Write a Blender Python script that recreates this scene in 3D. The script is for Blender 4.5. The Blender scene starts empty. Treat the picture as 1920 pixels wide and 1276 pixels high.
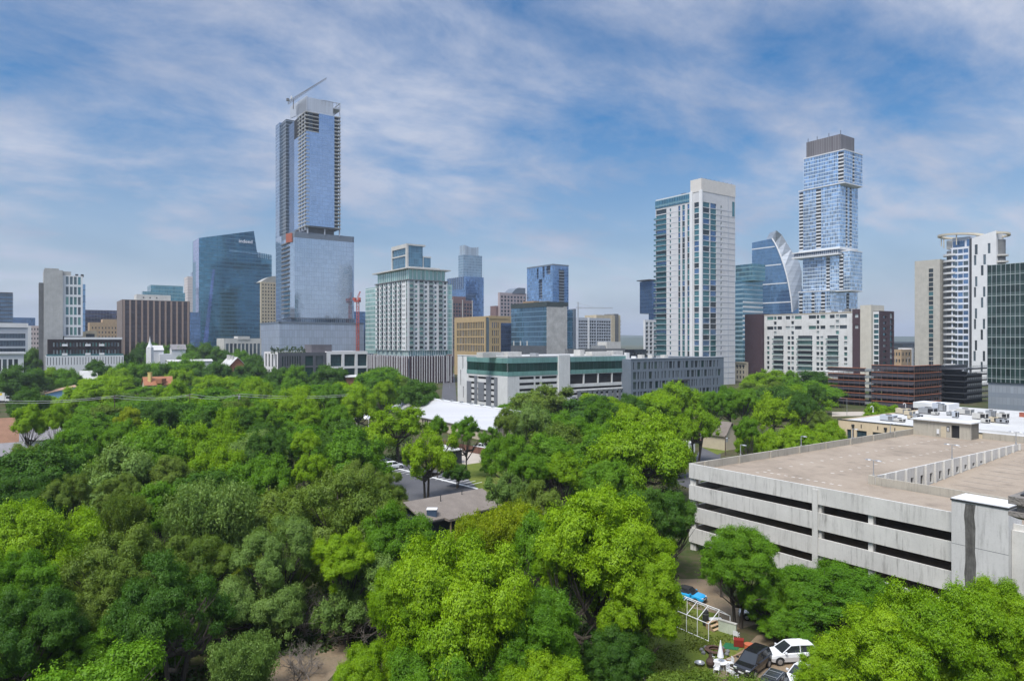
import bpy, math, random
import numpy as np
from mathutils import Vector, Matrix
sc = bpy.context.scene
COL = sc.collection
RAD = math.radians

# ------------------------------------------------------------------ camera
F, CX, HY, H = 1280.0, 960.0, 638.0, 30.0       # photo pixels per unit slope, centre, horizon row, eye height
cam_d = bpy.data.cameras.new('camera'); cam = bpy.data.objects.new('camera', cam_d); COL.objects.link(cam)
cam_d.sensor_fit = 'HORIZONTAL'; cam_d.sensor_width = 36.0; cam_d.lens = 24.0
cam_d.clip_start = 0.1; cam_d.clip_end = 60000
cam.location = (0, 0, H); cam.rotation_euler = (RAD(90), 0, 0)
sc.camera = cam

# ------------------------------------------------------------------ light
SUN_EL, SUN_AZ = 57.0, 212.0                    # azimuth clockwise from +Y (the view direction): behind, a little left
sun_d = bpy.data.lights.new('sun', 'SUN'); sun_d.energy = 2.2; sun_d.angle = RAD(22); sun_d.color = (1.0, 0.965, 0.91)
sun = bpy.data.objects.new('sun', sun_d); COL.objects.link(sun)
sdir = Vector((math.sin(RAD(SUN_AZ)) * math.cos(RAD(SUN_EL)), math.cos(RAD(SUN_AZ)) * math.cos(RAD(SUN_EL)), math.sin(RAD(SUN_EL))))
sun.rotation_euler = sdir.to_track_quat('Z', 'Y').to_euler()
sun.location = (0, 0, 400)
sc.view_settings.view_transform = 'Standard'; sc.view_settings.look = 'None'
sc.view_settings.exposure = 1.0; sc.view_settings.gamma = 1.0
sc.cycles.use_denoising = True; sc.render.filter_size = 1.15
sc.cycles.max_bounces = 5; sc.cycles.diffuse_bounces = 3; sc.cycles.glossy_bounces = 3
sc.cycles.transmission_bounces = 3; sc.cycles.volume_bounces = 0; sc.cycles.transparent_max_bounces = 6

# ------------------------------------------------------------------ node helpers
class NT:
    def __init__(s, nt): s.nt = nt
    def n(s, typ, **kw):
        nd = s.nt.nodes.new(typ)
        for k, v in kw.items():
            if k[0] == '_': nd.inputs[k[1:].replace('_', ' ')].default_value = v
            else: setattr(nd, k, v)
        return nd
    def link(s, a, b): s.nt.links.new(a, b)
    def put(s, v, sock):
        if isinstance(v, bpy.types.NodeSocket): s.link(v, sock)
        else:
            try: sock.default_value = v
            except Exception: sock.default_value = (*v, 1.0)
    def math(s, op, a, b=None, c=None, clamp=False):
        nd = s.n('ShaderNodeMath', operation=op); nd.use_clamp = clamp
        s.put(a, nd.inputs[0])
        if b is not None: s.put(b, nd.inputs[1])
        if c is not None: s.put(c, nd.inputs[2])
        return nd.outputs[0]
    def mix(s, f, a, b, blend='MIX'):
        nd = s.n('ShaderNodeMix', data_type='RGBA', blend_type=blend)
        s.put(f, nd.inputs[0])
        for v, k in ((a, 6), (b, 7)):
            if isinstance(v, bpy.types.NodeSocket): s.link(v, nd.inputs[k])
            else: nd.inputs[k].default_value = (v, v, v, 1) if isinstance(v, (int, float)) else (*v[:3], 1)
        return nd.outputs[2]
    def noise(s, vec, scale, detail=4, rough=0.55, dist=0.0):
        nd = s.n('ShaderNodeTexNoise', _Scale=scale, _Detail=detail, _Roughness=rough, _Distortion=dist)
        if vec is not None: s.link(vec, nd.inputs['Vector'])
        return nd.outputs['Fac']
    def ramp(s, f, pts):
        nd = s.n('ShaderNodeValToRGB'); cr = nd.color_ramp
        while len(cr.elements) < len(pts): cr.elements.new(0.5)
        for e, (p, c) in zip(cr.elements, pts):
            e.position = p; e.color = (c, c, c, 1) if isinstance(c, (int, float)) else (*c[:3], 1)
        s.link(f, nd.inputs[0]); return nd.outputs[0]
    def scale(s, vec, sx, sy, sz):
        nd = s.n('ShaderNodeVectorMath', operation='MULTIPLY'); s.link(vec, nd.inputs[0]); nd.inputs[1].default_value = (sx, sy, sz)
        return nd.outputs[0]

def lin(r, g, b):
    f = lambda c: (c / 255 / 12.92) if c <= 10 else ((c / 255 + 0.055) / 1.055) ** 2.4
    return (f(r), f(g), f(b))

def newmat(name):
    m = bpy.data.materials.new(name); m.use_nodes = True
    t = NT(m.node_tree); b = m.node_tree.nodes['Principled BSDF']
    return m, t, b

def plain(name, col, rough=0.7, var=0.12, scale=0.4, streak=0.0, metal=0.0, spec=0.4, bump=0.0, dirt=(0.12, 0.11, 0.10)):
    """painted or mineral surface: two octaves of mottling, optional rain streaks that run down the wall"""
    m, t, b = newmat(name)
    co = t.n('ShaderNodeTexCoord').outputs['Object']
    n1 = t.noise(co, scale, 5, 0.6); n2 = t.noise(co, scale * 9, 3, 0.6)
    f = t.math('ADD', t.math('MULTIPLY', n1, 0.65), t.math('MULTIPLY', n2, 0.35))
    lo = tuple(c * (1 - 2.2 * var) for c in col); hi = tuple(min(1, c * (1 + 1.6 * var)) for c in col)
    c = t.ramp(f, [(0.3, lo), (0.7, hi)])
    if streak:
        s = t.noise(t.scale(co, 1.0, 1.0, 0.06), 1.6, 5, 0.65)
        s2 = t.noise(co, 0.22, 3, 0.5)
        k = t.math('MULTIPLY', t.ramp(s, [(0.48, 0.0), (0.72, 1.0)]), t.math('MULTIPLY', t.ramp(s2, [(0.35, 0.15), (0.65, 1.0)]), streak))
        c = t.mix(k, c, dirt)
    t.link(c, b.inputs['Base Color'])
    b.inputs['Roughness'].default_value = rough; b.inputs['Metallic'].default_value = metal
    b.inputs['Specular IOR Level'].default_value = spec
    if bump:
        bp = t.n('ShaderNodeBump', _Strength=bump, _Distance=0.05); t.link(n2, bp.inputs['Height']); t.link(bp.outputs[0], b.inputs['Normal'])
    return m

def curtain(name, tint, pw=1.5, fh=3.9, frame=(0.12, 0.14, 0.16), fw=0.14, lh=0.25, span=0.0, spcol=None, rough=0.09, var=0.3, metal=0.85, tilt=0.02, big=0.25, vert=1.0):
    """glass curtain wall in metres along the face: panes of slightly different tilt and tint, mullions, floor lines, spandrels"""
    m, t, b = newmat(name)
    uv = t.n('ShaderNodeUVMap', uv_map='m').outputs[0]
    sp = t.n('ShaderNodeSeparateXYZ'); t.link(uv, sp.inputs[0])
    U = t.math('DIVIDE', sp.outputs[0], pw); V = t.math('DIVIDE', sp.outputs[1], fh)
    fu, fv = t.math('FRACT', U), t.math('FRACT', V)
    cb = t.n('ShaderNodeCombineXYZ'); t.link(t.math('FLOOR', U), cb.inputs[0]); t.link(t.math('FLOOR', V), cb.inputs[1])
    wn = t.n('ShaderNodeTexWhiteNoise', noise_dimensions='2D'); t.link(cb.outputs[0], wn.inputs['Vector'])
    nz = t.noise(uv, 0.035, 3, 0.5)
    k = t.math('ADD', t.math('MULTIPLY', wn.outputs['Value'], var), t.math('MULTIPLY', nz, big * 2))
    lo = tuple(c * (1 - var * .5 - big * .8) for c in tint); hi = tuple(min(1, c * (1 + var * .5 + big * .8)) for c in tint)
    g = t.ramp(t.math('DIVIDE', k, var + big * 2), [(0.2, lo), (0.8, hi)])
    lineu = t.math('MULTIPLY', t.math('LESS_THAN', fu, fw / pw), vert)
    linev = t.math('LESS_THAN', fv, lh / fh)
    ln = t.math('MAXIMUM', lineu, linev)
    if span:
        isp = t.math('LESS_THAN', fv, span); g = t.mix(isp, g, spcol or tuple(c * .6 for c in tint))
    c = t.mix(ln, g, frame)
    t.link(c, b.inputs['Base Color'])
    mk = t.math('MULTIPLY', t.math('SUBTRACT', 1.0, ln), metal)
    if span: mk = t.math('MULTIPLY', mk, t.math('SUBTRACT', 1.0, t.math('MULTIPLY', isp, 0.5)))
    t.link(mk, b.inputs['Metallic'])
    t.link(t.math('ADD', t.math('MULTIPLY', ln, 0.4), rough), b.inputs['Roughness'])
    ge = t.n('ShaderNodeNewGeometry').outputs['Normal']
    v1 = t.n('ShaderNodeVectorMath', operation='SUBTRACT'); t.link(wn.outputs['Color'], v1.inputs[0]); v1.inputs[1].default_value = (.5, .5, .5)
    v2 = t.n('ShaderNodeVectorMath', operation='SCALE'); t.link(v1.outputs[0], v2.inputs[0]); v2.inputs['Scale'].default_value = tilt
    v3 = t.n('ShaderNodeVectorMath', operation='ADD'); t.link(ge, v3.inputs[0]); t.link(v2.outputs[0], v3.inputs[1])
    v4 = t.n('ShaderNodeVectorMath', operation='NORMALIZE'); t.link(v3.outputs[0], v4.inputs[0])
    t.link(v4.outputs[0], b.inputs['Normal'])
    return m

# ------------------------------------------------------------------ world: blue sky behind thin streaked cloud
world = bpy.data.worlds.new('World'); sc.world = world; world.use_nodes = True
w = NT(world.node_tree); bg = world.node_tree.nodes['Background']
sky = w.n('ShaderNodeTexSky', sky_type='NISHITA'); sky.sun_disc = False
sky.sun_elevation = RAD(SUN_EL); sky.sun_rotation = RAD(SUN_AZ); sky.altitude = 150; sky.air_density = 1.1; sky.dust_density = 1.2; sky.ozone_density = 2.5
wc = w.n('ShaderNodeTexCoord').outputs['Generated']
ws = w.n('ShaderNodeSeparateXYZ'); w.link(wc, ws.inputs[0])
zz = w.math('ADD', w.math('MAXIMUM', ws.outputs[2], 0.0), 0.28)
cb = w.n('ShaderNodeCombineXYZ'); w.link(w.math('DIVIDE', ws.outputs[0], zz), cb.inputs[0]); w.link(w.math('DIVIDE', ws.outputs[1], zz), cb.inputs[1])
rot = w.n('ShaderNodeVectorRotate', rotation_type='Z_AXIS', _Angle=RAD(-28)); w.link(cb.outputs[0], rot.inputs['Vector'])
p0 = w.scale(rot.outputs[0], 0.80, 1.12, 1.0)
off = w.n('ShaderNodeVectorMath', operation='ADD'); w.link(p0, off.inputs[0]); off.inputs[1].default_value = (3.4, 1.2, 0.0)
cA = w.noise(off.outputs[0], 3.1, 12, 0.67, 0.22)
cB = w.noise(off.outputs[0], 1.25, 4, 0.55, 0.3)
cl = w.math('ADD', w.math('MULTIPLY', cA, 0.6), w.math('MULTIPLY', cB, 0.4))
cov = w.ramp(cl, [(0.36, 0.10), (0.47, 0.48), (0.58, 0.94)])
low = w.ramp(ws.outputs[2], [(0.0, 0.85), (0.14, 0.52), (0.30, 0.15), (0.5, 0.0)])
cov = w.math('MAXIMUM', cov, low)
shade = w.ramp(cB, [(0.36, (2.45, 2.9, 3.95)), (0.62, (3.75, 4.1, 5.0))])
hi_ = w.ramp(ws.outputs[2], [(0.45, 1.0 / 2.8), (0.90, 1.0)]); hi_ = w.mix(1.0, hi_, (2.8, 2.8, 2.8), 'MULTIPLY')      # overhead cloud, out of view, brightened as an added soft fill light
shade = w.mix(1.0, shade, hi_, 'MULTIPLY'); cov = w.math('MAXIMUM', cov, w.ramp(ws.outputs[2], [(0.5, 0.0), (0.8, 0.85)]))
hs = w.n('ShaderNodeHueSaturation', _Saturation=1.6, _Value=0.80); w.link(sky.outputs[0], hs.inputs['Color'])
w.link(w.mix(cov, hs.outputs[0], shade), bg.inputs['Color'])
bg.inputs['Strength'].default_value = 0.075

# ------------------------------------------------------------------ geometry helpers
def v2(x, y): return Vector((x, y))
L_ = v2(-0.577, 0.816).normalized()      # street grid: away to the left
R_ = v2(0.816, 0.577).normalized()       # street grid: away to the right
def px2w(px, D): return v2((px - CX) * D / F, D)
def zat(py, D): return H - (py - HY) * D / F
def ground(px, py, z=0.0):
    D = (H - z) * F / (py - HY); p = px2w(px, D); return Vector((p.x, p.y, z))

class Face:
    """a vertical plane: origin o, unit direction u, outward normal n, width W"""
    def __init__(s, o, u, n, W): s.o, s.u, s.n, s.W = v2(*o), v2(*u).normalized(), v2(*n).normalized(), W
    def p(s, a, z, d=0.0):
        q = s.o + s.u * a + s.n * d; return (q.x, q.y, z)
    def at(s, px, d=0.0):
        k = (px - CX) / F; o = s.o + s.n * d; a = (k * o.y - o.x) / (s.u.x - k * s.u.y); return a
    def D(s, px, d=0.0): return (s.o + s.n * d).y + s.u.y * s.at(px, d)
    def uz(s, px, py, d=0.0):
        return s.at(px, d), zat(py, s.D(px, d))

class MB:
    def __init__(s): s.v, s.f, s.uv, s.m = [], [], [], []
    def quad(s, pts, uv=None, m=0):
        i = len(s.v); s.v += [tuple(p) for p in pts]; s.f.append(tuple(range(i, i + len(pts)))); s.m.append(m)
        s.uv += list(uv) if uv else [(p[0] + p[1], p[2]) for p in pts]
    def fquad(s, fc, a0, a1, z0, z1, d=0.0, m=0):
        s.quad([fc.p(a0, z0, d), fc.p(a1, z0, d), fc.p(a1, z1, d), fc.p(a0, z1, d)], [(a0, z0), (a1, z0), (a1, z1), (a0, z1)], m)
    def box(s, fc, a0, a1, z0, z1, d0, d1, m=0, caps=True):
        s.fquad(fc, a0, a1, z0, z1, d1, m)
        for a, fl in ((a0, 0), (a1, 1)):
            q = [(a, z0, d0), (a, z0, d1), (a, z1, d1), (a, z1, d0)]
            if fl: q = q[::-1]
            s.quad([fc.p(*t) for t in q], [(t[2], t[1]) for t in q], m)
        s.quad([fc.p(a0, z1, d1), fc.p(a1, z1, d1), fc.p(a1, z1, d0), fc.p(a0, z1, d0)], [(a0, d1), (a1, d1), (a1, d0), (a0, d0)], m)
        s.quad([fc.p(a0, z0, d0), fc.p(a1, z0, d0), fc.p(a1, z0, d1), fc.p(a0, z0, d1)], [(a0, d0), (a1, d0), (a1, d1), (a0, d1)], m)
        s.quad([fc.p(a1, z0, d0), fc.p(a0, z0, d0), fc.p(a0, z1, d0), fc.p(a1, z1, d0)], [(a1, z0), (a0, z0), (a0, z1), (a1, z1)], m)
    def prism(s, poly, z0, z1, m=0, top_m=None):
        n = len(poly); acc = 0.0
        ar = sum(poly[i][0] * poly[(i + 1) % n][1] - poly[(i + 1) % n][0] * poly[i][1] for i in range(n))
        P = list(poly) if ar > 0 else list(poly)[::-1]
        for i in range(n):
            a, b = P[i], P[(i + 1) % n]; l = math.hypot(b[0] - a[0], b[1] - a[1])
            s.quad([(a[0], a[1], z0), (b[0], b[1], z0), (b[0], b[1], z1), (a[0], a[1], z1)], [(acc, z0), (acc + l, z0), (acc + l, z1), (acc, z1)], m); acc += l
        s.quad([(p[0], p[1], z1) for p in P], [(p[0], p[1]) for p in P], m if top_m is None else top_m)
        s.quad([(p[0], p[1], z0) for p in P[::-1]], [(p[0], p[1]) for p in P[::-1]], m)
    def fprism(s, fc, poly, d0, d1, m=0):
        """polygon (a, z) on a face plane, extruded from depth d0 to d1"""
        n = len(poly); ar = sum(poly[i][0] * poly[(i + 1) % n][1] - poly[(i + 1) % n][0] * poly[i][1] for i in range(n))
        P = list(poly) if ar > 0 else list(poly)[::-1]
        s.quad([fc.p(a, z, d1) for a, z in P], P, m); s.quad([fc.p(a, z, d0) for a, z in P[::-1]], P[::-1], m)
        for i in range(n):
            (a, z), (b, y) = P[i], P[(i + 1) % n]
            s.quad([fc.p(a, z, d0), fc.p(b, y, d0), fc.p(b, y, d1), fc.p(a, z, d1)], [(0, z), (0, y), (d1 - d0, y), (d1 - d0, z)], m)
    def tube(s, p, q, r, r2=None, n=6, m=0, cap=True):
        p, q = Vector(p), Vector(q); ax = (q - p); l = ax.length
        if l < 1e-6: return
        ax /= l; t = ax.orthogonal().normalized(); b = ax.cross(t); r2 = r if r2 is None else r2
        A = [p + (t * math.cos(2 * math.pi * i / n) + b * math.sin(2 * math.pi * i / n)) * r for i in range(n)]
        B = [q + (t * math.cos(2 * math.pi * i / n) + b * math.sin(2 * math.pi * i / n)) * r2 for i in range(n)]
        for i in range(n):
            j = (i + 1) % n; s.quad([A[i], A[j], B[j], B[i]], [(i, 0), (i + 1, 0), (i + 1, l), (i, l)], m)
        if cap: s.quad(A[::-1], None, m); s.quad(B, None, m)
    def path(s, pts, rs, n=6, m=0):
        for i in range(len(pts) - 1):
            s.tube(pts[i], pts[i + 1], rs[i], rs[i + 1], n, m)
    def abox(s, x0, x1, y0, y1, z0, z1, m=0):
        s.prism([(x0, y0), (x1, y0), (x1, y1), (x0, y1)], z0, z1, m)
    def lathe(s, prof, c=(0, 0), n=16, m=0):
        for i in range(len(prof) - 1):
            (r0, z0), (r1, z1) = prof[i], prof[i + 1]
            for k in range(n):
                a, b = 2 * math.pi * k / n, 2 * math.pi * (k + 1) / n
                P = [(c[0] + r0 * math.cos(a), c[1] + r0 * math.sin(a), z0), (c[0] + r0 * math.cos(b), c[1] + r0 * math.sin(b), z0),
                     (c[0] + r1 * math.cos(b), c[1] + r1 * math.sin(b), z1), (c[0] + r1 * math.cos(a), c[1] + r1 * math.sin(a), z1)]
                s.quad(P if r0 > 1e-6 and r1 > 1e-6 else (P[1:] if r0 <= 1e-6 else P[:3]), None, m)
    def build(s, name, mats, parent=None, off=None, smooth=False):
        me = bpy.data.meshes.new(name)
        o3 = off if off is not None else Vector((0, 0, 0))
        me.from_pydata([(p[0] - o3[0], p[1] - o3[1], p[2] - o3[2]) for p in s.v], [], s.f)
        ul = me.uv_layers.new(name='m')
        ul.data.foreach_set('uv', [c for p in s.uv for c in p])
        for mm in (mats if isinstance(mats, (list, tuple)) else [mats]): me.materials.append(mm)
        me.polygons.foreach_set('material_index', s.m)
        if smooth: me.polygons.foreach_set('use_smooth', [True] * len(s.f))
        me.update()
        o = bpy.data.objects.new(name, me); COL.objects.link(o)
        if parent is not None: o.parent = parent
        return o

SEEN_LABELS = {}
def tag(o, label, cat, group=None, kind=None):
    o['label'] = label; o['category'] = cat
    if group: o['group'] = group
    if kind: o['kind'] = kind
    return o
def structure(o): o['kind'] = 'structure'; return o

class T:
    """one thing: an Empty at its base that carries its parts; part meshes are given in world coordinates"""
    def __init__(s, name, loc, label, cat, group=None):
        s.r = bpy.data.objects.new(name, None); COL.objects.link(s.r); s.r.location = loc; s.r.empty_display_size = 0.5
        s.loc = Vector(loc); tag(s.r, label, cat, group)
    def part(s, name, mb, mat, parent=None, label=None, smooth=False):
        o = mb.build(name, mat, parent or s.r, s.loc, smooth)
        if label: o['label'] = label
        return o
    def many(s, name, mbs, mat, parent=None, cap=100):
        """mbs: list of (MB, material) or MB; the first hundred are parts of their own"""
        for i, b in enumerate(mbs):
            b, mm = b if isinstance(b, tuple) else (b, mat)
            if i < cap: s.part(name, b, mm, parent)
        rest = mbs[cap:]
        if rest:
            mats = []; J = MB()
            for b in rest:
                b, mm = b if isinstance(b, tuple) else (b, mat)
                if mm not in mats: mats.append(mm)
                k = mats.index(mm); i = len(J.v); J.v += b.v; J.uv += b.uv
                J.f += [tuple(x + i for x in f) for f in b.f]; J.m += [k] * len(b.f)
            o = s.part(name, J, mats, parent); o['kind'] = 'stuff'

def holes(mb, fc, z0, z1, rects, dep=0.35, a0=0.0, a1=None, m=0, rm=None):
    """a wall with real openings: cells outside the rects, plus the reveals of every opening"""
    a1 = fc.W if a1 is None else a1; rm = m if rm is None else rm
    q = lambda x: round(x, 4)
    rects = [(q(max(r[0], a0)), q(min(r[1], a1)), q(max(r[2], z0)), q(min(r[3], z1))) for r in rects]
    rects = [r for r in rects if r[1] - r[0] > .02 and r[3] - r[2] > .02]
    us = sorted({q(a0), q(a1)} | {r[0] for r in rects} | {r[1] for r in rects})
    zs = sorted({q(z0), q(z1)} | {r[2] for r in rects} | {r[3] for r in rects})
    ui = {u: i for i, u in enumerate(us)}; zi = {z: i for i, z in enumerate(zs)}
    occ = np.zeros((len(us) - 1, len(zs) - 1), bool)
    for r in rects: occ[ui[r[0]]:ui[r[1]], zi[r[2]]:zi[r[3]]] = True
    for j in range(len(zs) - 1):
        i = 0
        while i < len(us) - 1:
            if occ[i, j]: i += 1; continue
            k = i
            while k < len(us) - 1 and not occ[k, j]: k += 1
            mb.fquad(fc, us[i], us[k], zs[j], zs[j + 1], 0, m); i = k
    for a, b, c, d in rects:
        for P in ([(a, c, 0), (a, c, -dep), (a, d, -dep), (a, d, 0)], [(b, c, -dep), (b, c, 0), (b, d, 0), (b, d, -dep)],
                  [(a, c, 0), (b, c, 0), (b, c, -dep), (a, c, -dep)], [(a, d, -dep), (b, d, -dep), (b, d, 0), (a, d, 0)]):
            mb.quad([fc.p(*t) for t in P], [(t[0] + t[2], t[1]) for t in P], rm)
    return rects

def cells(a0, a1, z0, z1, nc, nr, wf=0.6, hf=0.6, va=0.5, ha=0.5):
    """regular rectangles: nc x nr cells, each filled wf x hf"""
    ca, cz = (a1 - a0) / nc, (z1 - z0) / nr; out = []
    for j in range(nr):
        for i in range(nc):
            x = a0 + i * ca + ca * (1 - wf) * ha; z = z0 + j * cz + cz * (1 - hf) * va
            out.append((x, x + ca * wf, z, z + cz * hf))
    return out

class Tower(T):
    """a block on the street grid whose nearest vertical edge stands at photo column pxc and depth D"""
    def __init__(s, name, label, cat, pxc, D, pxl, pxr, ytop, lw=None, rw=None, zb=0.0, z=None, group=None, c=None):
        C = v2(*c) if c is not None else px2w(pxc, D)
        kl, kr = (pxl - CX) / F if pxl is not None else 0, (pxr - CX) / F if pxr is not None else 0
        s.lw = lw if lw is not None else (kl * C.y - C.x) / (L_.x - kl * L_.y)
        s.rw = rw if rw is not None else (kr * C.y - C.x) / (R_.x - kr * R_.y)
        s.C, s.zb, s.z = C, zb, (z if z is not None else zat(ytop, C.y))
        s.fl = Face(C + L_ * s.lw, -L_, -R_, s.lw)       # seen on the left of the edge
        s.fr = Face(C, R_, -L_, s.rw)                    # seen on the right of the edge
        s.bl = Face(C + R_ * s.rw, L_, R_, s.lw); s.br = Face(C + R_ * s.rw + L_ * s.lw, -R_, L_, s.rw)
        super().__init__(name, (C.x, C.y, zb), label, cat, group)
    def foot(s, inset=0.0, il=None, ir=None):
        a, b = s.C + (L_ + R_) * inset, s.C + R_ * (s.rw - inset) + L_ * inset
        c, d = s.C + R_ * (s.rw - inset) + L_ * (s.lw - inset), s.C + L_ * (s.lw - inset) + R_ * inset
        return [tuple(a), tuple(b), tuple(c), tuple(d)]
    def shell(s, mat, rl=(), rr=(), dep=0.35, z0=None, z1=None, pane=None, name='wall', roofmat=None, parapet=0.0, wname='window'):
        z0 = s.zb if z0 is None else z0; z1 = s.z if z1 is None else z1
        mb = MB(); rl = holes(mb, s.fl, z0, z1, rl, dep); rr = holes(mb, s.fr, z0, z1, rr, dep)
        mb.fquad(s.bl, 0, s.bl.W, z0, z1); mb.fquad(s.br, 0, s.br.W, z0, z1)
        zr = z1 - parapet
        mb.quad([(p[0], p[1], zr) for p in s.foot()], None, 1)
        if parapet:
            for fc in (s.fl, s.fr, s.bl, s.br): mb.box(fc, 0, fc.W, zr, z1 + .002, -0.35, -0.002)
        w = s.part(name, mb, [mat, roofmat or mat])
        if pane: s.panes(s.fl, rl, pane, dep, wname); s.panes(s.fr, rr, pane, dep, wname)
        return w
    def panes(s, fc, rects, pane, dep=0.35, wname='window'):
        rng = random.Random(len(rects) + int(fc.W * 10)); out = []
        for a, b, c, d in rects:
            m = MB(); m.fquad(fc, a, b, c, d, -dep + .03); out.append((m, rng.choice(pane) if isinstance(pane, (list, tuple)) else pane))
        cnt = getattr(s, 'cnt', {}); s.cnt = cnt
        left = max(0, 100 - cnt.get(wname, 0)); cnt[wname] = cnt.get(wname, 0) + len(out)
        rng.shuffle(out); s.many(wname, out, None, None, left)
    def fbox(s, name, fc, a0, a1, z0, z1, d0, d1, mat, label=None):
        m = MB(); m.box(fc, a0, a1, z0, z1, d0, d1); return s.part(name, m, mat, None, label)
    def balconies(s, fc, spans, zs, dep, slab, rail, th=0.25, rh=1.05, d0=0.0):
        out = []
        for z in zs:
            for a0, a1 in spans:
                m = MB(); m.box(fc, a0, a1, z - th, z, d0 + .01, dep, 0)
                m.box(fc, a0 + .05, a1 - .05, z + .002, z + rh, dep - .12, dep - .04, 1); out.append(m)
        cnt = getattr(s, 'cnt', {}); s.cnt = cnt
        left = max(0, 100 - cnt.get('balcony', 0)); cnt['balcony'] = cnt.get('balcony', 0) + len(out)
        for i, m in enumerate(out[:left]): s.part('balcony', m, [slab, rail])
        if out[left:]:
            J = MB()
            for b in out[left:]:
                i = len(J.v); J.v += b.v; J.uv += b.uv; J.f += [tuple(x + i for x in f) for f in b.f]; J.m += b.m
            s.part('balcony', J, [slab, rail])['kind'] = 'stuff'

def rng_split(a0, a1, n): return [a0 + (a1 - a0) * i / n for i in range(n + 1)]
# ------------------------------------------------------------------ shared materials (linear base colours)
M_white = plain('white_render', (0.66, 0.665, 0.67), 0.75, 0.04, 0.2)
M_white_st = plain('white_stained_render', (0.62, 0.62, 0.61), 0.8, 0.07, 0.2, streak=0.35)
M_pale = plain('pale_concrete', (0.50, 0.49, 0.46), 0.85, 0.08, 0.3, streak=0.3)
M_conc = plain('grey_concrete', (0.36, 0.36, 0.34), 0.85, 0.10, 0.25, streak=0.4)
M_dconc = plain('dark_concrete', (0.16, 0.165, 0.17), 0.85, 0.10, 0.3, streak=0.3)
M_beige = plain('beige_stone', (0.50, 0.43, 0.31), 0.85, 0.07, 0.3, streak=0.15)
M_tan = plain('tan_brick', (0.40, 0.29, 0.18), 0.85, 0.10, 0.5)
M_gold = plain('golden_stone', (0.42, 0.31, 0.165), 0.8, 0.06, 0.4)
M_brown = plain('brown_brick', (0.16, 0.10, 0.08), 0.85, 0.08, 0.4)
M_plum = plain('plum_brick', (0.062, 0.035, 0.042), 0.85, 0.08, 0.6)
M_charcoal = plain('charcoal_panel', (0.055, 0.058, 0.066), 0.6, 0.08, 0.4)
M_slate = plain('slate_panel', (0.15, 0.18, 0.22), 0.6, 0.06, 0.4)
M_lgrey = plain('light_grey_panel', (0.42, 0.45, 0.50), 0.6, 0.05, 0.3)
M_bluegrey = plain('blue_grey_panel', (0.30, 0.36, 0.45), 0.55, 0.05, 0.3)
M_roofw = plain('white_roof_membrane', (0.50, 0.495, 0.48), 0.8, 0.09, 0.12, dirt=(0.3, 0.28, 0.25))
M_roofg = plain('grey_roof_gravel', (0.34, 0.33, 0.31), 0.95, 0.1, 0.2)
M_metal = plain('galvanised_steel', (0.42, 0.43, 0.44), 0.45, 0.06, 1.0, metal=0.6)
M_dmetal = plain('dark_steel', (0.045, 0.047, 0.05), 0.5, 0.1, 1.0, metal=0.3)
M_wmetal = plain('white_painted_steel', (0.75, 0.75, 0.75), 0.45, 0.04, 1.0)
M_copper = plain('copper_orange_steel', (0.40, 0.14, 0.065), 0.55, 0.12, 0.6)
M_red = plain('red_primer_steel', (0.38, 0.07, 0.05), 0.6, 0.1, 0.5)
M_orange = plain('orange_board', (0.33, 0.10, 0.06), 0.7, 0.05, 0.5)
M_black = plain('void_and_louvre_black', (0.018, 0.018, 0.02), 0.8, 0.05, 0.5)  # louvre colour; also black painted in for the dark inside openings and cores
M_wood = plain('weathered_wood', (0.30, 0.21, 0.13), 0.85, 0.15, 1.5)
M_dwood = plain('dark_timber_pole', (0.09, 0.065, 0.045), 0.9, 0.15, 1.5)
def glassy(name, col, rough=0.08, metal=0.55, var=0.3):
    m, t, b = newmat(name)
    co = t.n('ShaderNodeTexCoord').outputs['Object']
    oi = t.n('ShaderNodeObjectInfo').outputs['Random']
    k = t.math('ADD', t.math('MULTIPLY', t.noise(co, 0.15, 3), 0.6), t.math('MULTIPLY', oi, 0.4))
    t.link(t.ramp(k, [(0.25, tuple(c * (1 - var) for c in col)), (0.75, tuple(min(1, c * (1 + var)) for c in col))]), b.inputs['Base Color'])
    b.inputs['Roughness'].default_value = rough; b.inputs['Metallic'].default_value = metal
    return m
G_dark = glassy('dark_window_glass', (0.05, 0.065, 0.075), metal=0.35)
G_mid = glassy('grey_window_glass', (0.13, 0.17, 0.19), metal=0.6)
G_teal = glassy('teal_window_glass', (0.10, 0.24, 0.26), metal=0.6)
G_green = glassy('green_window_glass', (0.15, 0.30, 0.27), metal=0.5)
G_blue = glassy('blue_window_glass', (0.14, 0.24, 0.40), metal=0.75)
G_pale = glassy('blind_behind_glass', (0.42, 0.46, 0.46), rough=0.3, metal=0.15)
G_deep = glassy('deep_green_glass', (0.015, 0.05, 0.045), metal=0.3)
APT = [G_dark, G_dark, G_mid, G_mid, G_pale]
C_blue = curtain('blue_curtain_wall', (0.30, 0.46, 0.66), 1.5, 3.9, fw=.12, lh=.3, frame=(.10, .14, .2))
C_navy = curtain('navy_curtain_wall', (0.15, 0.25, 0.42), 1.5, 3.9, fw=.12, lh=.3, frame=(.06, .09, .14))
C_teal = curtain('teal_curtain_wall', (0.13, 0.30, 0.36), 1.5, 4.0, span=.3, spcol=(.16, .30, .34), fw=.1, lh=.25, frame=(.25, .35, .38))
C_grey = curtain('grey_strip_glass', (0.10, 0.13, 0.17), 1.6, 3.8, span=.38, spcol=(.16, .17, .19), fw=.1, lh=.2, frame=(.1, .1, .11))
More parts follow.
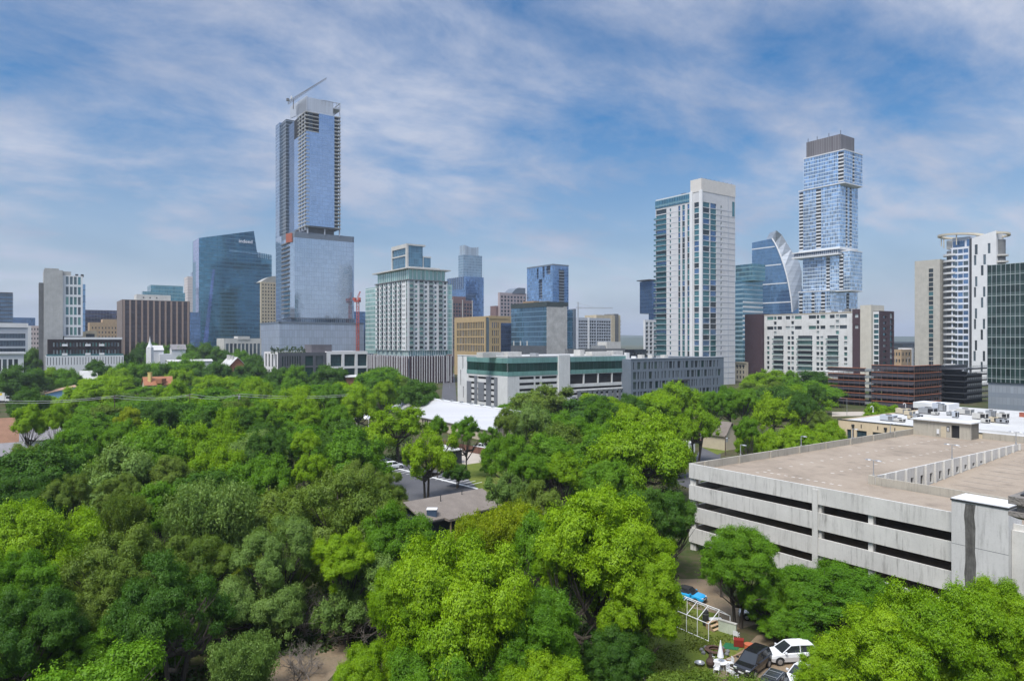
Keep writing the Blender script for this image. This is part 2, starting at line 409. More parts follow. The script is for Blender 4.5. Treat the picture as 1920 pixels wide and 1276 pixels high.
# ================================================================== downtown, left to right
# --- far left dark office slab and the banded office in front of it
t = Tower('office_tower', 'dark banded office slab cut off by the left edge of the photo', 'office building', -30, 800, None, 24, 547, lw=35)
t.shell(curtain('dark_band_glass', (0.12, 0.19, 0.28), 2.0, 4.6, span=.3, spcol=(.05, .055, .065), lh=.3, fw=.08), parapet=1.2)
t.fbox('annex', t.fr, t.rw, t.rw + 22, 0, zat(595, 820), -30, -1, C_navy)
t.fbox('parapet_band', t.fr, 0, t.rw, t.z - 1.5, t.z + .3, -.2, .3, M_charcoal)
t = Tower('banded_office', 'low office with dark glass bands and white end column, left edge of photo', 'office building', -40, 420, None, 53, 605, lw=40)
fr = t.fr; zz_ = t.z
bands = [(0, fr.W - 1.5, zz_ - a, zz_ - b) for a, b in ((9.5, 6.5), (14.5, 10.8), (19.5, 15.8), (24.5, 20.8), (29.5, 25.8))]
t.shell(M_lgrey, [], bands, .5, pane=[curtain('ribbon_glass', (0.10, 0.13, 0.16), 1.5, 3.7, lh=.1, fw=.1)], wname='window_band', parapet=1.0)
t.fbox('edge_column', fr, fr.W - .2, fr.W + 1.6, 0, zz_ - 1.5, -1.2, .8, M_white)
t.fbox('parapet_band', fr, -1, fr.W, zz_ - 2.6, zz_ + .1, -.3, .5, M_white)
t = Tower('office_pavilion', 'long white-roofed low building below the banded office at the left edge', 'building', -60, 345, None, 44, 661, lw=25)
t.shell(M_white, [], cells(2, t.fr.W - 2, 2, t.z - 1.5, 8, 2, .7, .6), .3, pane=[G_dark, G_mid], roofmat=M_roofw, parapet=.5)
t.fbox('roof_edge', t.fr, -1, t.fr.W + 1, t.z - .8, t.z + .2, -.2, .8, M_white)
t = Tower('office_block', 'slim pinkish block with small dark windows beside the concrete tower', 'building', 40, 600, None, 73.5, 610, lw=20)
t.shell(plain('pink_stone', (.50, .42, .40), .8, .05), [], cells(0, t.rw, t.z - 26, t.z - 1, 6, 6, .45, .42), .3, pane=G_dark, parapet=.8)

# --- concrete tower with white framed windows, black brick podium
t = Tower('concrete_tower', 'tall raw concrete tower with white framed window strips on its right', 'residential tower', 82, 425, 73, 118, 505, lw=30)
zt = t.z
t.shell(plain('board_concrete', (.40, .40, .385), .85, .08, .3, streak=.3), cells(0, t.lw, 30, zt - 8, 4, 12, .7, .85), [], .3, pane=[G_dark], roofmat=M_roofg, parapet=.6)
t.fbox('side_wall', t.fr, t.fr.at(73), -.02, 0, zt - 8, -22, -4, M_dconc); t.fbox('recess_wall', t.fr, t.rw, t.rw + 4.5, 0, zt - .3, -20, -3.5, M_conc)
f2 = Face(t.fr.p(t.rw, 0)[:2], R_, -L_, 1); wW = f2.at(155, -2)
z2 = zat(516, f2.D(130)); zb2 = zat(630, f2.D(130)); nW = 4
rects = []
for j in range(6):
    h_ = (z2 - zb2) / 6
    rects += [(1.6 + i * (wW - 2) / 4, 1.6 + i * (wW - 2) / 4 + 1.5, zb2 + j * h_ + h_ * .12, zb2 + j * h_ + h_ * .9) for i in range(4)]
fw = Face(f2.p(0, 0, -1.5)[:2], R_, -L_, wW)
mb = MB(); rects = holes(mb, fw, zb2, z2, rects, .5)
mb.box(fw, 0, wW, zb2, z2, -16, -.6); mb.box(fw, 1, wW - .5, 25, zb2, -15, -1.5)
t.part('window_frame_wall', mb, M_white)
t.panes(fw, rects, [G_teal, G_green, G_mid], .5)
t.fbox('glass_bay', fw, wW, fw.at(160.5), zb2 + 3, z2 - 5, -15, -2, C_blue)
t.fbox('stair_head', t.fr, .5, t.rw - 2, zt, zt + 1.2, -12, -3, M_conc)
for k in range(2): t.fbox('roof_vent', fw, 7 + k * 3, 8.6 + k * 3, z2, z2 + 1.7, -9, -7, M_dmetal)
t = Tower('brick_podium', 'black brick apartment podium with white balconies on a white base', 'apartment block', 90, 400, 86, 228, 636, lw=20)
zk = zat(668, 400); zbs = zat(686, 400); fr = t.fr
top, n = t.z, 12
rr = [r for r in cells(2, fr.W - 1, zk + .4, top - .9, 21, 2, .46, .56)]
t.shell(plain('black_brick', (.028, .020, .021), .85, .08, .8), [], rr, .35, z0=zk, pane=[G_green, G_pale, G_mid], roofmat=M_roofw, parapet=.7)
t.fbox('roof_rim', fr, 8, fr.W + .3, top, top + 1.3, -.5, .3, M_white)
t.balconies(fr, [(fr.W * a, fr.W * a + 2.8) for a in (.18, .49, .68)], [zk + .8, zk + 6.2], 1.3, M_white, M_wmetal)
mb = MB(); sl = cells(0, fr.W + 2, zbs, zk, 27, 1, .22, .8)
fb = Face(fr.p(-1, 0, 1.2)[:2], R_, -L_, fr.W + 2)
sl = holes(mb, fb, 0, zk, sl, .5); mb.box(fb, 0, fb.W, 0, zk - .02, -20, -.55); mb.fquad(Face(fb.p(0, 0, -20)[:2], -L_, -R_, 20), 0, 20, 0, zk)
mb.box(fb, 0, fb.W, zk, zk + .25, -20, -.01)
t.part('base_wall', mb, M_white); t.panes(fb, sl, [G_dark], .5, 'slot')
t.fbox('glass_balustrade', fb, .2, fb.W - .2, zk + .26, zk + 1.3, -.25, -.12, G_teal)

# --- blocks between the podium and the striped office
t = Tower('office_block', 'dark violet glass office behind the concrete tower', 'office building', 135, 760, None, 219, 580, lw=30)
t.shell(curtain('violet_band', (.10, .11, .19), 3.0, 4.2, span=.45, spcol=(.09, .085, .12), lh=.2, fw=.2), parapet=1.0)
t = Tower('office_block', 'tan brick office with arched top windows left of the brown striped block', 'building', 168, 640, None, 222, 604, lw=25)
t.shell(M_tan, [], cells(1, t.rw - 1, t.z - 24, t.z - 3, 8, 5, .35, .45), .3, pane=[G_dark, G_mid], parapet=1)
t.fbox('raised_wing', t.fr, t.rw * .45, t.rw, t.z, t.z + 3.2, -20, -.3, M_tan)
t = Tower('pavilion', 'small beige block with one dark opening above the black podium', 'building', 152, 470, None, 182, 620, lw=16)
t.shell(M_beige, [], [(t.rw * .3, t.rw * .85, t.z - 5, t.z - 2)], .5, pane=G_dark, parapet=.8)

# --- brown striped office, its penthouse, the teal slab behind
t = Tower('striped_office', 'brown office block with tall tan fins between dark bronze glass strips', 'office building', 229, 560, 219, 356, 561)
zt = t.z; fr = t.fr
t.shell(plain('bronze_brick', (.20, .165, .15), .8, .06, .3), [], [(0.6, fr.W - .5, 0, zt - .5)], .5, roofmat=M_roofg)
bw = fr.W / 11.6; fin = []; strips = []
bronze = curtain('bronze_glass', (.085, .072, .082), 1.3, 3.9, span=.35, spcol=(.055, .042, .045), frame=(.03, .028, .03), fw=.08, lh=.15, metal=.45)
for i in range(12):
    m = MB(); a = .7 + i * bw; m.box(fr, a + bw * .3, min(a + bw, fr.W - .5), 0, zt - .55, -.48, -.3); strips.append(m)
    m = MB(); m.box(fr, a - .02, a + bw * .3, 0, zt - .52, -.49, .45); fin.append(m)
t.many('glass_strip', strips, bronze); t.many('fin', fin, plain('tan_fin', (.30, .22, .18), .8, .05))
t.fbox('penthouse', fr, fr.at(256, -8), fr.at(320, -8), zt, zat(551.5, fr.D(290)), -25, -8, M_pale)
for k in range(3): mb = MB(); mb.box(fr, 16 + k * 5, 17 + k * 5, zt + 2, zt + 3, -8.1, -7.9); t.part('louvre', mb, M_black)
t = Tower('office_tower', 'stepped teal glass office peeking above the brown striped block', 'office building', 268, 720, None, 347, 546, lw=10)
t.shell(C_teal, parapet=.8)
t.fbox('upper_storey', t.fr, t.fr.at(283, -2), t.fr.at(343, -2), t.z, zat(535, 735), -30, -2, C_teal)
t = Tower('office_tower', 'pale striped tower half hidden behind the blue glass sail block', 'office building', 352, 900, None, 376, 518, lw=25)
t.shell(curtain('pale_stripe', (.55, .50, .46), 30, 3.6, span=.55, spcol=(.62, .55, .52), metal=.1, rough=.5, lh=.1, var=.1), parapet=.8)
t.fbox('crown', t.fr, t.rw * .35, t.rw, t.z, t.z + 6, -14, -3, M_bluegrey)
t = Tower('office_block', 'dark blue block between the striped office and the glass sail', 'office building', 352, 700, None, 376, 585, lw=25)
t.shell(C_navy, parapet=.8)

# --- blue glass sail office with its name sign
D0 = 720
t = Tower('glass_sail_tower', 'blue glass office with slanted sail top and white name sign', 'office tower', 373, D0, 362, 510, 446)
fl, fr = t.fl, t.fr
Cs = curtain('sail_glass', (.115, .27, .37), 1.6, 4.1, span=.25, spcol=(.10, .23, .32), frame=(.07, .13, .19), fw=.14, lh=.2, var=.35, big=.35)
Cv = curtain('lavender_glass', (.50, .50, .72), 1.6, 4.1, frame=(.3, .3, .45), fw=.1, lh=.12, rough=.18)
P = [(0, 0), (0, zat(446, D0)), fr.uz(476, 433), fr.uz(482, 473), fr.uz(509.5, 478), (fr.at(509.5), 0)]
mb = MB(); mb.fprism(fr, P, -34, 0); t.part('glass_wall', mb, Cs)
mb = MB()
zt0, zn = zat(448, D0), zat(487, D0)
mb.fprism(fl, [(fl.at(362.5), zt0 + .5), (fl.W - .02, zat(446, D0) - .1), (fl.W - .02, 0), (fl.at(367), 0), (fl.at(367), zn), (fl.at(362.5), zn)], -3, .05); t.part('side_wall', mb, Cv)
mb = MB(); mb.fprism(fr, [fr.uz(399, 505), fr.uz(403, 505), fr.uz(388, 655), fr.uz(379, 655)], -.3, .45); t.part('folded_facet', mb, curtain('facet_glass', (.22, .30, .58), 1.6, 4.1, frame=(.1, .13, .25)))
mb = MB(); a0, z0 = fr.uz(430, 468); a1, z1 = fr.uz(483, 474.5); mb.fprism(fr, [(a0, z0 - 1.8), (a1, z1 - 1.8), (a1, z1), (a0, z0)], -.2, .35); t.part('sky_deck_band', mb, curtain('pale_band', (.30, .48, .58), 1.6, 5, frame=(.2, .3, .38)))
mb = MB()
for i in range(8):
    a, z = fr.uz(484 + i * 3.4, 473.8 + i * .65); mb.box(fr, a, a + .35, z - 5, z + 1.2, -.5, .25)
t.part('balustrade', mb, plain('balustrade_steel', (.45, .52, .58), .5))
cu = bpy.data.curves.new('sign_text', 'FONT'); cu.body = 'indeed'; cu.size = 6.6; cu.extrude = .12; cu.align_x = 'LEFT'; cu.offset = .05
tmp = bpy.data.objects.new('sign_tmp', cu); COL.objects.link(tmp)
bpy.context.view_layer.update()
me = bpy.data.meshes.new_from_object(tmp.evaluated_get(bpy.context.evaluated_depsgraph_get()), depsgraph=bpy.context.evaluated_depsgraph_get())
bpy.data.objects.remove(tmp)
M_sign = plain('white_sign_face', (.85, .84, .90), .4, .02)
me.materials.clear(); me.materials.append(M_sign)
sg = bpy.data.objects.new('name_sign', me); COL.objects.link(sg); sg.parent = t.r
a0, z0 = fr.uz(447.5, 454.5); a1, _ = fr.uz(473, 454.5); wtx = max(v.co.x for v in me.vertices)
q = Vector(fr.p(a0, z0, .4)) - t.loc
sg.matrix_local = Matrix(((R_.x, 0, -L_.x, q.x), (R_.y, 0, -L_.y, q.y), (0, 1, 0, q.z), (0, 0, 0, 1))) @ Matrix.Diagonal(((a1 - a0) / wtx, (a1 - a0) / wtx, 1, 1))
sg['label'] = 'white sign lettering reading indeed'

# --- cream rounded tower, cream low office
t = Tower('stone_tower', 'cream stone tower with rounded shoulder behind the tallest glass tower', 'office tower', 489, 672, None, 523, 528, lw=3)
fr = t.fr
t.shell(M_beige, [], cells(.8, fr.at(522), 20, t.z - 1, 6, 20, .5, .5), .4, pane=[G_dark, G_mid], parapet=.5)
ap = [fr.uz(490, 528)] + [fr.uz(490 + i * 4, 528 - 10.5 * math.sin(i / 6 * math.pi * .5)) for i in range(1, 7)] + [fr.uz(522.5, 517), (fr.at(522.5), t.z - .01), (fr.at(490), t.z - .01)]
mb = MB(); mb.fprism(fr, ap, -20, -.6); t.part('rounded_crown', mb, M_conc)
t = Tower('stone_office', 'low cream office with tall window bays left of the big podium', 'office building', 420, 520, None, 490, 634, lw=25)
fr = t.fr
t.shell(M_pale, [], cells(1, fr.W - .5, 2, t.z - 3, 9, 2, .7, .85), .5, pane=[G_dark, G_mid], roofmat=M_roofw, parapet=.8)
t.fbox('raised_bay', fr, fr.W * .36, fr.W * .68, t.z - 1, t.z + 1.6, -12, .4, M_pale)

# --- the tallest tower: podium, middle block, upper shaft, crown, crane
D9 = 600
t = Tower('glass_skyscraper', 'tallest blue glass skyscraper stepped back above a pale podium, unfinished balconies', 'skyscraper', 524, D9, 488, 682, 606)
fl, fr, zp = t.fl, t.fr, t.z
Cp = curtain('podium_lattice', (.42, .48, .58), 2.2, 6.5, frame=(.25, .29, .36), fw=.16, lh=.35, metal=.35, rough=.35, var=.12, big=.08)
t.shell(Cp, roofmat=M_roofg, name='podium_wall')
for fc in (fl, fr): t.fbox('podium_cornice', fc, -.3 if fc is fr else 0, fc.W + (.3 if fc is fl else 0), zp, zp + 1.6, -1.5, .3, M_slate)
mC = px2w(548, D9 + 12)
class S: pass
def sub(pxc, D, pxl, pxr):
    s = S(); C = px2w(pxc, D); kl, kr = (pxl - CX) / F, (pxr - CX) / F
    s.lw = (kl * C.y - C.x) / (L_.x - kl * L_.y); s.rw = (kr * C.y - C.x) / (R_.x - kr * R_.y)
    s.C = C; s.fl = Face(C + L_ * s.lw, -L_, -R_, s.lw); s.fr = Face(C, R_, -L_, s.rw)
    s.poly = lambda i=0: [tuple(C + (L_ + R_) * i), tuple(C + R_ * (s.rw - i) + L_ * i), tuple(C + R_ * (s.rw - i) + L_ * (s.lw - i)), tuple(C + L_ * (s.lw - i) + R_ * i)]
    return s
mid = sub(548, D9 + 14, 520, 666); Dm = D9 + 14
z0, z1 = zat(595, Dm), zat(433, Dm)
Cm = curtain('pale_blue_glass', (.50, .58, .68), 1.6, 4.2, frame=(.24, .31, .42), fw=.14, lh=.2, var=.10, big=.08, tilt=.010)
c2 = mid.C
pl = [c2 + L_ * 6 , c2 + R_ * 2.2, c2 + R_ * (mid.rw - 3), c2 + R_ * (mid.rw - .8) + L_ * 1, c2 + R_ * mid.rw + L_ * 3, c2 + R_ * mid.rw + L_ * 40, c2 + L_ * 40]
mb = MB(); mb.prism([tuple(p) for p in pl], z0, z1 - 5.5); t.part('middle_glass_wall', mb, Cm)
mb = MB(); mb.prism([tuple(p) for p in pl], z1 - 5.48, z1 - 1.2); mb.prism([tuple(p + L_ * .6 + R_ * .4) for p in pl], z1 - 1.2, z1); t.part('middle_parapet_band', mb, M_slate)
mb = MB(); mb.prism([tuple(p + L_ * 3 + R_ * 3) for p in pl[1:5]] + [tuple(c2 + R_ * (mid.rw - 3) + L_ * 36), tuple(c2 + L_ * 36 + R_ * 3)], zp, z0); t.part('recessed_storey', mb, curtain('recess_glass', (.18, .24, .32), 2, 5, frame=(.5, .5, .5)))
fl2 = mid.fl
aw = fl2.at(530)
t.fbox('left_glass_slab', Face(fl2.p(0, 0)[:2], -L_, -R_, fl2.W), fl2.at(519.5), aw, zp, z1 - 1, -16, 1.2, Cm)
bl = []
for i in range(17):
    z = z0 + 4 + i * (z1 - z0 - 10) / 17
    m = MB(); m.box(fl2, aw + .4, fl2.W - 7, z, z + 1.1, -6, 1.4); bl.append(m)
t.many('balcony', bl, M_dconc)
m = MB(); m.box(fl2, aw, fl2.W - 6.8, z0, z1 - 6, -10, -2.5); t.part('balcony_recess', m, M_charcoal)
fo = Face(c2 + L_ * 6, (R_ * 2.2 - L_ * 6), (-R_ * 6 - L_ * 2.2), 6.4)
m = MB(); m.box(fo, -5, 3.4, z1 - 9.5, z1 - 1.3, -.5, .9); t.part('orange_screen', m, M_orange)
for k in range(2): t.fbox('column', fr, fr.at(553 + 5 * k, -9), fr.at(554.6 + 5 * k, -9), z1 - 9, z1 - 5.4, -9, -7.8, M_lgrey)
# upper shaft
up = sub(574, D9 + 20, 519.5, 639); Du = D9 + 20; zu0, zu1 = zat(422, Du), zat(208, Du)
flu, fru = up.fl, up.fr
Cu = curtain('sky_blue_glass', (.37, .50, .70), 1.6, 3.5, frame=(.20, .29, .42), fw=.14, lh=.2, var=.12, big=.09, tilt=.010)
Cd = curtain('dark_blue_glass', (.16, .24, .37), 1.4, 3.5, frame=(.09, .13, .19), fw=.14, lh=.3, var=.2)  # darker blue glass of the recessed wall
aR = fru.at(627)
m = MB(); m.box(fru, .3, aR, zu0, zu1 - 18, -35, 0); m.box(fru, fru.at(598), aR, zu1 - 18, zu1, -35, 0); t.part('shaft_glass_wall', m, Cu)
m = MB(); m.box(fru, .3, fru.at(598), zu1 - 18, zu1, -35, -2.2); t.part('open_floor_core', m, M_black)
nfl = 30; fz = [zu0 + i * (zu1 - zu0) / nfl for i in range(nfl + 1)]
sl = []
for z in fz[-6:]:
    m = MB(); m.box(fru, -.2, fru.at(598), z - .7, z, -3, .2); sl.append(m)
for z in fz:      # right hand balconies, left hand frame
    m = MB(); m.box(fru, aR + .02, fru.at(639), z - .5, z + .4, -14, .3); sl.append(m)
    m = MB(); m.box(flu, flu.at(559), flu.W + .1, z - .6, z + .25, -3, .5); sl.append(m)
t.many('floor_slab', sl, M_conc)
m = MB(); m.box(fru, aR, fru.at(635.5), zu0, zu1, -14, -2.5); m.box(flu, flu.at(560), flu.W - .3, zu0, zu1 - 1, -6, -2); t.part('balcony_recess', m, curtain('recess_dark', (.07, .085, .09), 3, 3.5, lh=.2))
cs = []
for px in (561, 566, 571.5): m = MB(); m.box(flu, flu.at(px), flu.at(px) + .9, zu0 - 4, zu1, -2.4, .3); cs.append(m)
for px in (577, 609, 637): m = MB(); m.box(fru, fru.at(px), fru.at(px) + .9, z1 - 1, zu0, -2.4, -1); cs.append(m)
m = MB(); m.box(fru, fru.at(637.3), fru.at(638.6), zu0, zu1 + 14, -2, -.5); cs.append(m)
t.many('column', cs, M_lgrey)
m = MB(); m.box(fru, .5, fru.at(637), zu0 - 1.4, zu0 - .02, -34, -.5); m.box(fru, 4, fru.at(630), z1 - 1, zu0 - 1.4, -30, -5); t.part('transfer_storey', m, M_dconc)
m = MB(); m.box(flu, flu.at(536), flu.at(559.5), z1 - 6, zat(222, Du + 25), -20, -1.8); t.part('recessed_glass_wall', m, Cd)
zl = zat(229, Du + 60)
m = MB(); m.box(flu, 0, flu.at(527), z1 - 6, zl, -25, 1.5); t.part('left_glass_slab', m, curtain('pale_slab_glass', (.36, .45, .56), 1.6, 3.5, frame=(.24, .3, .38)))
m = MB(); m.box(flu, flu.at(527), flu.at(536), z1 - 6, zl - .5, -20, -.2); t.part('window_column', m, curtain('dark_ladder', (.06, .075, .085), 9, 3.5, span=.25, spcol=(.22, .26, .3), metal=.3))
m = MB(); m.fprism(flu, [flu.uz(543, 222), flu.uz(543, 200), flu.uz(573.7, 179.3), (flu.W - .02, zu1 + .02)], -1.5, -.6); m.box(fru, .6, fru.at(625), zu1 + .02, zat(181, Du), -30, -.6); t.part('crown_screen', m, curtain('crown_metal', (.50, .53, .58), .9, 40, frame=(.36, .39, .44), fw=.2, metal=.3, rough=.5, var=.1, big=.05))
m = MB()
for i in range(6):
    a = fru.at(604 + i * 6.8); m.box(fru, a, a + .4, zat(190, Du), zat(180, Du), -1, -.6)
m.box(fru, fru.at(604), fru.at(639), zat(181.5, Du), zat(180.4, Du), -1, -.5); m.box(fru, fru.at(625), fru.at(639), zat(193, Du), zat(191, Du), -14, -.6); m.box(fru, fru.at(637.4), fru.at(639), zat(181, Du), zat(180, Du), -14, -1)
for i in range(4): m.tube(fru.p(fru.at(626), zat(205 - i * 3, Du), -6), fru.p(fru.at(638), zat(195 - i * 3, Du), -1), .3)
t.part('pergola', m, M_metal)
zc = zat(196, Du + 15)
cr = T('tower_crane', fru.p(-8, zc - 3, -14), 'pale luffing tower crane with raised jib on top of the tallest tower', 'crane')
A = Vector(px2w(540, Du + 16).to_3d()); A.z = zat(195, Du + 16); B = Vector(px2w(612, Du + 16).to_3d()); B.z = zat(147, Du + 16)
m = MB(); ax = (B - A); up_ = Vector((0, 0, 1)); sd = ax.cross(up_).normalized() * 1.1
nseg = 18
for k in range(nseg):
    p, q = A + ax * (k / nseg), A + ax * ((k + 1) / nseg); h1, h2 = 2.2 * (1 - k / nseg) + .6, 2.2 * (1 - (k + 1) / nseg) + .6
    m.tube(p + sd, q + sd, .15, n=4); m.tube(p - sd, q - sd, .15, n=4); m.tube(p + up_ * h1, q + up_ * h2, .15, n=4)
    m.tube(p + sd, q + up_ * h2, .14, n=4); m.tube(p - sd, q + up_ * h2, .14, n=4); m.tube(p + up_ * h1, q + sd, .14, n=4)
cr.part('jib', m, M_dconc)
m = MB(); Q = A + ax * .14
m.tube((Q.x, Q.y, zc - 4), (Q.x, Q.y, Q.z + 1), .5, n=4); cr.part('mast', m, M_dconc)
m = MB(); m.box(fru, fru.at(538, -12), fru.at(542.5, -12), A.z - 1.8, A.z + .6, -14, -12); cr.part('counterweight', m, M_dconc)
m = MB(); m.box(fru, fru.at(546, -11), fru.at(548, -11), A.z + .5, A.z + 3, -13, -11); cr.part('cab', m, M_white)

# --- red crane behind
Dc = 640
cr = T('tower_crane', (px2w(671, Dc).x, Dc, 0), 'red luffing crane between the tallest tower and the white-green apartment tower', 'crane')
x = px2w(671, Dc).x; m = MB(); zt_ = zat(566, Dc)
for sx in (-1, 1):
    for sy in (-1, 1): m.tube((x + sx, Dc + sy, 0), (x + sx, Dc + sy, zt_), .28, n=4)
for k in range(24):
    a, b = zt_ * k / 24, zt_ * (k + 1) / 24; s = 1 if k % 2 else -1
    m.tube((x - s, Dc - 1, a), (x + s, Dc - 1, b), .2, n=4); m.tube((x - 1, Dc - s, a), (x - 1, Dc + s, b), .2, n=4)
cr.part('mast', m, M_red)
m = MB(); m.abox(x - 3.5, x + 2.5, Dc - 2, Dc + 2, zt_, zt_ + 1.5); m.abox(x - 4.5, x - 2, Dc - 2, Dc + 2, zt_ + 1.5, zt_ + 4); cr.part('machinery_deck', m, M_red)
m = MB(); m.abox(x + 1, x + 3, Dc - 3, Dc - 1, zt_ + 1.5, zt_ + 4); cr.part('cab', m, M_red)
m = MB(); a, b = Vector((x - 1, Dc, zt_ + 1.5)), Vector((x + 2.2, Dc, zat(546, Dc)))
for s in (-.8, .8):
    m.tube(a + Vector((s, 0, 0)), b + Vector((s * .4, 0, 0)), .3, n=4)
for k in range(8):
    p, q = a.lerp(b, k / 8), a.lerp(b, (k + 1) / 8); s = .8 if k % 2 else -.8; m.tube(p + Vector((s, 0, 0)), q - Vector((s, 0, 0)), .18, n=4)
cr.part('jib', m, M_red)
t = Tower('office_block', 'dark blue block behind the red crane', 'office building', 640, 700, None, 700, 583, lw=20)
t.shell(C_navy, parapet=.8)

# --- low white and charcoal offices in front of the podium
t = Tower('low_office', 'low white and charcoal office with rooftop planting below the tallest tower', 'office building', 521, 380, 495, 688, 660)
fl, fr, zt = t.fl, t.fr, t.z
aS = fr.at(612)
M_off = plain('white_stone_frame', (.66, .64, .64), .7, .04)
rl = cells(.8, fl.W - .6, zt - 8.5, zt - 1.2, 4, 1, .5, 1) + cells(.8, fl.W - .6, 2, zt - 9.5, 4, 1, .5, .9)
rr = cells(2, fr.at(565), 2, zt - 1.8, 8, 3, .5, .85) + cells(fr.at(570), aS - 1, 2, zt - 1.8, 2, 3, .75, .85)
mb = MB(); rl = holes(mb, fl, 0, zt, rl, .5); mb.fquad(t.bl, 0, t.bl.W, 0, zt); mb.fquad(t.br, 0, t.br.W, 0, zt); mb.quad([(p[0], p[1], zt - .6) for p in t.foot()])
t.part('white_wall', mb, M_off)
mb = MB(); rr = holes(mb, fr, 0, zt - .3, rr, .5, 0, aS); t.part('charcoal_wall', mb, plain('graphite_panel', (.085, .088, .10), .6, .05))
t.panes(fl, rl, [G_dark]); t.panes(fr, rr, [G_dark, G_deep])
fw = Face(fr.p(aS, 0, .8)[:2], R_, -L_, fr.W - aS)
r3 = [(a, b, c, d) for (a, b) in ((2.2, 9.0), (10.6, 17.2), (18.8, fw.W - .3)) for (c, d) in ((zt - 8.6, zt - 1.6), (zt - 17, zt - 9.9))]
mb = MB(); r3 = holes(mb, fw, 0, zt + .2, r3, .8); mb.box(fw, 0, fw.W, 0, zt + .2, -3, -.85); t.part('white_frame', mb, M_off)
gw = curtain('office_glass', (.03, .07, .075), 1.1, 3.4, span=.2, fw=.08, lh=.12, metal=.3, frame=(.02, .03, .03)); t.panes(fw, r3, [gw], .8)
t.fbox('penthouse', fr, fr.at(584, -4), fr.at(622, -4), zt - .6, zat(646, fr.D(600)), -16, -4, plain('mauve_panel', (.10, .095, .105), .7))
rg = random.Random(5); pls = []
for k in range(12):
    m = MB(); a = fr.at(510 + k * 5.5, -6); r = rg.uniform(.5, 1.0); h_ = rg.uniform(1.2, 3.2)
    for j in range(60):
        th, q = rg.uniform(0, 6.28), rg.random(); c = Vector(fr.p(a + r * math.cos(th) * q, zt + h_ * (.2 + .8 * rg.random()), -6 + r * math.sin(th) * q)); e = Vector((rg.gauss(0, .3), rg.gauss(0, .3), rg.gauss(0, .3))); g = Vector((rg.gauss(0, .3), rg.gauss(0, .3), rg.gauss(0, .3)))
        m.quad([c, c + e, c + e + g, c + g])
    m.box(fr, a - .6, a + .6, zt - .6, zt + .15, -6.6, -5.4); pls.append(m)
M_leafroof = plain('roof_plant_leaf', (.05, .09, .03), .8, .2, 1.0)
for k, m in enumerate(pls): t.part('roof_planter', m, M_leafroof)

# --- white and green glass apartment tower on a purple striped base
D12 = 470
t = Tower('apartment_tower', 'white apartment tower with green glass balconies above a purple and white striped base', 'apartment tower', 764, D12, 704, 839, 523)
fl, fr, zt = t.fl, t.fr, t.z
zb1, zb2 = zat(657, D12), zat(667, D12); fhn = 15; fh = (zt - zb1) / fhn
rl, rr, bl_sp = [], [], []
for j in range(fhn):
    z = zb1 + j * fh
    for i in range(6):
        a = 2.5 + i * (fl.W - 8) / 6; w_ = (fl.W - 8) / 6
        rl.append((a + w_ * .08, a + w_ * .5, z + .4, z + fh - .35)); rl.append((a + w_ * .68, a + w_ * .9, z + .8, z + fh - .7))
    rl.append((fl.W - 5.2, fl.W - 3.8, z + .8, z + fh - .8)); rl.append((fl.W - 2.4, fl.W - .4, z + .02, z + fh - .02))
    for i in range(4):
        w_ = (fr.W - 1) / 4; a = 1 + i * w_
        rr.append((a + w_ * .08, a + w_ * .46, z + .35, z + fh - .3)); rr.append((a + w_ * .64, a + w_ * .86, z + .8, z + fh - .7))
t.shell(M_white, rl, rr, .5, z0=zb1, pane=[G_dark, G_mid, G_green, G_dark])
bs = [(fl.W * 0 + 2.5 + i * (fl.W - 8) / 6 + .3, 2.5 + i * (fl.W - 8) / 6 + (fl.W - 8) / 6 * .55) for i in range(6)]
zs = [zb1 + j * fh + .35 for j in range(fhn)]
M_rail = plain('grey_green_rail', (.20, .27, .25), .5, .1)
t.balconies(fr, [(1 + i * (fr.W - 1) / 4 + .3, 1 + i * (fr.W - 1) / 4 + (fr.W - 1) / 4 * .5) for i in range(4)], zs, 1.1, M_lgrey, M_rail)
t.balconies(fl, bs, zs, 1.2, M_lgrey, M_rail)
Cg = curtain('green_glass', (.30, .50, .46), 2.2, fh, frame=(.55, .6, .58), fw=.25, lh=.4, metal=.5, span=.2, spcol=(.45, .55, .53))
fe = Face(t.fl.p(0, 0)[:2], L_, -R_, 20)
m = MB(); m.box(t.fl, t.fl.at(684), 0, zb1 - 3, zt - 2, -22, -.5); t.part('green_glass_wing', m, Cg); m = MB(); m.box(t.fr, fr.W, fr.W + 4.5, zb1 - 3, zt - 2, -18, -1.2); t.part('green_glass_wing', m, Cg)
zg = zat(503.5, D12)
P = t.foot(1.2); m = MB(); m.prism(P, zt, zg); t.part('top_storey', m, curtain('top_green_glass', (.24, .40, .37), 3.2, 9, frame=(.75, .77, .75), fw=.5, lh=.2, metal=.5))
P = t.foot(-1.8); m = MB(); m.prism(P, zg, zg + .8); m.prism(t.foot(4), zg + .8, zg + 2.2); t.part('roof_slab', m, M_pale)
m = MB(); m.prism(t.foot(-.6), zt - .6, zt); t.part('cornice', m, M_dconc)
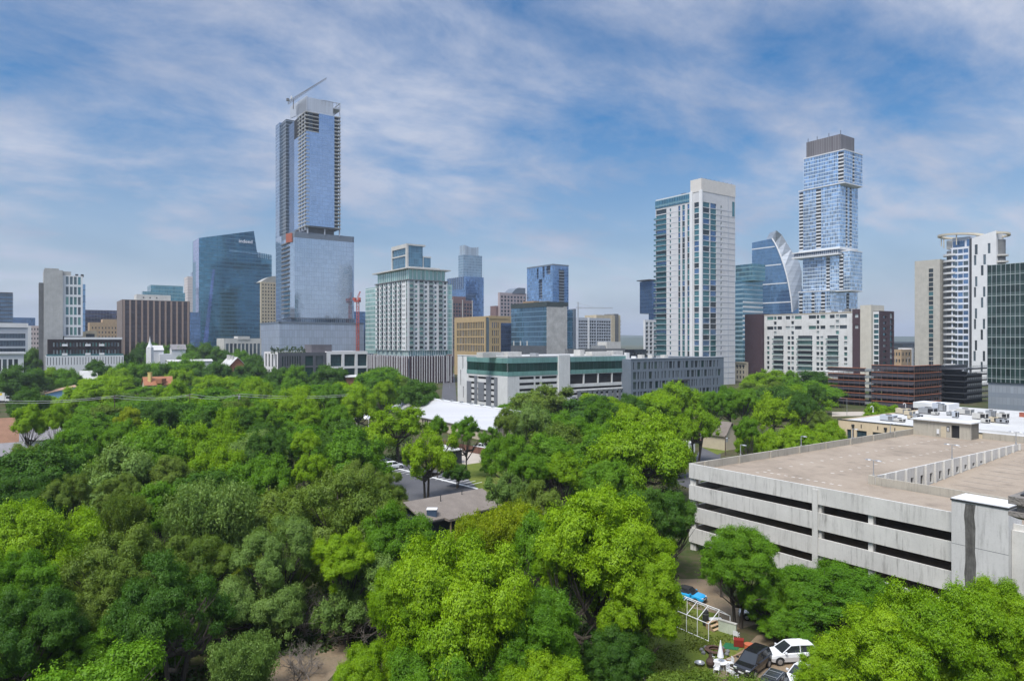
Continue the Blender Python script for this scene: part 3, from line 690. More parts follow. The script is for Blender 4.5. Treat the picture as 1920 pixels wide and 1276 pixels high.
# penthouse with framed glass
ph = sub(763, D12 + 12, 735, 794); Dp = D12 + 12; zp0, zp1 = zg + .9, zat(458, Dp)
Cph = curtain('penthouse_glass', (.11, .22, .30), 1.3, 4.2, frame=(.12, .2, .26), fw=.08, lh=.2, metal=.6)
m = MB(); m.prism(ph.poly(.4), zp0, zp1 - .5); t.part('penthouse_glass', m, Cph)
m = MB()
m.box(ph.fl, -.3, ph.fl.W + .4, zp1 - 2.2, zp1 + .6, -1, .4); m.box(ph.fl, ph.fl.W - 1.6, ph.fl.W + .4, zp0, zp1 - 2.2, -1, .4); m.box(ph.fl, 0, ph.fl.W - 1.7, zp0 + 9.5, zp0 + 10.4, -1, .35)
m.box(ph.fr, .41, ph.fr.W + 1.5, zp1 - .5, zp1 + .59, -12, .3); m.box(ph.fl, -.2, .8, zp0, zp1 - 2.2, -1, .4); t.part('penthouse_frame', m, M_pale)
s2 = Face(ph.fr.p(ph.fr.W, 0)[:2], R_, -L_, 10); m = MB(); m.box(s2, .3, s2.at(808), zp0, zat(480, Dp), -12, -.5); t.part('penthouse_wing', m, Cph)
m = MB(); m.box(s2, .05, s2.at(808) + .4, zat(480, Dp), zat(479, Dp) + .4, -12.2, -.2); m.box(s2, -.1, .28, zp0, zat(480, Dp), -1, -.3); t.part('penthouse_wing_frame', m, M_pale)
m = MB(); m.prism(t.foot(.8), zb2 - 1, zb1); t.part('terrace_storey', m, curtain('terrace_glass', (.34, .52, .50), 1.8, 6, frame=(.75, .77, .75), fw=.4, lh=.2, metal=.5))
# base
bs = sub(764, D12 - 3, 688, 848)
m = MB(); rb1 = cells(0, bs.fl.W, 2, zb2 - 1, 44, 6, .5, .55); rb2 = cells(0, bs.fr.W, 2, zb2 - 1, 30, 6, .55, .55)
rb1 = holes(m, bs.fl, 0, zb2, rb1, .4); rb2 = holes(m, bs.fr, 0, zb2, rb2, .4)
pp = bs.poly(); m.quad([(p[0], p[1], zb2 - .4) for p in pp], None, 0)
t.part('base_wall', m, plain('mauve_grey_panel', (.19, .175, .20), .7, .05)); t.panes(bs.fl, rb1, [G_dark], .4, 'base_opening'); t.panes(bs.fr, rb2, [G_dark], .4, 'base_opening')
rg = random.Random(8); fw_, fp = [], []
for fc, n in ((bs.fl, 26), (bs.fr, 18)):
    for i in range(n):
        a = fc.W * (i + .5) / n + rg.uniform(-.5, .5); m = MB(); m.box(fc, a, a + rg.uniform(.22, .42), rg.choice((0, 1)), zb2 + rg.uniform(-.4, .6), .01, .5); fw_.append(m)
        m = MB(); a += fc.W / n * .4; m.box(fc, a, a + rg.uniform(.8, 1.5), 0, zb2 + rg.uniform(-1, 0), .01, .25); fp.append(m)
t.many('white_fin', fw_, M_white); t.many('plum_panel', fp, M_plum)

# --- stepped blue tower, brown hotel, golden office, pink tower, blue tower
t = Tower('stepped_tower', 'slender stepped blue tower with scooped crown behind the golden office', 'residential tower', 873, 900, 838, 907, 518)
t.shell(curtain('deep_blue_wall', (.17, .29, .50), 1.8, 3.6, frame=(.1, .16, .27), fw=.2, lh=.4))
mb = MB()
for i in range(9): a = t.fl.W * (.05 + .1 * i); mb.box(t.fl, a, a + 1.2, t.z - 16, t.z + .5, -.5, .6)
t.part('parapet_fin', mb, M_slate)
u = sub(869, 910, 859.5, 904); m = MB(); m.prism(u.poly(), t.z, zat(477, 910)); t.part('upper_shaft', m, curtain('upper_blue', (.27, .38, .48), 2.4, 3.6, frame=(.22, .28, .33), fw=.5, lh=.7, metal=.6))
u2 = sub(872, 912, 867.5, 897); zq = zat(477, 910)
m = MB(); fcc = u2.fr; P = [(0, zq), (0, zat(459, 912))] + [(fcc.W * i / 8, zat(459 + 3.2 * math.sin(math.pi * i / 8) + 1.5 * i / 8, 912)) for i in range(1, 9)] + [(fcc.W, zq)]
m.fprism(fcc, P, -14, 0); t.part('scooped_crown', m, curtain('crown_glass', (.45, .52, .58), 2.2, 20, frame=(.4, .45, .5), fw=.3, lh=.3, metal=.5, rough=.3))
t = Tower('brick_hotel', 'reddish brown gridded hotel left of the golden office', 'hotel', 848, 800, 838, 886, 562)
M_rb = plain('red_brown_stone', (.19, .12, .115), .8, .06)
t.shell(M_rb, cells(0, t.lw, 20, t.z - 3, 4, 14, .6, .5), cells(.5, t.rw - .5, 20, t.z - 3, 7, 13, .7, .65), .4, pane=[G_dark, G_mid], parapet=.5)
t.fbox('penthouse', t.fr, t.rw * .12, t.rw * .72, t.z, t.z + 4.5, -18, -3, M_rb)
for k in (0, .5, 1): t.fbox('corner_pier', t.fr, t.rw * k * .97, t.rw * k * .97 + .9, 0, t.z + .4, -.5, .5, M_pale)
D15 = 560
t = Tower('golden_office', 'golden stone office with grids of narrow dark windows', 'office building', 917, D15, 852, 960, 592)
fl, fr, zt = t.fl, t.fr, t.z
a1, a2 = fl.at(856), fl.at(907.5); zlo = zat(660, D15)
rl = []
for j in range(4):
    h_ = (zt - 4 - zlo) / 4; z = zlo + j * h_
    for i in range(17):
        c = (a2 - a1) / 17; rl.append((a1 + i * c + c * .15, a1 + i * c + c * .85, z + h_ * .06, z + h_ * .9))
rl.append((fl.at(910.5), fl.W - .02, 0, zt - 1))
rr = []
for j in range(4):
    h_ = (zt - 4 - zlo) / 4; z = zlo + j * h_
    for i in range(4): c = (fr.at(936) - fr.at(922)) / 4; rr.append((fr.at(922) + i * c + c * .2, fr.at(922) + i * c + c * .8, z + h_ * .08, z + h_ * .82))
t.shell(M_gold, rl, rr, .5, pane=[G_dark, G_mid, G_blue])
t.fbox('glass_wing', fr, fr.at(939), fr.W + 6, 0, zt - 5.5, -20, .3, curtain('navy_glass', (.09, .16, .30), 1.4, 3.9, frame=(.05, .08, .15)))
t.fbox('cornice', fr, -.1, fr.at(954), zt - 2.2, zt + .15, -.5, .35, M_gold)
t = Tower('residential_tower', 'pinkish stone tower with white window grid and rounded top left of the blue tower', 'residential tower', 937, 850, None, 987, 548, lw=4)
M_pk = plain('pinkish_stone', (.40, .33, .33), .8, .05)
t.shell(M_pk, [], cells(1, t.rw - .5, 20, t.z - 3, 8, 15, .6, .62), .4, pane=[G_dark, G_mid], parapet=.6)
fr = t.fr; ap = [(fr.W * .45, t.z)] + [(fr.W * (.45 + .5 * i / 6), t.z + 7.0 * math.sin(math.pi * .5 * min(1, i / 3))) for i in range(1, 7)] + [(fr.W * .95, t.z)]
m = MB(); m.fprism(fr, ap, -18, .5); t.part('rounded_crown', m, M_slate)
t.fbox('side_wing', fr, fr.at(930, -3), 0, 20, zat(573, 850), -16, -3, M_rb)
t = Tower('blue_tower', 'square blue glass tower with dark balcony slots in the skyline centre', 'residential tower', 1036, 800, 988, 1066, 495)
fl, fr, zt = t.fl, t.fr, t.z
Cb = curtain('mid_blue_wall', (.26, .42, .66), 2.0, 3.5, frame=(.14, .22, .36), fw=.14, lh=.4, var=.35)
sl = [(fl.at(a), fl.at(b), zat(y1, 815), zat(y0, 815)) for a, b, y0, y1 in ((1006.5, 1009.5, 502, 522), (1017.5, 1021, 500, 521), (1024.5, 1032, 500, 516), (1010.5, 1016.5, 523, 560))]
srr = [(fr.at(1048), fr.at(1058), 20, zt - 6)]
t.shell(Cb, sl, srr, 2.5, roofmat=M_roofg); t.panes(fl, sl, [curtain('slot_dark', (.05, .06, .08), 4, 3.5, span=.35, spcol=(.25, .27, .3), metal=.2)], 2.5, 'balcony_slot')
bb = MB(); bb.fquad(fr, srr[0][0], srr[0][1], 20, zt - 6, -2.45); t.part('balcony_slot', bb, M_charcoal)
t.balconies(fr, [(srr[0][0] + .1, srr[0][1] - .1)], [zt - 8 - i * 3.5 for i in range(20)], .1, M_lgrey, M_slate, d0=-2.4)
for fc in (fl, fr): t.fbox('cornice', fc, 0, fc.W, zt - 1.4, zt + .3, -.6, .3, M_slate)

# --- glass and concrete office, centre
D18 = 480
t = Tower('glass_office', 'blue glass office with a blank board concrete wall at its corner', 'office building', 1025, D18, 958.5, 1079, 566)
fl, fr, zt = t.fl, t.fr, t.z
Cw = curtain('mirror_blue_glass', (.22, .38, .52), 1.5, 3.6, frame=(.10, .18, .26), fw=.08, lh=.35, span=.2, spcol=(.2, .34, .47), var=.2, big=.4)
zb_ = zat(648, D18)
mb = MB(); aP = fr.at(1063)
mb.box(fl, 0, fl.W, zb_, zt - 3.2, -15, -.01); mb.box(fr, aP, fr.W, 0, zt - 5, -20, -3); t.part('glass_wall', mb, Cw)
mb = MB(); mb.box(fr, .02, aP, 0, zt - 2.6, -12, .3); t.part('concrete_wall', mb, plain('board_marked_concrete', (.46, .45, .43), .9, .16, .25, streak=.25))
mb = MB(); mb.box(fl, -.2, fl.W + .4, zt - 3.18, zt + .3, -15, .35); mb.box(fr, .42, aP + 1, zt - 2.58, zt + .28, -15, .36); t.part('cornice', mb, plain('dark_green_metal', (.05, .065, .065), .5))
mb = MB(); mb.box(fl, 0, fl.W, 0, zb_ - .02, -15, .4); t.part('base_wall', mb, plain('slate_base', (.085, .095, .11), .7))
t.fbox('side_pier', fr, fr.W, fr.W + 2.2, 0, zt - 4, -14, -2, M_slate)
cs = []
for px in (963, 975.5, 988): m = MB(); m.box(fl, fl.at(px), fl.at(px) + 1.0, zb_, zb_ + 3.4, .02, .35); cs.append(m)
t.many('column', cs, M_pale)
t.fbox('roof_machinery', fl, 8, 22, zt + .3, zt + 2.0, -14, -5, M_wood)
for k in range(4): t.fbox('roof_vent', fl, 24 + k * 3, 25.5 + k * 3, zt + .3, zt + 1.5, -10, -8, M_metal)

# --- balcony apartments and distant crane
D19 = 600
t = Tower('balcony_apartments', 'grey and white balcony apartment slab right of the concrete wall', 'apartment building', 1084, D19, 1079, 1152, 595)
fl, fr, zt = t.fl, t.fr, t.z
rr = cells(.6, fr.at(1102), 5, zt - 2, 5, 16, .85, .62) + cells(fr.at(1105), fr.at(1118), 5, zt - 2, 3, 16, .85, .62) + cells(fr.at(1119), fr.at(1145), 5, zt - 2, 6, 16, .85, .62)
t.shell(M_lgrey, [], rr, 1.4, pane=[G_dark, G_mid, M_dconc], wname='balcony_bay')
t.fbox('upper_wing', fr, fr.at(1118.5), fr.at(1152), zt, zat(589, D19), -16, -.1, M_beige)
t.fbox('end_wall', fr, fr.at(1145.5), fr.at(1152.5), 0, zat(589.5, D19), -16, .5, M_beige)
t.fbox('stair_tower', fr, fr.at(1152.7), fr.at(1161), 0, zat(586, D19), -14, -1, M_dconc)
t.fbox('side_wing', fr, fr.at(1161), fr.at(1166), 0, zat(588, D19), -14, -2, M_beige)
bl = []
for k in range(14): m = MB(); m.box(fr, fr.at(1166), fr.at(1168.5), zt - 3 - k * 3.4, zt - 1.8 - k * 3.4, -10, -3); bl.append(m)
t.many('balcony', bl, M_lgrey)
for px in (1103.5,): t.fbox('white_pier', fr, fr.at(1102.3), fr.at(1104.8), 0, zt + .3, -1, .6, M_white)
Dc = 1500
cr = T('tower_crane', (px2w(1120, Dc).x, Dc, 0), 'thin flat-top construction crane far away right of the blue tower', 'crane')
m = MB(); xa, xb, zc = px2w(1080, Dc).x, px2w(1149, Dc).x, zat(578, Dc)
for s in (0, 2.6): m.tube((xa, Dc, zc + s), (xb, Dc, zc + s * .5), .5, n=4)
for k in range(30):
    q = lambda u: xa + (xb - xa) * u
    m.tube((q(k / 30), Dc, zc), (q((k + .5) / 30), Dc, zc + 2.4), .3, n=4); m.tube((q((k + .5) / 30), Dc, zc + 2.4), (q((k + 1) / 30), Dc, zc), .3, n=4)
m.tube((xa, Dc, zat(567, Dc)), (px2w(1115, Dc).x, Dc, zc + 2), .25, n=4)
cr.part('jib', m, M_metal)
m = MB(); m.tube((px2w(1084, Dc).x, Dc, 0), (px2w(1084, Dc).x, Dc, zat(566, Dc)), 1.6, n=4); cr.part('mast', m, M_metal)
# --- white high-rise on the right of centre
D20 = 450
t = Tower('white_highrise', 'tall white condominium tower with teal window bands and square crown', 'residential tower', 1315, D20, 1229.5, 1378.5, 356)
fl, fr, zt = t.fl, t.fr, t.z
n = 33; z00 = zat(700, D20); fh = (zt - z00) / n
lf = lambda px: fl.at(px); rf = lambda px: fr.at(px)
rl, rr, sm = [], [], []
for j in range(-2, n - 2):
    z = z00 + j * fh
    if z < 1: continue
    rl.append((0.3, lf(1249.5), z + .35, z + fh - .25))
    sm.append((lf(1255.5), lf(1258.2), z + .9, z + fh - .8))
    for a, b in ((1271.5, 1275.5), (1279, 1284), (1288.5, 1293.3)): rl.append((lf(a), lf(b), z + .16, z + fh - .14))
    rl.append((lf(1301.5), lf(1311), z + .25, z + fh - .25))
    rr.append((rf(1317.5), rf(1330.5), z + .25, z + fh - .25)); rr.append((rf(1332), rf(1343.2), z + .16, z + fh - .2))
    rr.append((rf(1351.2), rf(1353.4), z + .9, z + fh - .8))
t.shell(plain('white_precast', (.56, .56, .57), .75, .05, .15, streak=.1), rl + sm, rr, .45, pane=[G_teal, G_teal, G_teal, G_blue, G_dark], roofmat=M_roofg)
ln = []
for j in range(-2, n - 2):       # slab edge line between storeys
    z = z00 + j * fh
    if z < 1: continue
    m = MB(); m.box(fl, lf(1249.5), lf(1271), z - .12, z + .12, -.1, .12); ln.append(m); m = MB(); m.box(fr, rf(1343.2), fr.W, z - .12, z + .12, -.1, .12); ln.append(m)
t.many('storey_ledge', ln, M_lgrey)
t.balconies(fl, [(-1.2, lf(1249))], [z00 + j * fh + .4 for j in range(0, n - 3)], .9, M_lgrey, G_teal)
t.fbox('top_glass_band', fl, -.3, lf(1293.5), zt - 6.3, zt - .8, -.3, .35, C_teal)
for px in (1294.2, 1312): t.fbox('pilaster', fl, lf(px), lf(px + 5.4), 0, zt, -.3, .8, M_white)
t.fbox('edge_joint', fr, rf(1364.6), rf(1365.6), 0, zt + 6, -.3, .12, M_lgrey)
cw = sub(1315, D20 - .3, 1294.5, 1379); zc1 = zat(334, D20)
zc0 = zat(358, D20)
m = MB(); m.prism(cw.poly(), zc0, zc1); t.part('crown', m, plain('crown_stucco', (.60, .57, .53), .8, .04))
m = MB()
for px in range(1317, 1376, 8): m.box(cw.fr, cw.fr.at(px), cw.fr.at(px) + .3, zc1, zc1 + .5, -1, -.4)
t.part('roof_rail', m, M_dmetal)
t.fbox('corner_window', fr, rf(1372.8), rf(1377), zt - 14, zt - 4, -.3, .15, G_teal)
t.fbox('roof_machine', fl, lf(1262), lf(1270), zt, zt + 2.6, -14, -8, M_dmetal)
t = Tower('apartment_block', 'small white balcony block hugging the left side of the tall white condominium', 'apartment building', 1209, 560, None, 1240, 599, lw=1.5)
t.shell(M_white, [], cells(.3, t.rw - .2, 2, t.z - 1.5, 4, 13, .62, .75), .8, pane=[G_mid, G_dark], parapet=.6)
t = Tower('office_tower', 'sliver of dark blue tower behind the left edge of the tall white condominium', 'office tower', 1219, 700, None, 1250, 587, lw=2)
t.shell(C_navy)
t.fbox('upper_shaft', t.fr, t.fr.at(1223.5), t.rw, t.z, zat(526, 700), -18, -.5, C_navy); t.fbox('roof_canopy', t.fr, t.fr.at(1217.5), t.rw, zat(525, 700), zat(523.3, 700), -18, 0, M_charcoal)

# --- teal block and sail-shaped tower
t = Tower('teal_office', 'teal banded glass office squeezed right of the tall white condominium', 'office building', 1393, 620, 1374, 1430, 526)
Ct = curtain('teal_bands', (.13, .28, .36), 1.5, 4.2, span=.4, spcol=(.34, .46, .52), frame=(.12, .24, .3), fw=.08, lh=.3)
t.shell(Ct, parapet=.8)
t.fbox('upper_block', t.fl, 0, t.fl.W + 8, t.z, zat(496, 625), -22, -4, C_teal)
wb = []
for k in range(9): m = MB(); m.box(t.fr, 0, t.fr.W + .2, t.z - 20 - k * 4.2, t.z - 18.6 - k * 4.2, -.3, .4); wb.append(m)
t.many('white_band', wb, M_white)
t.fbox('lower_pier', t.fr, t.rw * .15, t.rw * .8, 0, zat(640, 615), -1, .9, M_bluegrey)
D23 = 720
t = Tower('sail_tower', 'curved sail-shaped glass tower with pale metal flank', 'office tower', 1487, D23, 1410, 1505, 585)
fl, fr = t.fl, t.fr
Cs2 = curtain('sail_dark_glass', (.17, .30, .46), 1.4, 4.0, frame=(.10, .18, .28), fw=.08, lh=.35, var=.2)
cur = [(1448, 447), (1453, 455), (1459, 467), (1465, 482), (1471, 500), (1476, 518), (1480.5, 540), (1484, 562), (1486, 585)]
P = [fl.uz(1410, 455), fl.uz(1448, 447)] + [fl.uz(*c) for c in cur[1:]] + [(fl.W, 0), (fl.at(1410), 0)]
m = MB(); m.fprism(fl, P, -24, 0); t.part('glass_wall', m, Cs2)
cur2 = [(1453, 437), (1459, 429.5), (1466, 440), (1475, 455), (1484, 470), (1493, 484), (1500, 494), (1504, 505)]
# flank: ruled surface from the glass edge curve back to the outer curve
ed = [fl.uz(*c) for c in [(1448, 447)] + cur[1:]]
m = MB(); A = [Vector(fl.p(a, z, .25)) for a, z in ed]; A.append(Vector(fl.p(fl.W, 0, .25)))
outer = [(1456, 432), (1466, 440), (1474, 453), (1483, 468), (1492, 482), (1499, 493), (1503, 508), (1503.5, 540), (1500, 585)]
fb = Face(fr.p(0, 0)[:2] + np.zeros(2), R_, -L_, fr.W)
B = []
for (px, py) in outer:
    d_ = D23 + 10; q = px2w(px, d_); B.append(Vector((q.x, q.y, zat(py, d_))))
q = px2w(1499, D23 + 10); B.append(Vector((q.x, q.y, 0)))
for i in range(len(A) - 1):
    la, lb = (A[i] - A[i + 1]).length, 1
    m.quad([A[i + 1], B[i + 1], B[i], A[i]], [(0, A[i + 1].z), (14, B[i + 1].z), (14, B[i].z), (0, A[i].z)])
    m.quad([A[i] + Vector((-.5, 18, 0)), B[i] + Vector((-.5, 18, 0)), B[i + 1] + Vector((-.5, 18, 0)), A[i + 1] + Vector((-.5, 18, 0))])
    m.quad([B[i + 1], B[i + 1] + Vector((-.5, 18, 0)), B[i] + Vector((-.5, 18, 0)), B[i]])
m.quad([A[0], B[0], B[0] + Vector((-.5, 18, 0)), A[0] + Vector((-.5, 18, 0))])
t.part('metal_flank', m, curtain('flank_metal', (.46, .50, .55), 30, 4.0, frame=(.3, .34, .38), fw=.1, lh=.4, metal=.35, rough=.45, var=.08, big=.05))
wb = []
for py in (461.5, 496, 531.5, 567): m = MB(); a1 = max([a for a, z in ed if z > zat(py, D23) - 1] or [fl.W]); m.box(fl, fl.at(1410), a1 - .3, zat(py + .9, D23 + 15), zat(py - .9, D23 + 15), -.5, .35); wb.append(m)
t.many('white_band', wb, M_white)
m = MB()
for i in range(len(ed) - 1): m.tube(fl.p(ed[i][0], ed[i][1], .4), fl.p(ed[i + 1][0], ed[i + 1][1], .4), .7, n=6)
t.part('edge_rib', m, M_white)

# --- stacked, offset glass tower
D24 = 650
Ci = curtain('stack_glass', (.42, .55, .71), 1.7, 3.5, frame=(.62, .70, .76), fw=.16, lh=.55, var=.55, big=.12, metal=.8)
t = Tower('stacked_tower', 'tall pale blue glass tower of shifted stacked blocks with dark louvred crown', 'skyscraper', 1552, D24, 1497.5, 1608, 540)
def stack(pxc, D, pxl, pxr, ya, yb, nm, balc):
    s = sub(pxc, D, pxl, pxr); z0, z1 = zat(yb, D), zat(ya, D)
    rl = [(s.fl.at(a), s.fl.at(b), z0 + 1, z1 - 1) for a, b in balc[0]]; rr = [(s.fr.at(a), s.fr.at(b), z0 + 1, z1 - 1) for a, b in balc[1]]
    m = MB(); rl = holes(m, s.fl, z0, z1, rl, 1.8); rr = holes(m, s.fr, z0, z1, rr, 1.8)
    p = s.poly(); m.quad([(q[0], q[1], z1) for q in p]); m.quad([(q[0], q[1], z0) for q in p[::-1]])
    fb, rb = Face(s.C + R_ * s.rw, L_, R_, s.lw), Face(s.C + R_ * s.rw + L_ * s.lw, -R_, L_, s.rw); m.fquad(fb, 0, s.lw, z0, z1); m.fquad(rb, 0, s.rw, z0, z1)
    t.part(nm, m, Ci)
    t.panes(s.fl, rl, [M_dconc], 1.8, 'balcony_slot'); t.panes(s.fr, rr, [M_dconc], 1.8, 'balcony_slot')
    nf = max(2, int((z1 - z0) / 3.5)); zs = [z0 + 1.3 + i * (z1 - z0 - 2) / nf for i in range(nf)]
    for fc, rs in ((s.fl, rl), (s.fr, rr)):
        if rs: t.balconies(fc, [(r[0] + .05, r[1] - .05) for r in rs], zs, .25, M_white, M_white, th=.3, rh=1.0, d0=-1.7)
    for za, zb_ in ((z1 - .02, z1 + .9), (z0 - .9, z0 + .02)): m = MB(); m.prism(s.poly(-.35), za, zb_); t.part('storey_edge', m, M_white)
    return s
stack(1556, D24, 1497.5, 1608, 545, 700, 'lower_block', ([(1498.5, 1505), (1521.5, 1527.5), (1539.5, 1547)], [(1587, 1592)]))
stack(1594, D24 - 6, 1505.5, 1616.5, 470.5, 543, 'third_block', ([(1549, 1556), (1573.5, 1581.5)], []))
stack(1575, D24, 1498, 1608.5, 345, 463, 'second_block', ([(1498.6, 1506), (1530, 1539.5)], [(1585.5, 1589), (1593, 1597)]))
stack(1583, D24 - 4, 1507.5, 1617, 281, 341, 'top_block', ([(1571.5, 1582)], [(1598.5, 1602)]))
s = sub(1572, D24 - 3, 1484.5, 1606); z0, z1 = zat(477, D24), zat(466, D24)
m = MB(); m.prism(s.poly(), z0, z0 + 1.4); m.prism(s.poly(), z1 - .6, z1 + .4); t.part('sky_terrace', m, M_white)
m = MB(); m.prism(s.poly(1.5), z0 + 1.4, z1 - .6); t.part('terrace_glass', m, curtain('terrace_dark', (.14, .18, .24), 2.0, 6, frame=(.7, .7, .7), fw=.3))
s = sub(1576, D24, 1512, 1602); z0, z1 = zat(282, D24), zat(251, D24)
m = MB(); m.prism(s.poly(), z0, z1); t.part('louvred_crown', m, curtain('louvre', (.125, .115, .12), 2.4, 30, frame=(.25, .24, .25), fw=.35, lh=.3, metal=.2, rough=.6, var=.25))
for px in (1513, 1530, 1552, 1574): t.fbox('roof_mast', s.fl, s.fl.at(px), s.fl.at(px) + .35, z1, z1 + 4, -2, -1.6, M_dmetal)

# --- white apartment slab with plum brick ends
D25 = 430
t = Tower('apartment_slab', 'white ten-storey apartment slab with plum brick ends and stacked balconies', 'apartment building', 1648, D25, 1433, 1676.5, 584)
fl, fr, zt = t.fl, t.fr, t.z
A = fl.at; Dl = lambda px: fl.D(px)
zz1 = lambda y, px=1500: zat(y, Dl(px))
fh = 3.55; rows = [zt - 3.6 - i * fh for i in range(13)]
small = []
def win(a, b, r): small.append((A(a), A(b), rows[r] + .3, rows[r] + 2.6))
for a, b in ((1438, 1450), (1451, 1456), (1457.5, 1466), (1473, 1481.5), (1483.5, 1488.5), (1490, 1503), (1516, 1530), (1531, 1536), (1538, 1547.5), (1555.5, 1565), (1567, 1573), (1574, 1588)): win(a, b, 0); win(a, b, 2)
for a, b in ((1451, 1456), (1483.5, 1488.5), (1531, 1536), (1567, 1573)): win(a, b, 1); win(a, b, 3)
for r in range(4, 11):
    for a, b in ((1438, 1442.5), (1476.5, 1481.5), (1483.5, 1488.5), (1530.5, 1536), (1538, 1543.5), (1582.5, 1588.5)): win(a, b, r)
    for a, b in ((1450.5, 1469), (1496, 1523), (1551, 1572)):
        small.append((A(a), A(b), rows[r] + .05, rows[r] + 3.0))
f2 = Face(fl.o, fl.u, fl.n, A(1600))
mb = MB(); small = holes(mb, f2, 0, zt, small, .6); mb.fquad(t.br, 0, t.br.W, 0, zt); mb.quad([(p[0], p[1], zt - .8) for p in t.foot()]); mb.fquad(t.bl, 0, t.bl.W, 0, zt)
t.part('white_wall', mb, M_white_st); t.panes(f2, small, [G_dark, G_mid, G_green, G_pale, G_dark], .6)
t.balconies(fl, [(A(a) - .3, A(b) + .3) for a, b in ((1450.5, 1469), (1496, 1523), (1551, 1572))], [rows[r] for r in range(4, 11)], 1.7, M_white, M_rail)
t.fbox('parapet', fl, 0, f2.W, zt, zt + .5, -.5, .2, M_beige)
m = MB(); m.box(fl, A(1400.5), -.02, 0, zt + 1.2, -16, 2.5); t.part('brick_end', m, M_plum)
m = MB(); rb = [(A(1604.5), A(1611), rows[0] + .2, rows[0] + 2.5), (A(1604.5), A(1611), rows[2] + .2, rows[2] + 2.5)]
fbk = Face(fl.p(0, 0, 1.2)[:2], fl.u, fl.n, A(1616)); rb = holes(m, fbk, 0, zt + 2, rb, .5, A(1600), A(1616)); m.box(fbk, A(1600), A(1616), 0, zt + 2, -14, -.55); t.part('brick_bay', m, M_plum); t.panes(fbk, rb, [G_pale], .5)
t.fbox('concrete_core', fl, A(1616.2), A(1637), 0, zat(572, Dl(1625)), -14, 2.2, plain('pale_core_concrete', (.52, .49, .42), .85, .06, .3, streak=.2))
fs = Face(fl.o, fl.u, fl.n, fl.W)
m = MB(); rs = cells(A(1638), A(1647.5), 4, zt - 1, 1, 13, .95, .72); rs = holes(m, fs, 0, zt, rs, .5, A(1637.2), fl.W); t.part('glazed_bay', m, M_white); t.panes(fs, rs, [G_mid, G_teal], .5)
m = MB(); rr = cells(fr.at(1655), fr.at(1663), 3, zt - 1.5, 1, 12, .8, .4) + cells(fr.at(1668.5), fr.at(1674.5), 3, zt - .5, 1, 12, .9, .8); rr = holes(m, fr, 0, zt + .6, rr, .6); t.part('brick_wall', m, M_plum); t.panes(fr, rr, [G_pale, G_mid, G_teal], .6)
m = MB(); m.box(fr, .05, fr.W, zt + .3, zt + .59, -14, -.05); t.part('brick_roof', m, M_roofg)
rgx = random.Random(3)
for k in range(9):
    a = A(1525 + k * 12); t.fbox('roof_unit', fl, a, a + rgx.uniform(2, 4), zt - .8, zt + rgx.uniform(1.5, 3.4), -11, -7, rgx.choice([M_metal, M_dconc, M_lgrey]))
t = Tower('boundary_wall', 'plain pale concrete wall below the white apartment slab', 'wall', 1560, 396, 1512, 1600, 697)
t.shell(M_pale)
t.fbox('coping', t.fl, 0, t.fl.W, t.z, t.z + .3, -1, .2, M_white)

# --- cream corner building with arches, tan block far right
t = Tower('stone_building', 'small cream building with arched windows beside the plum brick end wall', 'building', 1398, 500, 1377, 1403, 679)
M_cr = plain('cream_stone', (.60, .52, .38), .8, .05)
t.shell(M_cr, cells(1, t.lw - .5, 1, t.z - 1.6, 3, 3, .4, .6), [], .4, pane=[G_dark], parapet=.4)
t.fbox('cornice', t.fl, -.5, t.lw + .5, t.z - .6, t.z + .3, -.5, .8, M_cr)
ar = []
for k in range(3):
    m = MB(); c = (t.lw - 1.5) * (k + .5) / 3 + 1; fcx = t.fl
    m.fprism(fcx, [(c + 1.2 * math.cos(q), t.z - 3.2 + 1.2 * math.sin(q)) for q in [math.pi * i / 8 for i in range(9)]], -.1, .12); ar.append(m)
t.many('arch', ar, G_dark)
t = Tower('brick_building', 'tan brick building with white end wall in the gap beside the concrete condominium tower', 'building', 1690, 520, 1672, 1712, 655)
t.shell(M_tan, cells(.5, t.lw - .5, 2, t.z - 1, 3, 4, .5, .5), cells(.5, t.rw - 3, 2, t.z - 1, 3, 4, .5, .5), .3, pane=[G_mid, G_dark], parapet=.5)
t.fbox('white_end', t.fr, t.rw - 2.5, t.rw, 0, t.z + 1, -10, .4, M_white)
t = Tower('office_block', 'flat grey roofed building behind the tan brick one', 'building', 1668, 640, None, 1716, 641, lw=20)
t.shell(C_grey, parapet=.5); t.fbox('roof_edge', t.fr, -1, t.rw + 1, t.z - 1, t.z + .3, -.4, 1, M_slate)

# --- oval condominium with white slotted wall
D27 = 470
t = Tower('oval_condo', 'concrete and white condominium tower with oval roof ring and curved balconies', 'residential tower', 1822, D27, 1715, 1868, 490)
fl, zt = t.fl, t.z
A = fl.at
ww = A(1762); zs_ = zat(488, fl.D(1735))
sw = cells(A(1741), A(1750), 2, zs_ - 6, 1, 24, .96, .82)
f1 = Face(fl.o, fl.u, fl.n, ww)
mb = MB(); sw = holes(mb, f1, 0, zs_, sw, .4); mb.box(f1, 0, ww, 0, zs_ - .01, -14, -.45); t.part('concrete_wall', mb, plain('banded_concrete', (.44, .42, .37), .85, .08, .3, streak=.25)); t.panes(f1, sw, [G_teal, G_dark], .4, 'stair_window')
zr_ = zat(470, D27 + 20); nf = 21; fh = (zr_ - 4) / nf
aw0, aw1 = A(1784), A(1816.5)
f3 = Face(fl.o, fl.u, fl.n, aw1)
rw = []
for j in range(nf): rw += [(aw0 + .6 + i * (aw1 - aw0 - .8) / 3 + .15, aw0 + .6 + (i + 1) * (aw1 - aw0 - .8) / 3 - .15, 4 + j * fh + .7, 4 + j * fh + fh - .7) for i in range(3)]
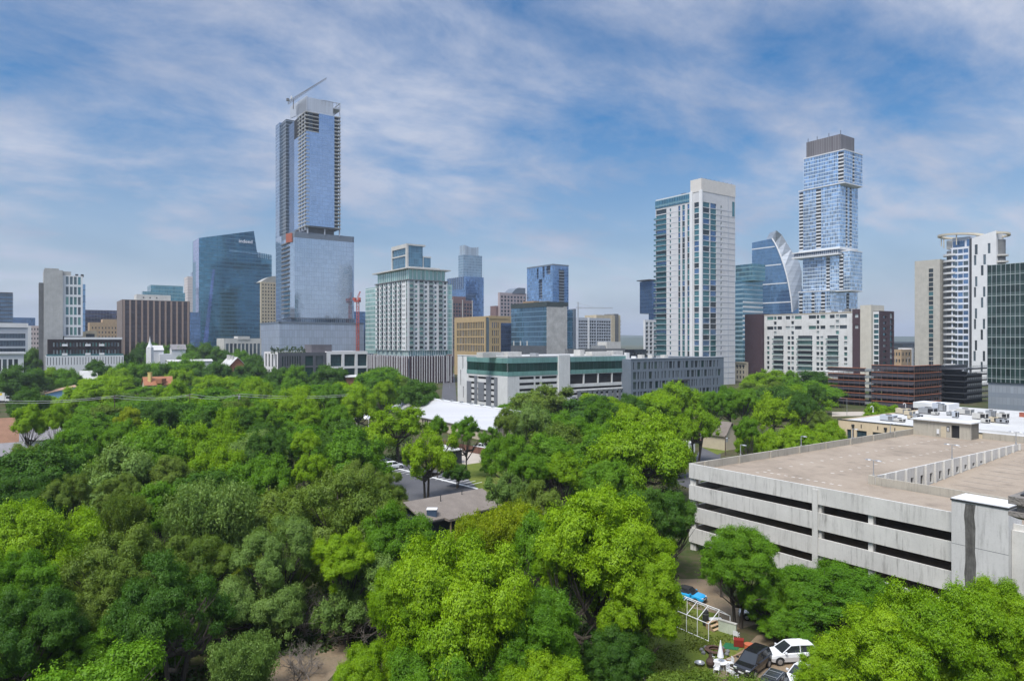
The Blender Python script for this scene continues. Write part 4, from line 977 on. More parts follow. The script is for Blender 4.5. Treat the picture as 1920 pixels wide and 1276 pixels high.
mb = MB(); rw = holes(mb, f3, 0, zr_, rw, .4, aw0, aw1); mb.box(f3, aw0, aw1, 0, zr_ - .01, -14, -.45); t.part('white_bay', mb, plain('bluish_white', (.66, .69, .76), .7, .04)); t.panes(f3, rw, [G_blue, G_dark, G_mid], .4)
cen = v2(*fl.p(A(1784), 0, -6.5)[:2]); Rr = 7.5
def arc(R, a0=100, a1=215, n=12): 
    b = math.degrees(math.atan2(-R_.y, -R_.x)); return [(cen.x + R * math.cos(RAD(b + q)), cen.y + R * math.sin(RAD(b + q))) for q in [ -95 + (a1 - a0) * i / n for i in range(n + 1)]]
out = []
for j in range(nf):
    z = 4 + j * fh; m = MB(); o_, i_ = arc(Rr), arc(Rr - .25)
    m.prism(o_ + [tuple(cen)], z - .35, z)
    for k in range(len(o_) - 1): m.prism([o_[k], o_[k + 1], i_[k + 1], i_[k]], z + .01, z + 1.0)
    out.append(m)
t.many('balcony', out, M_white_st)
m = MB(); m.prism(arc(Rr - 2.2) + [tuple(cen)], 0, zr_ - 1); t.part('curved_wall', m, M_dconc)
f4 = Face(fl.o, fl.u, fl.n, fl.W); t.fbox('dark_recess', f4, aw1, fl.W, 0, zr_ + 6, -14, -1, M_charcoal)
# roof storey and ring
zt2 = zat(450, D27 + 20)
t.fbox('roof_storey', f4, A(1784), aw1, zr_ + .5, zt2, -10, -1.5, plain('bluish_white_b', (.55, .58, .64), .7, .04))
t.fbox('roof_window', f4, A(1785), A(1807), zr_ + 1, zt2 - 2.5, -1.6, -1.35, G_blue); t.fbox('roof_window', f4, A(1811), A(1816), zr_ + 1, zt2 - 2, -1.6, -1.35, G_blue)
t.fbox('roof_wing', f4, A(1770), A(1784), zr_ + .5, zt2 - 1, -10, -4, M_pale)
m = MB(); m.prism(f4 and [f4.p(A(1782), 0, 0)[:2], f4.p(aw1, 0, 0)[:2], f4.p(aw1, 0, -12)[:2], f4.p(A(1782), 0, -12)[:2]], zr_, zr_ + .5); t.part('roof_terrace', m, M_white)
m = MB(); rc = v2(*f4.p(A(1794), 0, -7)[:2]); zz0 = zat(446, D27 + 15)
N = 36
def ell(a, b, k, zoff=0): 
    q = 2 * math.pi * k / N; d = fl.u * (a * math.cos(q)) + fl.n * (b * math.sin(q)); return Vector((rc.x + d.x, rc.y + d.y, zz0 + zoff + 1.2 * math.cos(q) * -1 + 1.0 * math.sin(q)))
for k in range(N):
    o1, o2, i1, i2 = ell(15, 9, k), ell(15, 9, k + 1), ell(12.2, 6.6, k), ell(12.2, 6.6, k + 1); u_ = Vector((0, 0, 1.3))
    m.quad([o1, o2, o2 + u_, o1 + u_]); m.quad([i2, i1, i1 + u_, i2 + u_]); m.quad([o1 + u_, o2 + u_, i2 + u_, i1 + u_]); m.quad([i1, i2, o2, o1])
for k in (3, 9, 15, 20, 26, 32): m.tube(ell(13, 7.5, k), ell(13, 7.5, k) - Vector((0, 0, 7)), .35)
t.part('roof_ring', m, plain('cream_roof_ring', (.52, .47, .37), .7, .04))
# white slotted wall, right face
D27b = D27
fr = t.fr
fw = Face(t.C + v2(0, 0), R_ * .2 - L_ * .98, -R_ * .98 - L_ * .2, 30)
fw = Face(px2w(1822, D27b - 2), -L_, -R_, 30)
aE = fw.at(1868)
zl, zr2 = zat(447, fw.D(1822)), zat(432, fw.D(1867))
sl = []
pat = [(1827.5, 1833), (1852, 1857)], [(1826, 1830.5), (1843.5, 1848.5)], [(1839, 1844), (1850.5, 1855)], [(1828, 1832.5)], [(1826, 1830), (1843, 1847.5)], [(1839, 1843.5), (1850, 1855)], [(1827.5, 1832)], [(1826, 1830), (1842.5, 1847)], [(1838.5, 1843), (1850, 1854)], [(1827.5, 1832)], [(1825, 1829.5), (1842.5, 1847)], [(1838.5, 1842.5)], [(1827, 1832), (1850, 1854)]
for k, row in enumerate(pat):
    yt = 456 + k * 20.2
    for a, b in row: sl.append((fw.at(a), fw.at(b), zat(yt + 19, D27b - 10), zat(yt, D27b - 10)))
mb = MB(); sl = holes(mb, fw, 0, zl, sl, .5, 0, aE); mb.box(fw, 0, aE, 0, zl - .02, -12, -.55); mb.fprism(fw, [(0, zl), (aE, zl), (aE, zr2)], -12, 0)
t.part('slotted_wall', mb, M_white); t.panes(fw, sl, [G_mid, G_dark], .5, 'slot_window')
m = MB(); c3 = v2(*fw.p(aE, 0, -6)[:2]); zz3 = zat(434, D27b - 15)
for k in range(14):
    q0, q1 = math.pi * (k / 14) - math.pi / 2, math.pi * ((k + 1) / 14) - math.pi / 2
    P = lambda r, q: Vector((c3.x + fw.u.x * r * math.cos(q) + fw.n.x * r * math.sin(q), c3.y + fw.u.y * r * math.cos(q) + fw.n.y * r * math.sin(q), zz3 - 2 + .8 * math.sin(q)))
    a, b, c, d = P(6, q0), P(6, q1), P(4.2, q1), P(4.2, q0); u_ = Vector((0, 0, 1.2)); m.quad([a, b, b + u_, a + u_]); m.quad([a + u_, b + u_, c + u_, d + u_]); m.quad([d, c, b, a]); m.quad([c, d, d + u_, c + u_])
t.part('roof_arc', m, plain('cream_roof_arc', (.52, .47, .37), .7, .04))
out = []
for j in range(8):
    m = MB(); z = zz3 - 16 - j * fh; ring = [P(4.8, math.pi * k / 10 - math.pi / 2) for k in range(11)]
    m.prism([(p.x, p.y) for p in ring], z, z + 1.1); out.append(m)
t.many('balcony', out, M_pale)
m = MB(); m.prism([(p.x, p.y) for p in [P(3.2, math.pi * k / 10 - math.pi / 2) for k in range(11)]], 0, zz3 - 5); t.part('rear_stair', m, M_dconc)

# --- green glass office at the right edge
D28 = 262
t = Tower('green_glass_office', 'dark green gridded glass office on a pale grey louvred base at the right edge', 'office building', 2000, 240, 1851, None, 497, rw=30)
t.z = zat(497, t.fl.D(1851)); fl = t.fl; zsp = zat(716, fl.D(1851))
Cgo = curtain('green_grid_glass', (.022, .045, .042), 1.5, 3.9, frame=(.40, .45, .43), fw=.09, lh=.14, span=.3, spcol=(.055, .085, .082), metal=.25, var=.5)
t.shell(Cgo, z0=zsp, parapet=.6, name='glass_wall')
mb = MB(); P = [tuple(t.C + (L_ + R_) * .5), tuple(t.C + R_ * 29.5 + L_ * .5), tuple(t.C + R_ * 29.5 + L_ * (t.lw - .15)), tuple(t.C + L_ * (t.lw - .15) + R_ * .5)]
mb.prism(P, 0, zsp - .02); t.part('base_wall', mb, curtain('base_louvre', (.30, .33, .37), 1.2, 4.3, frame=(.22, .24, .27), fw=.12, lh=.15, span=.42, spcol=(.22, .25, .29), metal=.25, rough=.4, var=.12))
mu = []
for i in range(int(fl.W / 1.5) + 1): m = MB(); m.box(fl, i * 1.5, i * 1.5 + .07, zsp, t.z, .005, .14); mu.append(m)
t.many('mullion', mu, M_lgrey)

# --- copper and black parking structures
D29 = 290
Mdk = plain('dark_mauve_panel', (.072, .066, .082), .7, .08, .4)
def deck_garage(t, fcs, z1, n, rails, band, bandmat=Mdk, z0=0):
    fh = (z1 - z0) / n; bs, rl_, cl = [], [], []
    for fc in fcs:
        for j in range(n):
            z = z0 + (j + 1) * fh
            m = MB(); m.box(fc, 0, fc.W, z - fh * band, z - .1, -.6, -.02); bs.append(m)
            m = MB(); m.box(fc, 0, fc.W, z - .04, z + .12, -1.0, .35); rl_.append(m)
            m = MB(); m.box(fc, 0, fc.W, z - fh * band - .25, z - fh * band - .02, -18, -.65); bs.append(m)
        nc = max(3, int(fc.W / 2.2))
        for i in range(nc + 1):
            m = MB(); a = fc.W * i / nc; m.box(fc, a - .035, a + .035, z0, z1, .02, .14); cl.append(m)
    return bs, rl_, cl
t = Tower('copper_garage', 'dark parking garage trimmed with orange copper rails, right block', 'parking garage', 1714, D29, 1634.5, 1764, 686)
bs, rl_, cl = deck_garage(t, [t.fl, t.fr], t.z, 6, True, .5)
t.many('deck_band', bs, Mdk); t.many('copper_rail', rl_, M_copper); t.many('steel_post', cl, M_brown)
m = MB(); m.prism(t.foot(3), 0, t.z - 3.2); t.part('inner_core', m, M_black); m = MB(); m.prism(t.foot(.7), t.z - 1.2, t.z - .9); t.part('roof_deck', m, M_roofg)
m = MB()
for k in range(5): m.tube(t.fl.p(6 + k * 5, t.z, -9), t.fl.p(6 + k * 5, t.z + 3.2, -9), .07); m.tube(t.fl.p(6 + k * 5, t.z + 3.2, -9), t.fl.p(7 + k * 5, t.z + 3.2, -9), .07)
t.part('deck_lamp', m, M_metal)
cW = t.fl.p(t.fl.at(1622), 0)[:2]
t2 = Tower('copper_garage', 'lower left block of dark parking garage with orange copper rails', 'parking garage', 1622, 312, 1553, 1640, 690)
bs, rl_, cl = deck_garage(t2, [t2.fl], t2.z, 6, True, .5)
t2.many('deck_band', bs, Mdk); t2.many('copper_rail', rl_, M_copper); t2.many('steel_post', cl, M_brown)
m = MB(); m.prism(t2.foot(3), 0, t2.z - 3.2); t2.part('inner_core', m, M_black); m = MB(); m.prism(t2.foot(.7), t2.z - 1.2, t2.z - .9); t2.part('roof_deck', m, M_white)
st = []
for j in range(6): m = MB(); z = 1 + j * 3; m.box(t2.fl, t2.fl.W + .2, t2.fl.W + 4.2, z, z + 1.1, -3, .6); st.append(m)
t2.many('stair_flight', st, M_metal); m = MB(); m.box(t2.fl, t2.fl.W + .2, t2.fl.W + 4.2, 0, t2.z - 1, -6, -3.1); t2.part('stair_core', m, M_dconc)
t = Tower('deck_garage', 'charcoal parking garage with plain dark bands between copper garage and green office', 'parking garage', 1764, 330, None, 1815, 686, lw=30)
bs, rl_, cl = deck_garage(t, [t.fr], t.z, 6, True, .62, M_charcoal)
t.many('deck_band', bs, M_charcoal)
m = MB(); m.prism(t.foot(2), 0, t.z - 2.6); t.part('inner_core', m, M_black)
t.fbox('roof_edge', t.fr, 0, t.fr.W, t.z - .1, t.z + .25, -2, .1, M_charcoal)
t = Tower('deck_garage', 'grey railed parking garage just left of the green glass office', 'parking garage', 1814, 322, None, 1856, 690, lw=25)
bs, rl_, cl = deck_garage(t, [t.fr], t.z, 6, True, .22, M_charcoal)
t.many('deck_band', bs, M_charcoal)
rr_ = []
for j in range(6):
    m = MB(); z = (j + 1) * t.z / 6
    for h_ in (.25, .5, .75, 1.0): m.box(t.fr, 0, t.fr.W, z + h_, z + h_ + .08, .1, .18)
    for i in range(12): m.box(t.fr, i * t.fr.W / 12, i * t.fr.W / 12 + .08, z, z + 1.05, .02, .1)
    rr_.append(m)
t.many('guard_rail', rr_, M_metal)
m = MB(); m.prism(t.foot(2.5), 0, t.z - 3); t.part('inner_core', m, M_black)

# --- slate office and the white mixed building, centre
D31 = 335
t = Tower('slate_office', 'low slate grey office with irregular narrow windows below the tall white condominium', 'office building', 1183, D31, 1178, 1357, 673, lw=25)
fr, zt = t.fr, t.z
rg = random.Random(21); rr = []
for r in range(4):
    z1_ = zt - 1.5 - r * 4.9; a = 1.5
    while a < fr.W - 4:
        w_ = rg.choice((.7, .9, .9, 1.2, 2.3, 2.4)); rr.append((a, a + w_, z1_ - 3.6, z1_)); a += w_ + rg.choice((.7, .9, 1.2, 2.0))
t.shell(M_slate, [], rr, .4, pane=[G_dark, G_dark, G_mid, G_deep], roofmat=M_roofw, parapet=.6)
t.fbox('roof_edge', fr, 0, fr.W, zt, zt + .3, -.5, .2, M_lgrey)
t.fbox('entrance_canopy', fr, fr.W * .42, fr.W * .58, zt - 11.8, zt - 11, -.2, 1.8, M_charcoal)
for k in range(6): t.fbox('roof_unit', fr, 6 + k * 6 + rg.uniform(0, 3), 9 + k * 6, zt - .6, zt + rg.uniform(.8, 1.8), -14, -11, rg.choice([M_white, M_pale, M_metal]))
# white mixed building
D32 = 300
t = Tower('teal_band_building', 'white five-storey building with teal glass top floors over screened parking', 'mixed-use building', 952, D32, 858, 1178, 669)
fl, fr, zt = t.fl, t.fr, t.z
A, B_ = fl.at, fr.at
y2z = lambda y: zat(y, D32)
zg1, zg2, zg3, zg4 = y2z(681), y2z(697), y2z(704), y2z(706)     # glass bands at the corner
# walls: left face behind glass starts right of the white slab
slab = [(A(867), A(868.6), y2z(697), y2z(668) - .5), (A(863), A(864.6), y2z(731), y2z(699)), (A(868), A(869.6), y2z(757), y2z(733))]
a0 = A(875.5); wl = fl.W
parkL = []
for r in range(6):
    z1_ = zg4 - .8 - r * 2.65
    parkL += [(A(878), A(892), z1_ - 1.1, z1_), (A(895), A(931), z1_ - 1.1, z1_)]
gl = [(a0, wl - .02, zg3 - .2, zt - .5)]
parkR = []
for r in range(6):
    z1_ = zg4 - .3 - r * 2.65
    if r < 3: parkR += [(B_(974), B_(1002), z1_ - 1.2, z1_), (B_(1004), B_(1013), z1_ - 1.2, z1_), (B_(1016), B_(1045), z1_ - 1.2, z1_)]
    else: parkR += [(B_(1068), B_(1174), z1_ - 1.1, z1_)]
gr = [(.02, B_(1045.5), zg3 - .2, zt - .5), (B_(1067), B_(1173), zg3 - .2, zt - .5)]
opn = [(B_(1067) + i * (B_(1173) - B_(1067)) / 4 + .4, B_(1067) + (i + 1) * (B_(1173) - B_(1067)) / 4 - .2, zg4 - 4.6, zg3 - .5) for i in range(4)]
parkR2 = [(B_(1068) + .3, B_(1174), zg4 - 7.2 - k * 2.65, zg4 - 6.1 - k * 2.65) for k in range(4)]
parkR = [r for r in parkR if r[0] < B_(1060)] + opn + parkR2
mb = MB(); sl = holes(mb, fl, 0, zt, slab + gl + parkL, .7); s2_ = holes(mb, fr, 0, zt, gr + parkR, .7)
mb.fquad(t.bl, 0, t.bl.W, 0, zt); mb.fquad(t.br, 0, t.br.W, 0, zt)
wv = t.part('wall', mb, M_white_st)
mb = MB(); mb.quad([(p[0], p[1], zt - .4) for p in t.foot()]); t.part('roof', mb, M_roofw)
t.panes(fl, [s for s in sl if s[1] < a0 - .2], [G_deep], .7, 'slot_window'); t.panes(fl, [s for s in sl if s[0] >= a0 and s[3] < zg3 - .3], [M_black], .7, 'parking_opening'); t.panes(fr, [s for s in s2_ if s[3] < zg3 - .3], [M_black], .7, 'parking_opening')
Ctl = curtain('teal_spandrel', (.20, .38, .36), 1.1, 30, frame=(.14, .27, .26), fw=.07, lh=.05, metal=.35, rough=.2, var=.15)
Cdg = curtain('deep_green_ribbon', (.020, .060, .052), 2.4, 30, frame=(.03, .06, .055), fw=.1, lh=.05, metal=.3)
ub, rbn, lb = [], [], []
for fc, rs in ((fl, gl), (fr, gr)):
    for a, b, _, _ in rs:
        b = b + .138 if fc is fl else b
        m = MB(); m.box(fc, a, b, zg1, zt - .5, -.6, .12); ub.append(m)
        m = MB(); m.box(fc, a, b - (.05 if fc is fl else 0), zg2, zg1 - .02, -.68, -.10 if fc is fl else -.04); rbn.append(m)
        m = MB(); m.box(fc, a, b, zg3 - .25, zg2 - .02, -.6, .12); lb.append(m)
t.many('upper_glass_band', ub, Ctl); t.many('ribbon_window', rbn, Cdg); t.many('lower_glass_band', lb, Ctl)
t.fbox('white_pier', fr, B_(1045.8), B_(1066.8), 0, zt + .6, -1, .8, M_white_st); t.fbox('white_pier', fr, B_(1173.2), B_(1179), 0, zt + 1.2, -1, .5, M_white_st)
t.fbox('corner_pier', fl, A(933.5), wl - .05, 0, zg3 - .6, -.6, .15, M_white_st)
scr = []; rg = random.Random(4)
Msc = plain('perforated_grey_screen', (.17, .18, .20), .6, .06, .5)
for a, b in ((876, 884), (890, 895), (897, 908), (912, 921), (927, 933)):
    m = MB(); m.box(fl, A(a), A(b), rg.choice((0, 2, 6)), zg4 - rg.choice((.6, 3.4, .6)), .02, .25); scr.append(m)
for k in range(11):
    a = 1072 + k * 9.6; m = MB(); m.box(fr, B_(a), B_(a + rg.choice((4.5, 6, 7))), 0, zg4 - 8 - rg.choice((0, 0, 2.6)), .35, .6); scr.append(m)
t.many('metal_screen', scr, Msc)
t.fbox('screen_beam', fr, B_(1080), B_(1182), zg4 - 7.9, zg4 - 7.4, .1, .7, M_white_st)
for px0, px1, y in ((905, 945, 660), (952, 978, 659.5)): t.fbox('roof_screen', fr, B_(px0, ) if False else fr.at(px0, -9), fr.at(px1, -9), zt - .4, zat(y, 309), -14, -9, M_pale)
for px0, px1, h_ in ((1088, 1096, 2.6), (1110, 1145, 1.6), (1150, 1168, 1.9), (1005, 1010, 1.2)): t.fbox('roof_unit', fr, fr.at(px0, -12), fr.at(px1, -12), zt - .4, zt + h_, -17, -12, M_pale if h_ > 1.5 else M_metal)
t.fbox('roof_edge', fr, .2, B_(1045), zt, zt + .3, -.6, .2, M_white); t.fbox('roof_edge', fl, 0, wl + .2, zt, zt + .3, -.6, .2, M_white)
# dark office row behind its roof, right
t = Tower('office_block', 'long dark low roofline between the balcony apartments and the white condominium', 'building', 1150, 520, None, 1212, 655, lw=3)
t.shell(C_grey, [], cells(1, t.rw - 1, 2, t.z - 1, 10, 3, .6, .5), .3, pane=[G_dark, G_mid], parapet=.6)
t = Tower('office_block', 'low mauve block in front of the balcony apartments above the white roof', 'building', 1065, 430, None, 1172, 654, lw=3)
t.shell(M_dconc, [], cells(1, t.rw - 1, 2, t.z - 1, 10, 3, .6, .5), .3, pane=[G_dark, G_mid], parapet=.6, roofmat=M_roofg)
t.fbox('roof_unit', t.fr, t.rw * .72, t.rw * .98, t.z, t.z + 4.5, -12, -3, M_pale); t.fbox('roof_unit', t.fr, t.rw * .6, t.rw * .7, t.z, t.z + 2, -12, -3, M_metal)
# ================================================================== ground, roads, hills
def sheet(name, poly, z, mat, n=None):
    m = MB(); ar = sum(poly[i][0] * poly[(i + 1) % len(poly)][1] - poly[(i + 1) % len(poly)][0] * poly[i][1] for i in range(len(poly)))
    P = poly if ar > 0 else poly[::-1]; m.quad([(p[0], p[1], z) for p in P], [(p[0], p[1]) for p in P]); return structure(m.build(name, mat))
def gpoly(pts, z=0): return [tuple(ground(x, y, z))[:2] for x, y in pts]
def soil(name, cols, scale=.12, rough=1.0):
    m, t, b = newmat(name); co = t.n('ShaderNodeTexCoord').outputs['Object']
    n1, n2 = t.noise(co, scale, 6, .65), t.noise(co, scale * 14, 4, .6)
    f = t.math('ADD', t.math('MULTIPLY', n1, .6), t.math('MULTIPLY', n2, .4))
    t.link(t.ramp(f, [(.32 + .36 * i / (len(cols) - 1), c) for i, c in enumerate(cols)]), b.inputs['Base Color'])
    b.inputs['Roughness'].default_value = rough; b.inputs['Specular IOR Level'].default_value = .1
    bp = t.n('ShaderNodeBump', _Strength=.5, _Distance=.1); t.link(n2, bp.inputs['Height']); t.link(bp.outputs[0], b.inputs['Normal'])
    return m
M_ground = soil('woodland_floor', [(.03, .045, .015), (.05, .07, .02), (.09, .075, .045), (.05, .075, .02)], .06)
M_lawn = soil('lawn_grass', [(.085, .095, .025), (.095, .13, .022), (.13, .155, .03), (.20, .15, .085)], .22)
M_dirt = soil('dirt_drive', [(.16, .115, .075), (.24, .18, .12), (.20, .16, .11), (.12, .12, .05)], .3)
M_asph = plain('asphalt', (.085, .085, .092), .9, .10, .15)
M_paint = plain('road_paint', (.62, .62, .60), .7, .08, 1.0)
M_cc = plain('concrete_paving', (.42, .37, .31), .9, .08, .2)
sheet('ground', [(-9000, -300), (9000, -300), (9000, 12000), (-9000, 12000)], 0, M_ground)
sheet('lawn', gpoly([(1180, 1300), (1185, 1200), (1240, 1130), (1285, 1105), (1372, 1175), (1400, 1215), (1330, 1260), (1310, 1330)]), .012, M_lawn)
sheet('dirt_drive', gpoly([(1265, 1085), (1262, 1105), (1300, 1140), (1345, 1150), (1380, 1180), (1420, 1170), (1330, 1085)]), .020, M_dirt)
sheet('dirt_yard', gpoly([(1340, 1252), (1392, 1218), (1420, 1190), (1560, 1180), (1620, 1230), (1560, 1330), (1340, 1330)]), .028, M_dirt)
sheet('creek_bank', gpoly([(420, 1330), (520, 1235), (600, 1190), (650, 1160), (760, 1120), (790, 1150), (640, 1250), (560, 1330)]), .02, M_dirt)
# parking lot, driveway, street behind the garage, downtown street
lot = gpoly([(690, 882), (742, 864), (912, 902), (900, 930), (770, 940)])
sheet('parking_lot', lot, .016, M_asph)
sheet('parking_lot_mark', gpoly([(746, 879), (747.5, 877.5), (897, 915), (895, 917)]), .022, M_paint)
q0, q1 = ground(748, 876), ground(903, 903)
ax = (q1 - q0).normalized(); nx = Vector((-ax.y, ax.x, 0)); Lq = (q1 - q0).length
for k in range(15):
    p = q0 + ax * (Lq * k / 14); 
    if nx.y < 0: nx = -nx
    a, b = p - nx * 4.6, p + ax * .22 - nx * 4.6
    sheet('parking_lot_mark', [tuple(a)[:2], tuple(b)[:2], tuple(p + ax * .22)[:2], tuple(p)[:2]], .024, M_paint)
sheet('driveway', gpoly([(868, 838), (905, 850), (935, 862), (868, 872), (862, 858)]), .014, M_cc)
sheet('yard_grass', gpoly([(862, 872), (935, 862), (960, 905), (905, 925), (880, 900)]), .018, M_lawn)
sheet('street', gpoly([(1268, 892), (1292, 885), (1312, 842), (1312, 800), (1345, 800), (1352, 830), (1350, 880), (1292, 915), (1268, 905)]), .012, M_asph)
sheet('street_verge', gpoly([(1313, 828), (1360, 824), (1372, 842), (1345, 852), (1316, 838)]), .02, M_lawn)
sheet('street', gpoly([(826, 770), (832, 700), (852, 700), (858, 770)]), .014, M_asph)
sheet('street', gpoly([(1560, 780), (1700, 778), (1700, 770), (1560, 772)]), .014, M_cc)
# distant hills
rgh = np.random.default_rng(4)
xs = np.linspace(-7500, 7500, 260)
def ridge(seed, amp, base):
    r = np.random.default_rng(seed); y = np.zeros_like(xs) + base
    for k in range(1, 9): y += amp / k * np.sin(xs / 7500 * 6.0 * k * r.uniform(.7, 1.3) + r.uniform(0, 6.28))
    y += r.normal(0, amp * .06, len(xs)); return y
M_hill = soil('hill_woodland', [(.025, .04, .02), (.04, .06, .025), (.05, .065, .03)], .004)
for nm, Y, sd, amp, base in (('hills', 5200, 1, 9, 48), ('hills', 7200, 2, 14, 74)):
    h = ridge(sd, amp, base); m = MB()
    for i in range(len(xs) - 1):
        m.quad([(xs[i], Y - 900, 0), (xs[i + 1], Y - 900, 0), (xs[i + 1], Y, h[i + 1]), (xs[i], Y, h[i])])
        m.quad([(xs[i], Y, h[i]), (xs[i + 1], Y, h[i + 1]), (xs[i + 1], Y + 900, 0), (xs[i], Y + 900, 0)])
    structure(m.build(nm, M_hill))
# ================================================================== the parking garage on the right
GC = v2(25.4, 98.0); gd, gR = -L_, R_              # corner nearest the left; gd runs toward the viewer, gR runs away
ZT = 12.39; FH = 3.05; ZD = ZT - 1.08              # parapet top, storey height, roof deck
Ffr = Face(GC, gd, -gR, 60)                        # long front with open storeys
Fsd = Face(GC + gR * 71, -gR, L_, 71)              # far left side (seen only from outside)
g = T('parking_garage', (GC.x, GC.y, 0), 'large stained concrete parking garage with open decks and empty roof level', 'parking garage')
def stained(name, col, k):
    m, t, b = newmat(name); co = t.n('ShaderNodeTexCoord').outputs['Object']; uv = t.n('ShaderNodeUVMap', uv_map='m').outputs[0]
    n1 = t.noise(co, .25, 5, .6); n2 = t.noise(t.scale(uv, 2.2, .16, 1), 1.0, 6, .7); n3 = t.noise(t.scale(uv, .35, .25, 1), 1.0, 4, .6); n4 = t.noise(co, 6, 3, .6)
    c = t.ramp(n1, [(.3, tuple(x * .88 for x in col)), (.7, tuple(min(1, x * 1.08) for x in col))])
    s = t.math('MULTIPLY', t.ramp(n2, [(.5, 0), (.72, 1)]), t.ramp(n3, [(.38, .1), (.62, 1)]))
    c = t.mix(t.math('MULTIPLY', s, k), c, (.09, .085, .075))
    c = t.mix(t.math('MULTIPLY', t.ramp(n4, [(.55, 0), (.8, 1)]), .25), c, (.2, .19, .17))
    t.link(c, b.inputs['Base Color']); b.inputs['Roughness'].default_value = .9; b.inputs['Specular IOR Level'].default_value = .2
    bp = t.n('ShaderNodeBump', _Strength=.25, _Distance=.03); t.link(n4, bp.inputs['Height']); t.link(bp.outputs[0], b.inputs['Normal'])
    return m
M_gw = stained('rain_stained_precast', (.565, .55, .515), .85)
M_gp = stained('weathered_parapet', (.40, .37, .31), .8)
M_gtow = stained('tower_precast', (.55, .54, .52), .8)
def deckmat():
    m, t, b = newmat('worn_deck'); co = t.n('ShaderNodeTexCoord').outputs['Object']
    n1 = t.noise(co, .10, 6, .65, .4); n2 = t.noise(co, 1.3, 5, .7); n3 = t.noise(co, 9, 3, .6)
    f = t.math('ADD', t.math('MULTIPLY', n1, .55), t.math('ADD', t.math('MULTIPLY', n2, .28), t.math('MULTIPLY', n3, .17)))
    c = t.ramp(f, [(.30, (.19, .158, .122)), (.5, (.305, .25, .195)), (.7, (.38, .32, .252))])
    v = t.n('ShaderNodeTexVoronoi', feature='F1', _Scale=.3); t.link(co, v.inputs['Vector'])
    c = t.mix(t.math('MULTIPLY', t.ramp(v.outputs['Distance'], [(.06, .7), (.28, 0)]), n2), c, (.10, .085, .07))
    t.link(c, b.inputs['Base Color']); b.inputs['Roughness'].default_value = .92; b.inputs['Specular IOR Level'].default_value = .2
    return m
M_deck = deckmat()
M_soffit = plain('soffit_concrete', (.56, .48, .38), .95, .1, .3)  # even tan concrete of the lower decks and inner walls
def gp(a, b): q = GC + gd * a + gR * b; return (q.x, q.y)
aP = 19.3; aT0, aT1 = Ffr.at(1784, 1.2), Ffr.at(1891, 1.2)
# spandrels
for j in range(5):
    zt_ = ZT - j * FH
    if zt_ < .5: break
    zb_ = max(0, zt_ - 2.05)
    for a0, a1 in ((0, aP - .02), (aP + .02, aT0 + .2), (aT1 - .2, 58)):
        m = MB(); m.box(Ffr, a0, a1, zb_, zt_, -.28, 0); g.part('spandrel_panel', m, M_gw)
    m = MB(); m.box(Fsd, 0, 70.7, zb_, zt_ - .01, -.28, 0); g.part('spandrel_panel', m, M_gp if j == 0 else M_gw)
# columns
cl = []
for a in (0.02, aP - .45, aP + .05, 25.5, 52, 57): m = MB(); m.box(Ffr, a, a + .55, 0, ZT - 1.5, -.9, -.285); cl.append(m)
for a in (aP - .35,): m = MB(); m.box(Ffr, a, a + .7, 0, ZT - .3, .01, .12); cl.append(m)
for a in (6, 13, 22.5, 30): m = MB(); m.box(Ffr, a, a + .6, 0, ZT - 1.5, -9, -8.4); cl.append(m)
for b in range(0, 70, 9): m = MB(); m.box(Fsd, 70.6 - b - .6, 70.6 - b, 0, ZT - 1.5, -.9, -.285); cl.append(m)
g.many('column', cl, M_gw)
# decks: three below, roof deck with the sunken ramp bay
aB, bB = 20.0, 12.3
for j in range(1, 4):
    z = ZT - j * FH - 1.05; m = MB(); m.prism([gp(.29, .29), gp(58, .29), gp(58, 70.7), gp(.29, 70.7)], z - .32, z); g.part('deck_slab', m, M_soffit)
m = MB(); m.prism([gp(.29, .29), gp(58, .29), gp(58, bB - .15), gp(aB - .15, bB - .15), gp(aB - .15, 61), gp(58, 61), gp(58, 70.7), gp(.29, 70.7)], ZD - .32, ZD); g.part('roof_deck', m, M_deck)
m = MB()
lo, hi = ZD - 2.75, ZD - .05
P = [(*gp(aB + .1, bB + .1), lo), (*gp(58, bB + .1), lo), (*gp(58, 61), hi), (*gp(aB + .1, 61), hi)]
m.quad(P, [(p[0], p[1]) for p in P]); m.quad([(p[0], p[1], p[2] - .3) for p in P[::-1]]); g.part('ramp_deck', m, M_deck)
for k in range(3): m = MB(); m.prism([gp(.4 + k * .0, 32 + k * 12), gp(19, 32 + k * 12), gp(19, 32.4 + k * 12), gp(.4, 32.4 + k * 12)], 0, ZD - .4); g.part('inner_wall', m, M_soffit)
# parapets inside, barrier along the ramp with piers and openings
Fb = Face(GC + gd * aB + gR * bB, gR, gd, 61 - bB)          # faces the ramp
m = MB(); op = []
n = 17
for k in range(n):
    a = Fb.W * (k + .55) / n; zr = lo + (hi - lo) * (a / Fb.W); op.append((a, a + .85, zr + .15, min(ZD - .35, zr + 1.9)))
op = [o for o in op if o[3] - o[2] > .3]
op = holes(m, Fb, lo, ZD + .98, op, .25); m.box(Fb, 0, Fb.W, ZD + .02, ZD + .97, -.26, -.02); m.fquad(Face(Fb.o - gd * .26, gR, -gd, Fb.W), 0, Fb.W, ZD, ZD + .97)
g.part('ramp_barrier', m, M_gw)
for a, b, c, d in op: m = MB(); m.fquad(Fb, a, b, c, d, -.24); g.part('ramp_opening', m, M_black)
pr = []
for k in range(n + 1): m = MB(); a = Fb.W * k / n; m.box(Fb, a - .12, a + .12, lo, ZD + 1.0, .01, .3); pr.append(m)
g.many('ramp_pier', pr, M_gw)
Fc = Face(GC + gd * aB + gR * bB, gd, -gR, 38)
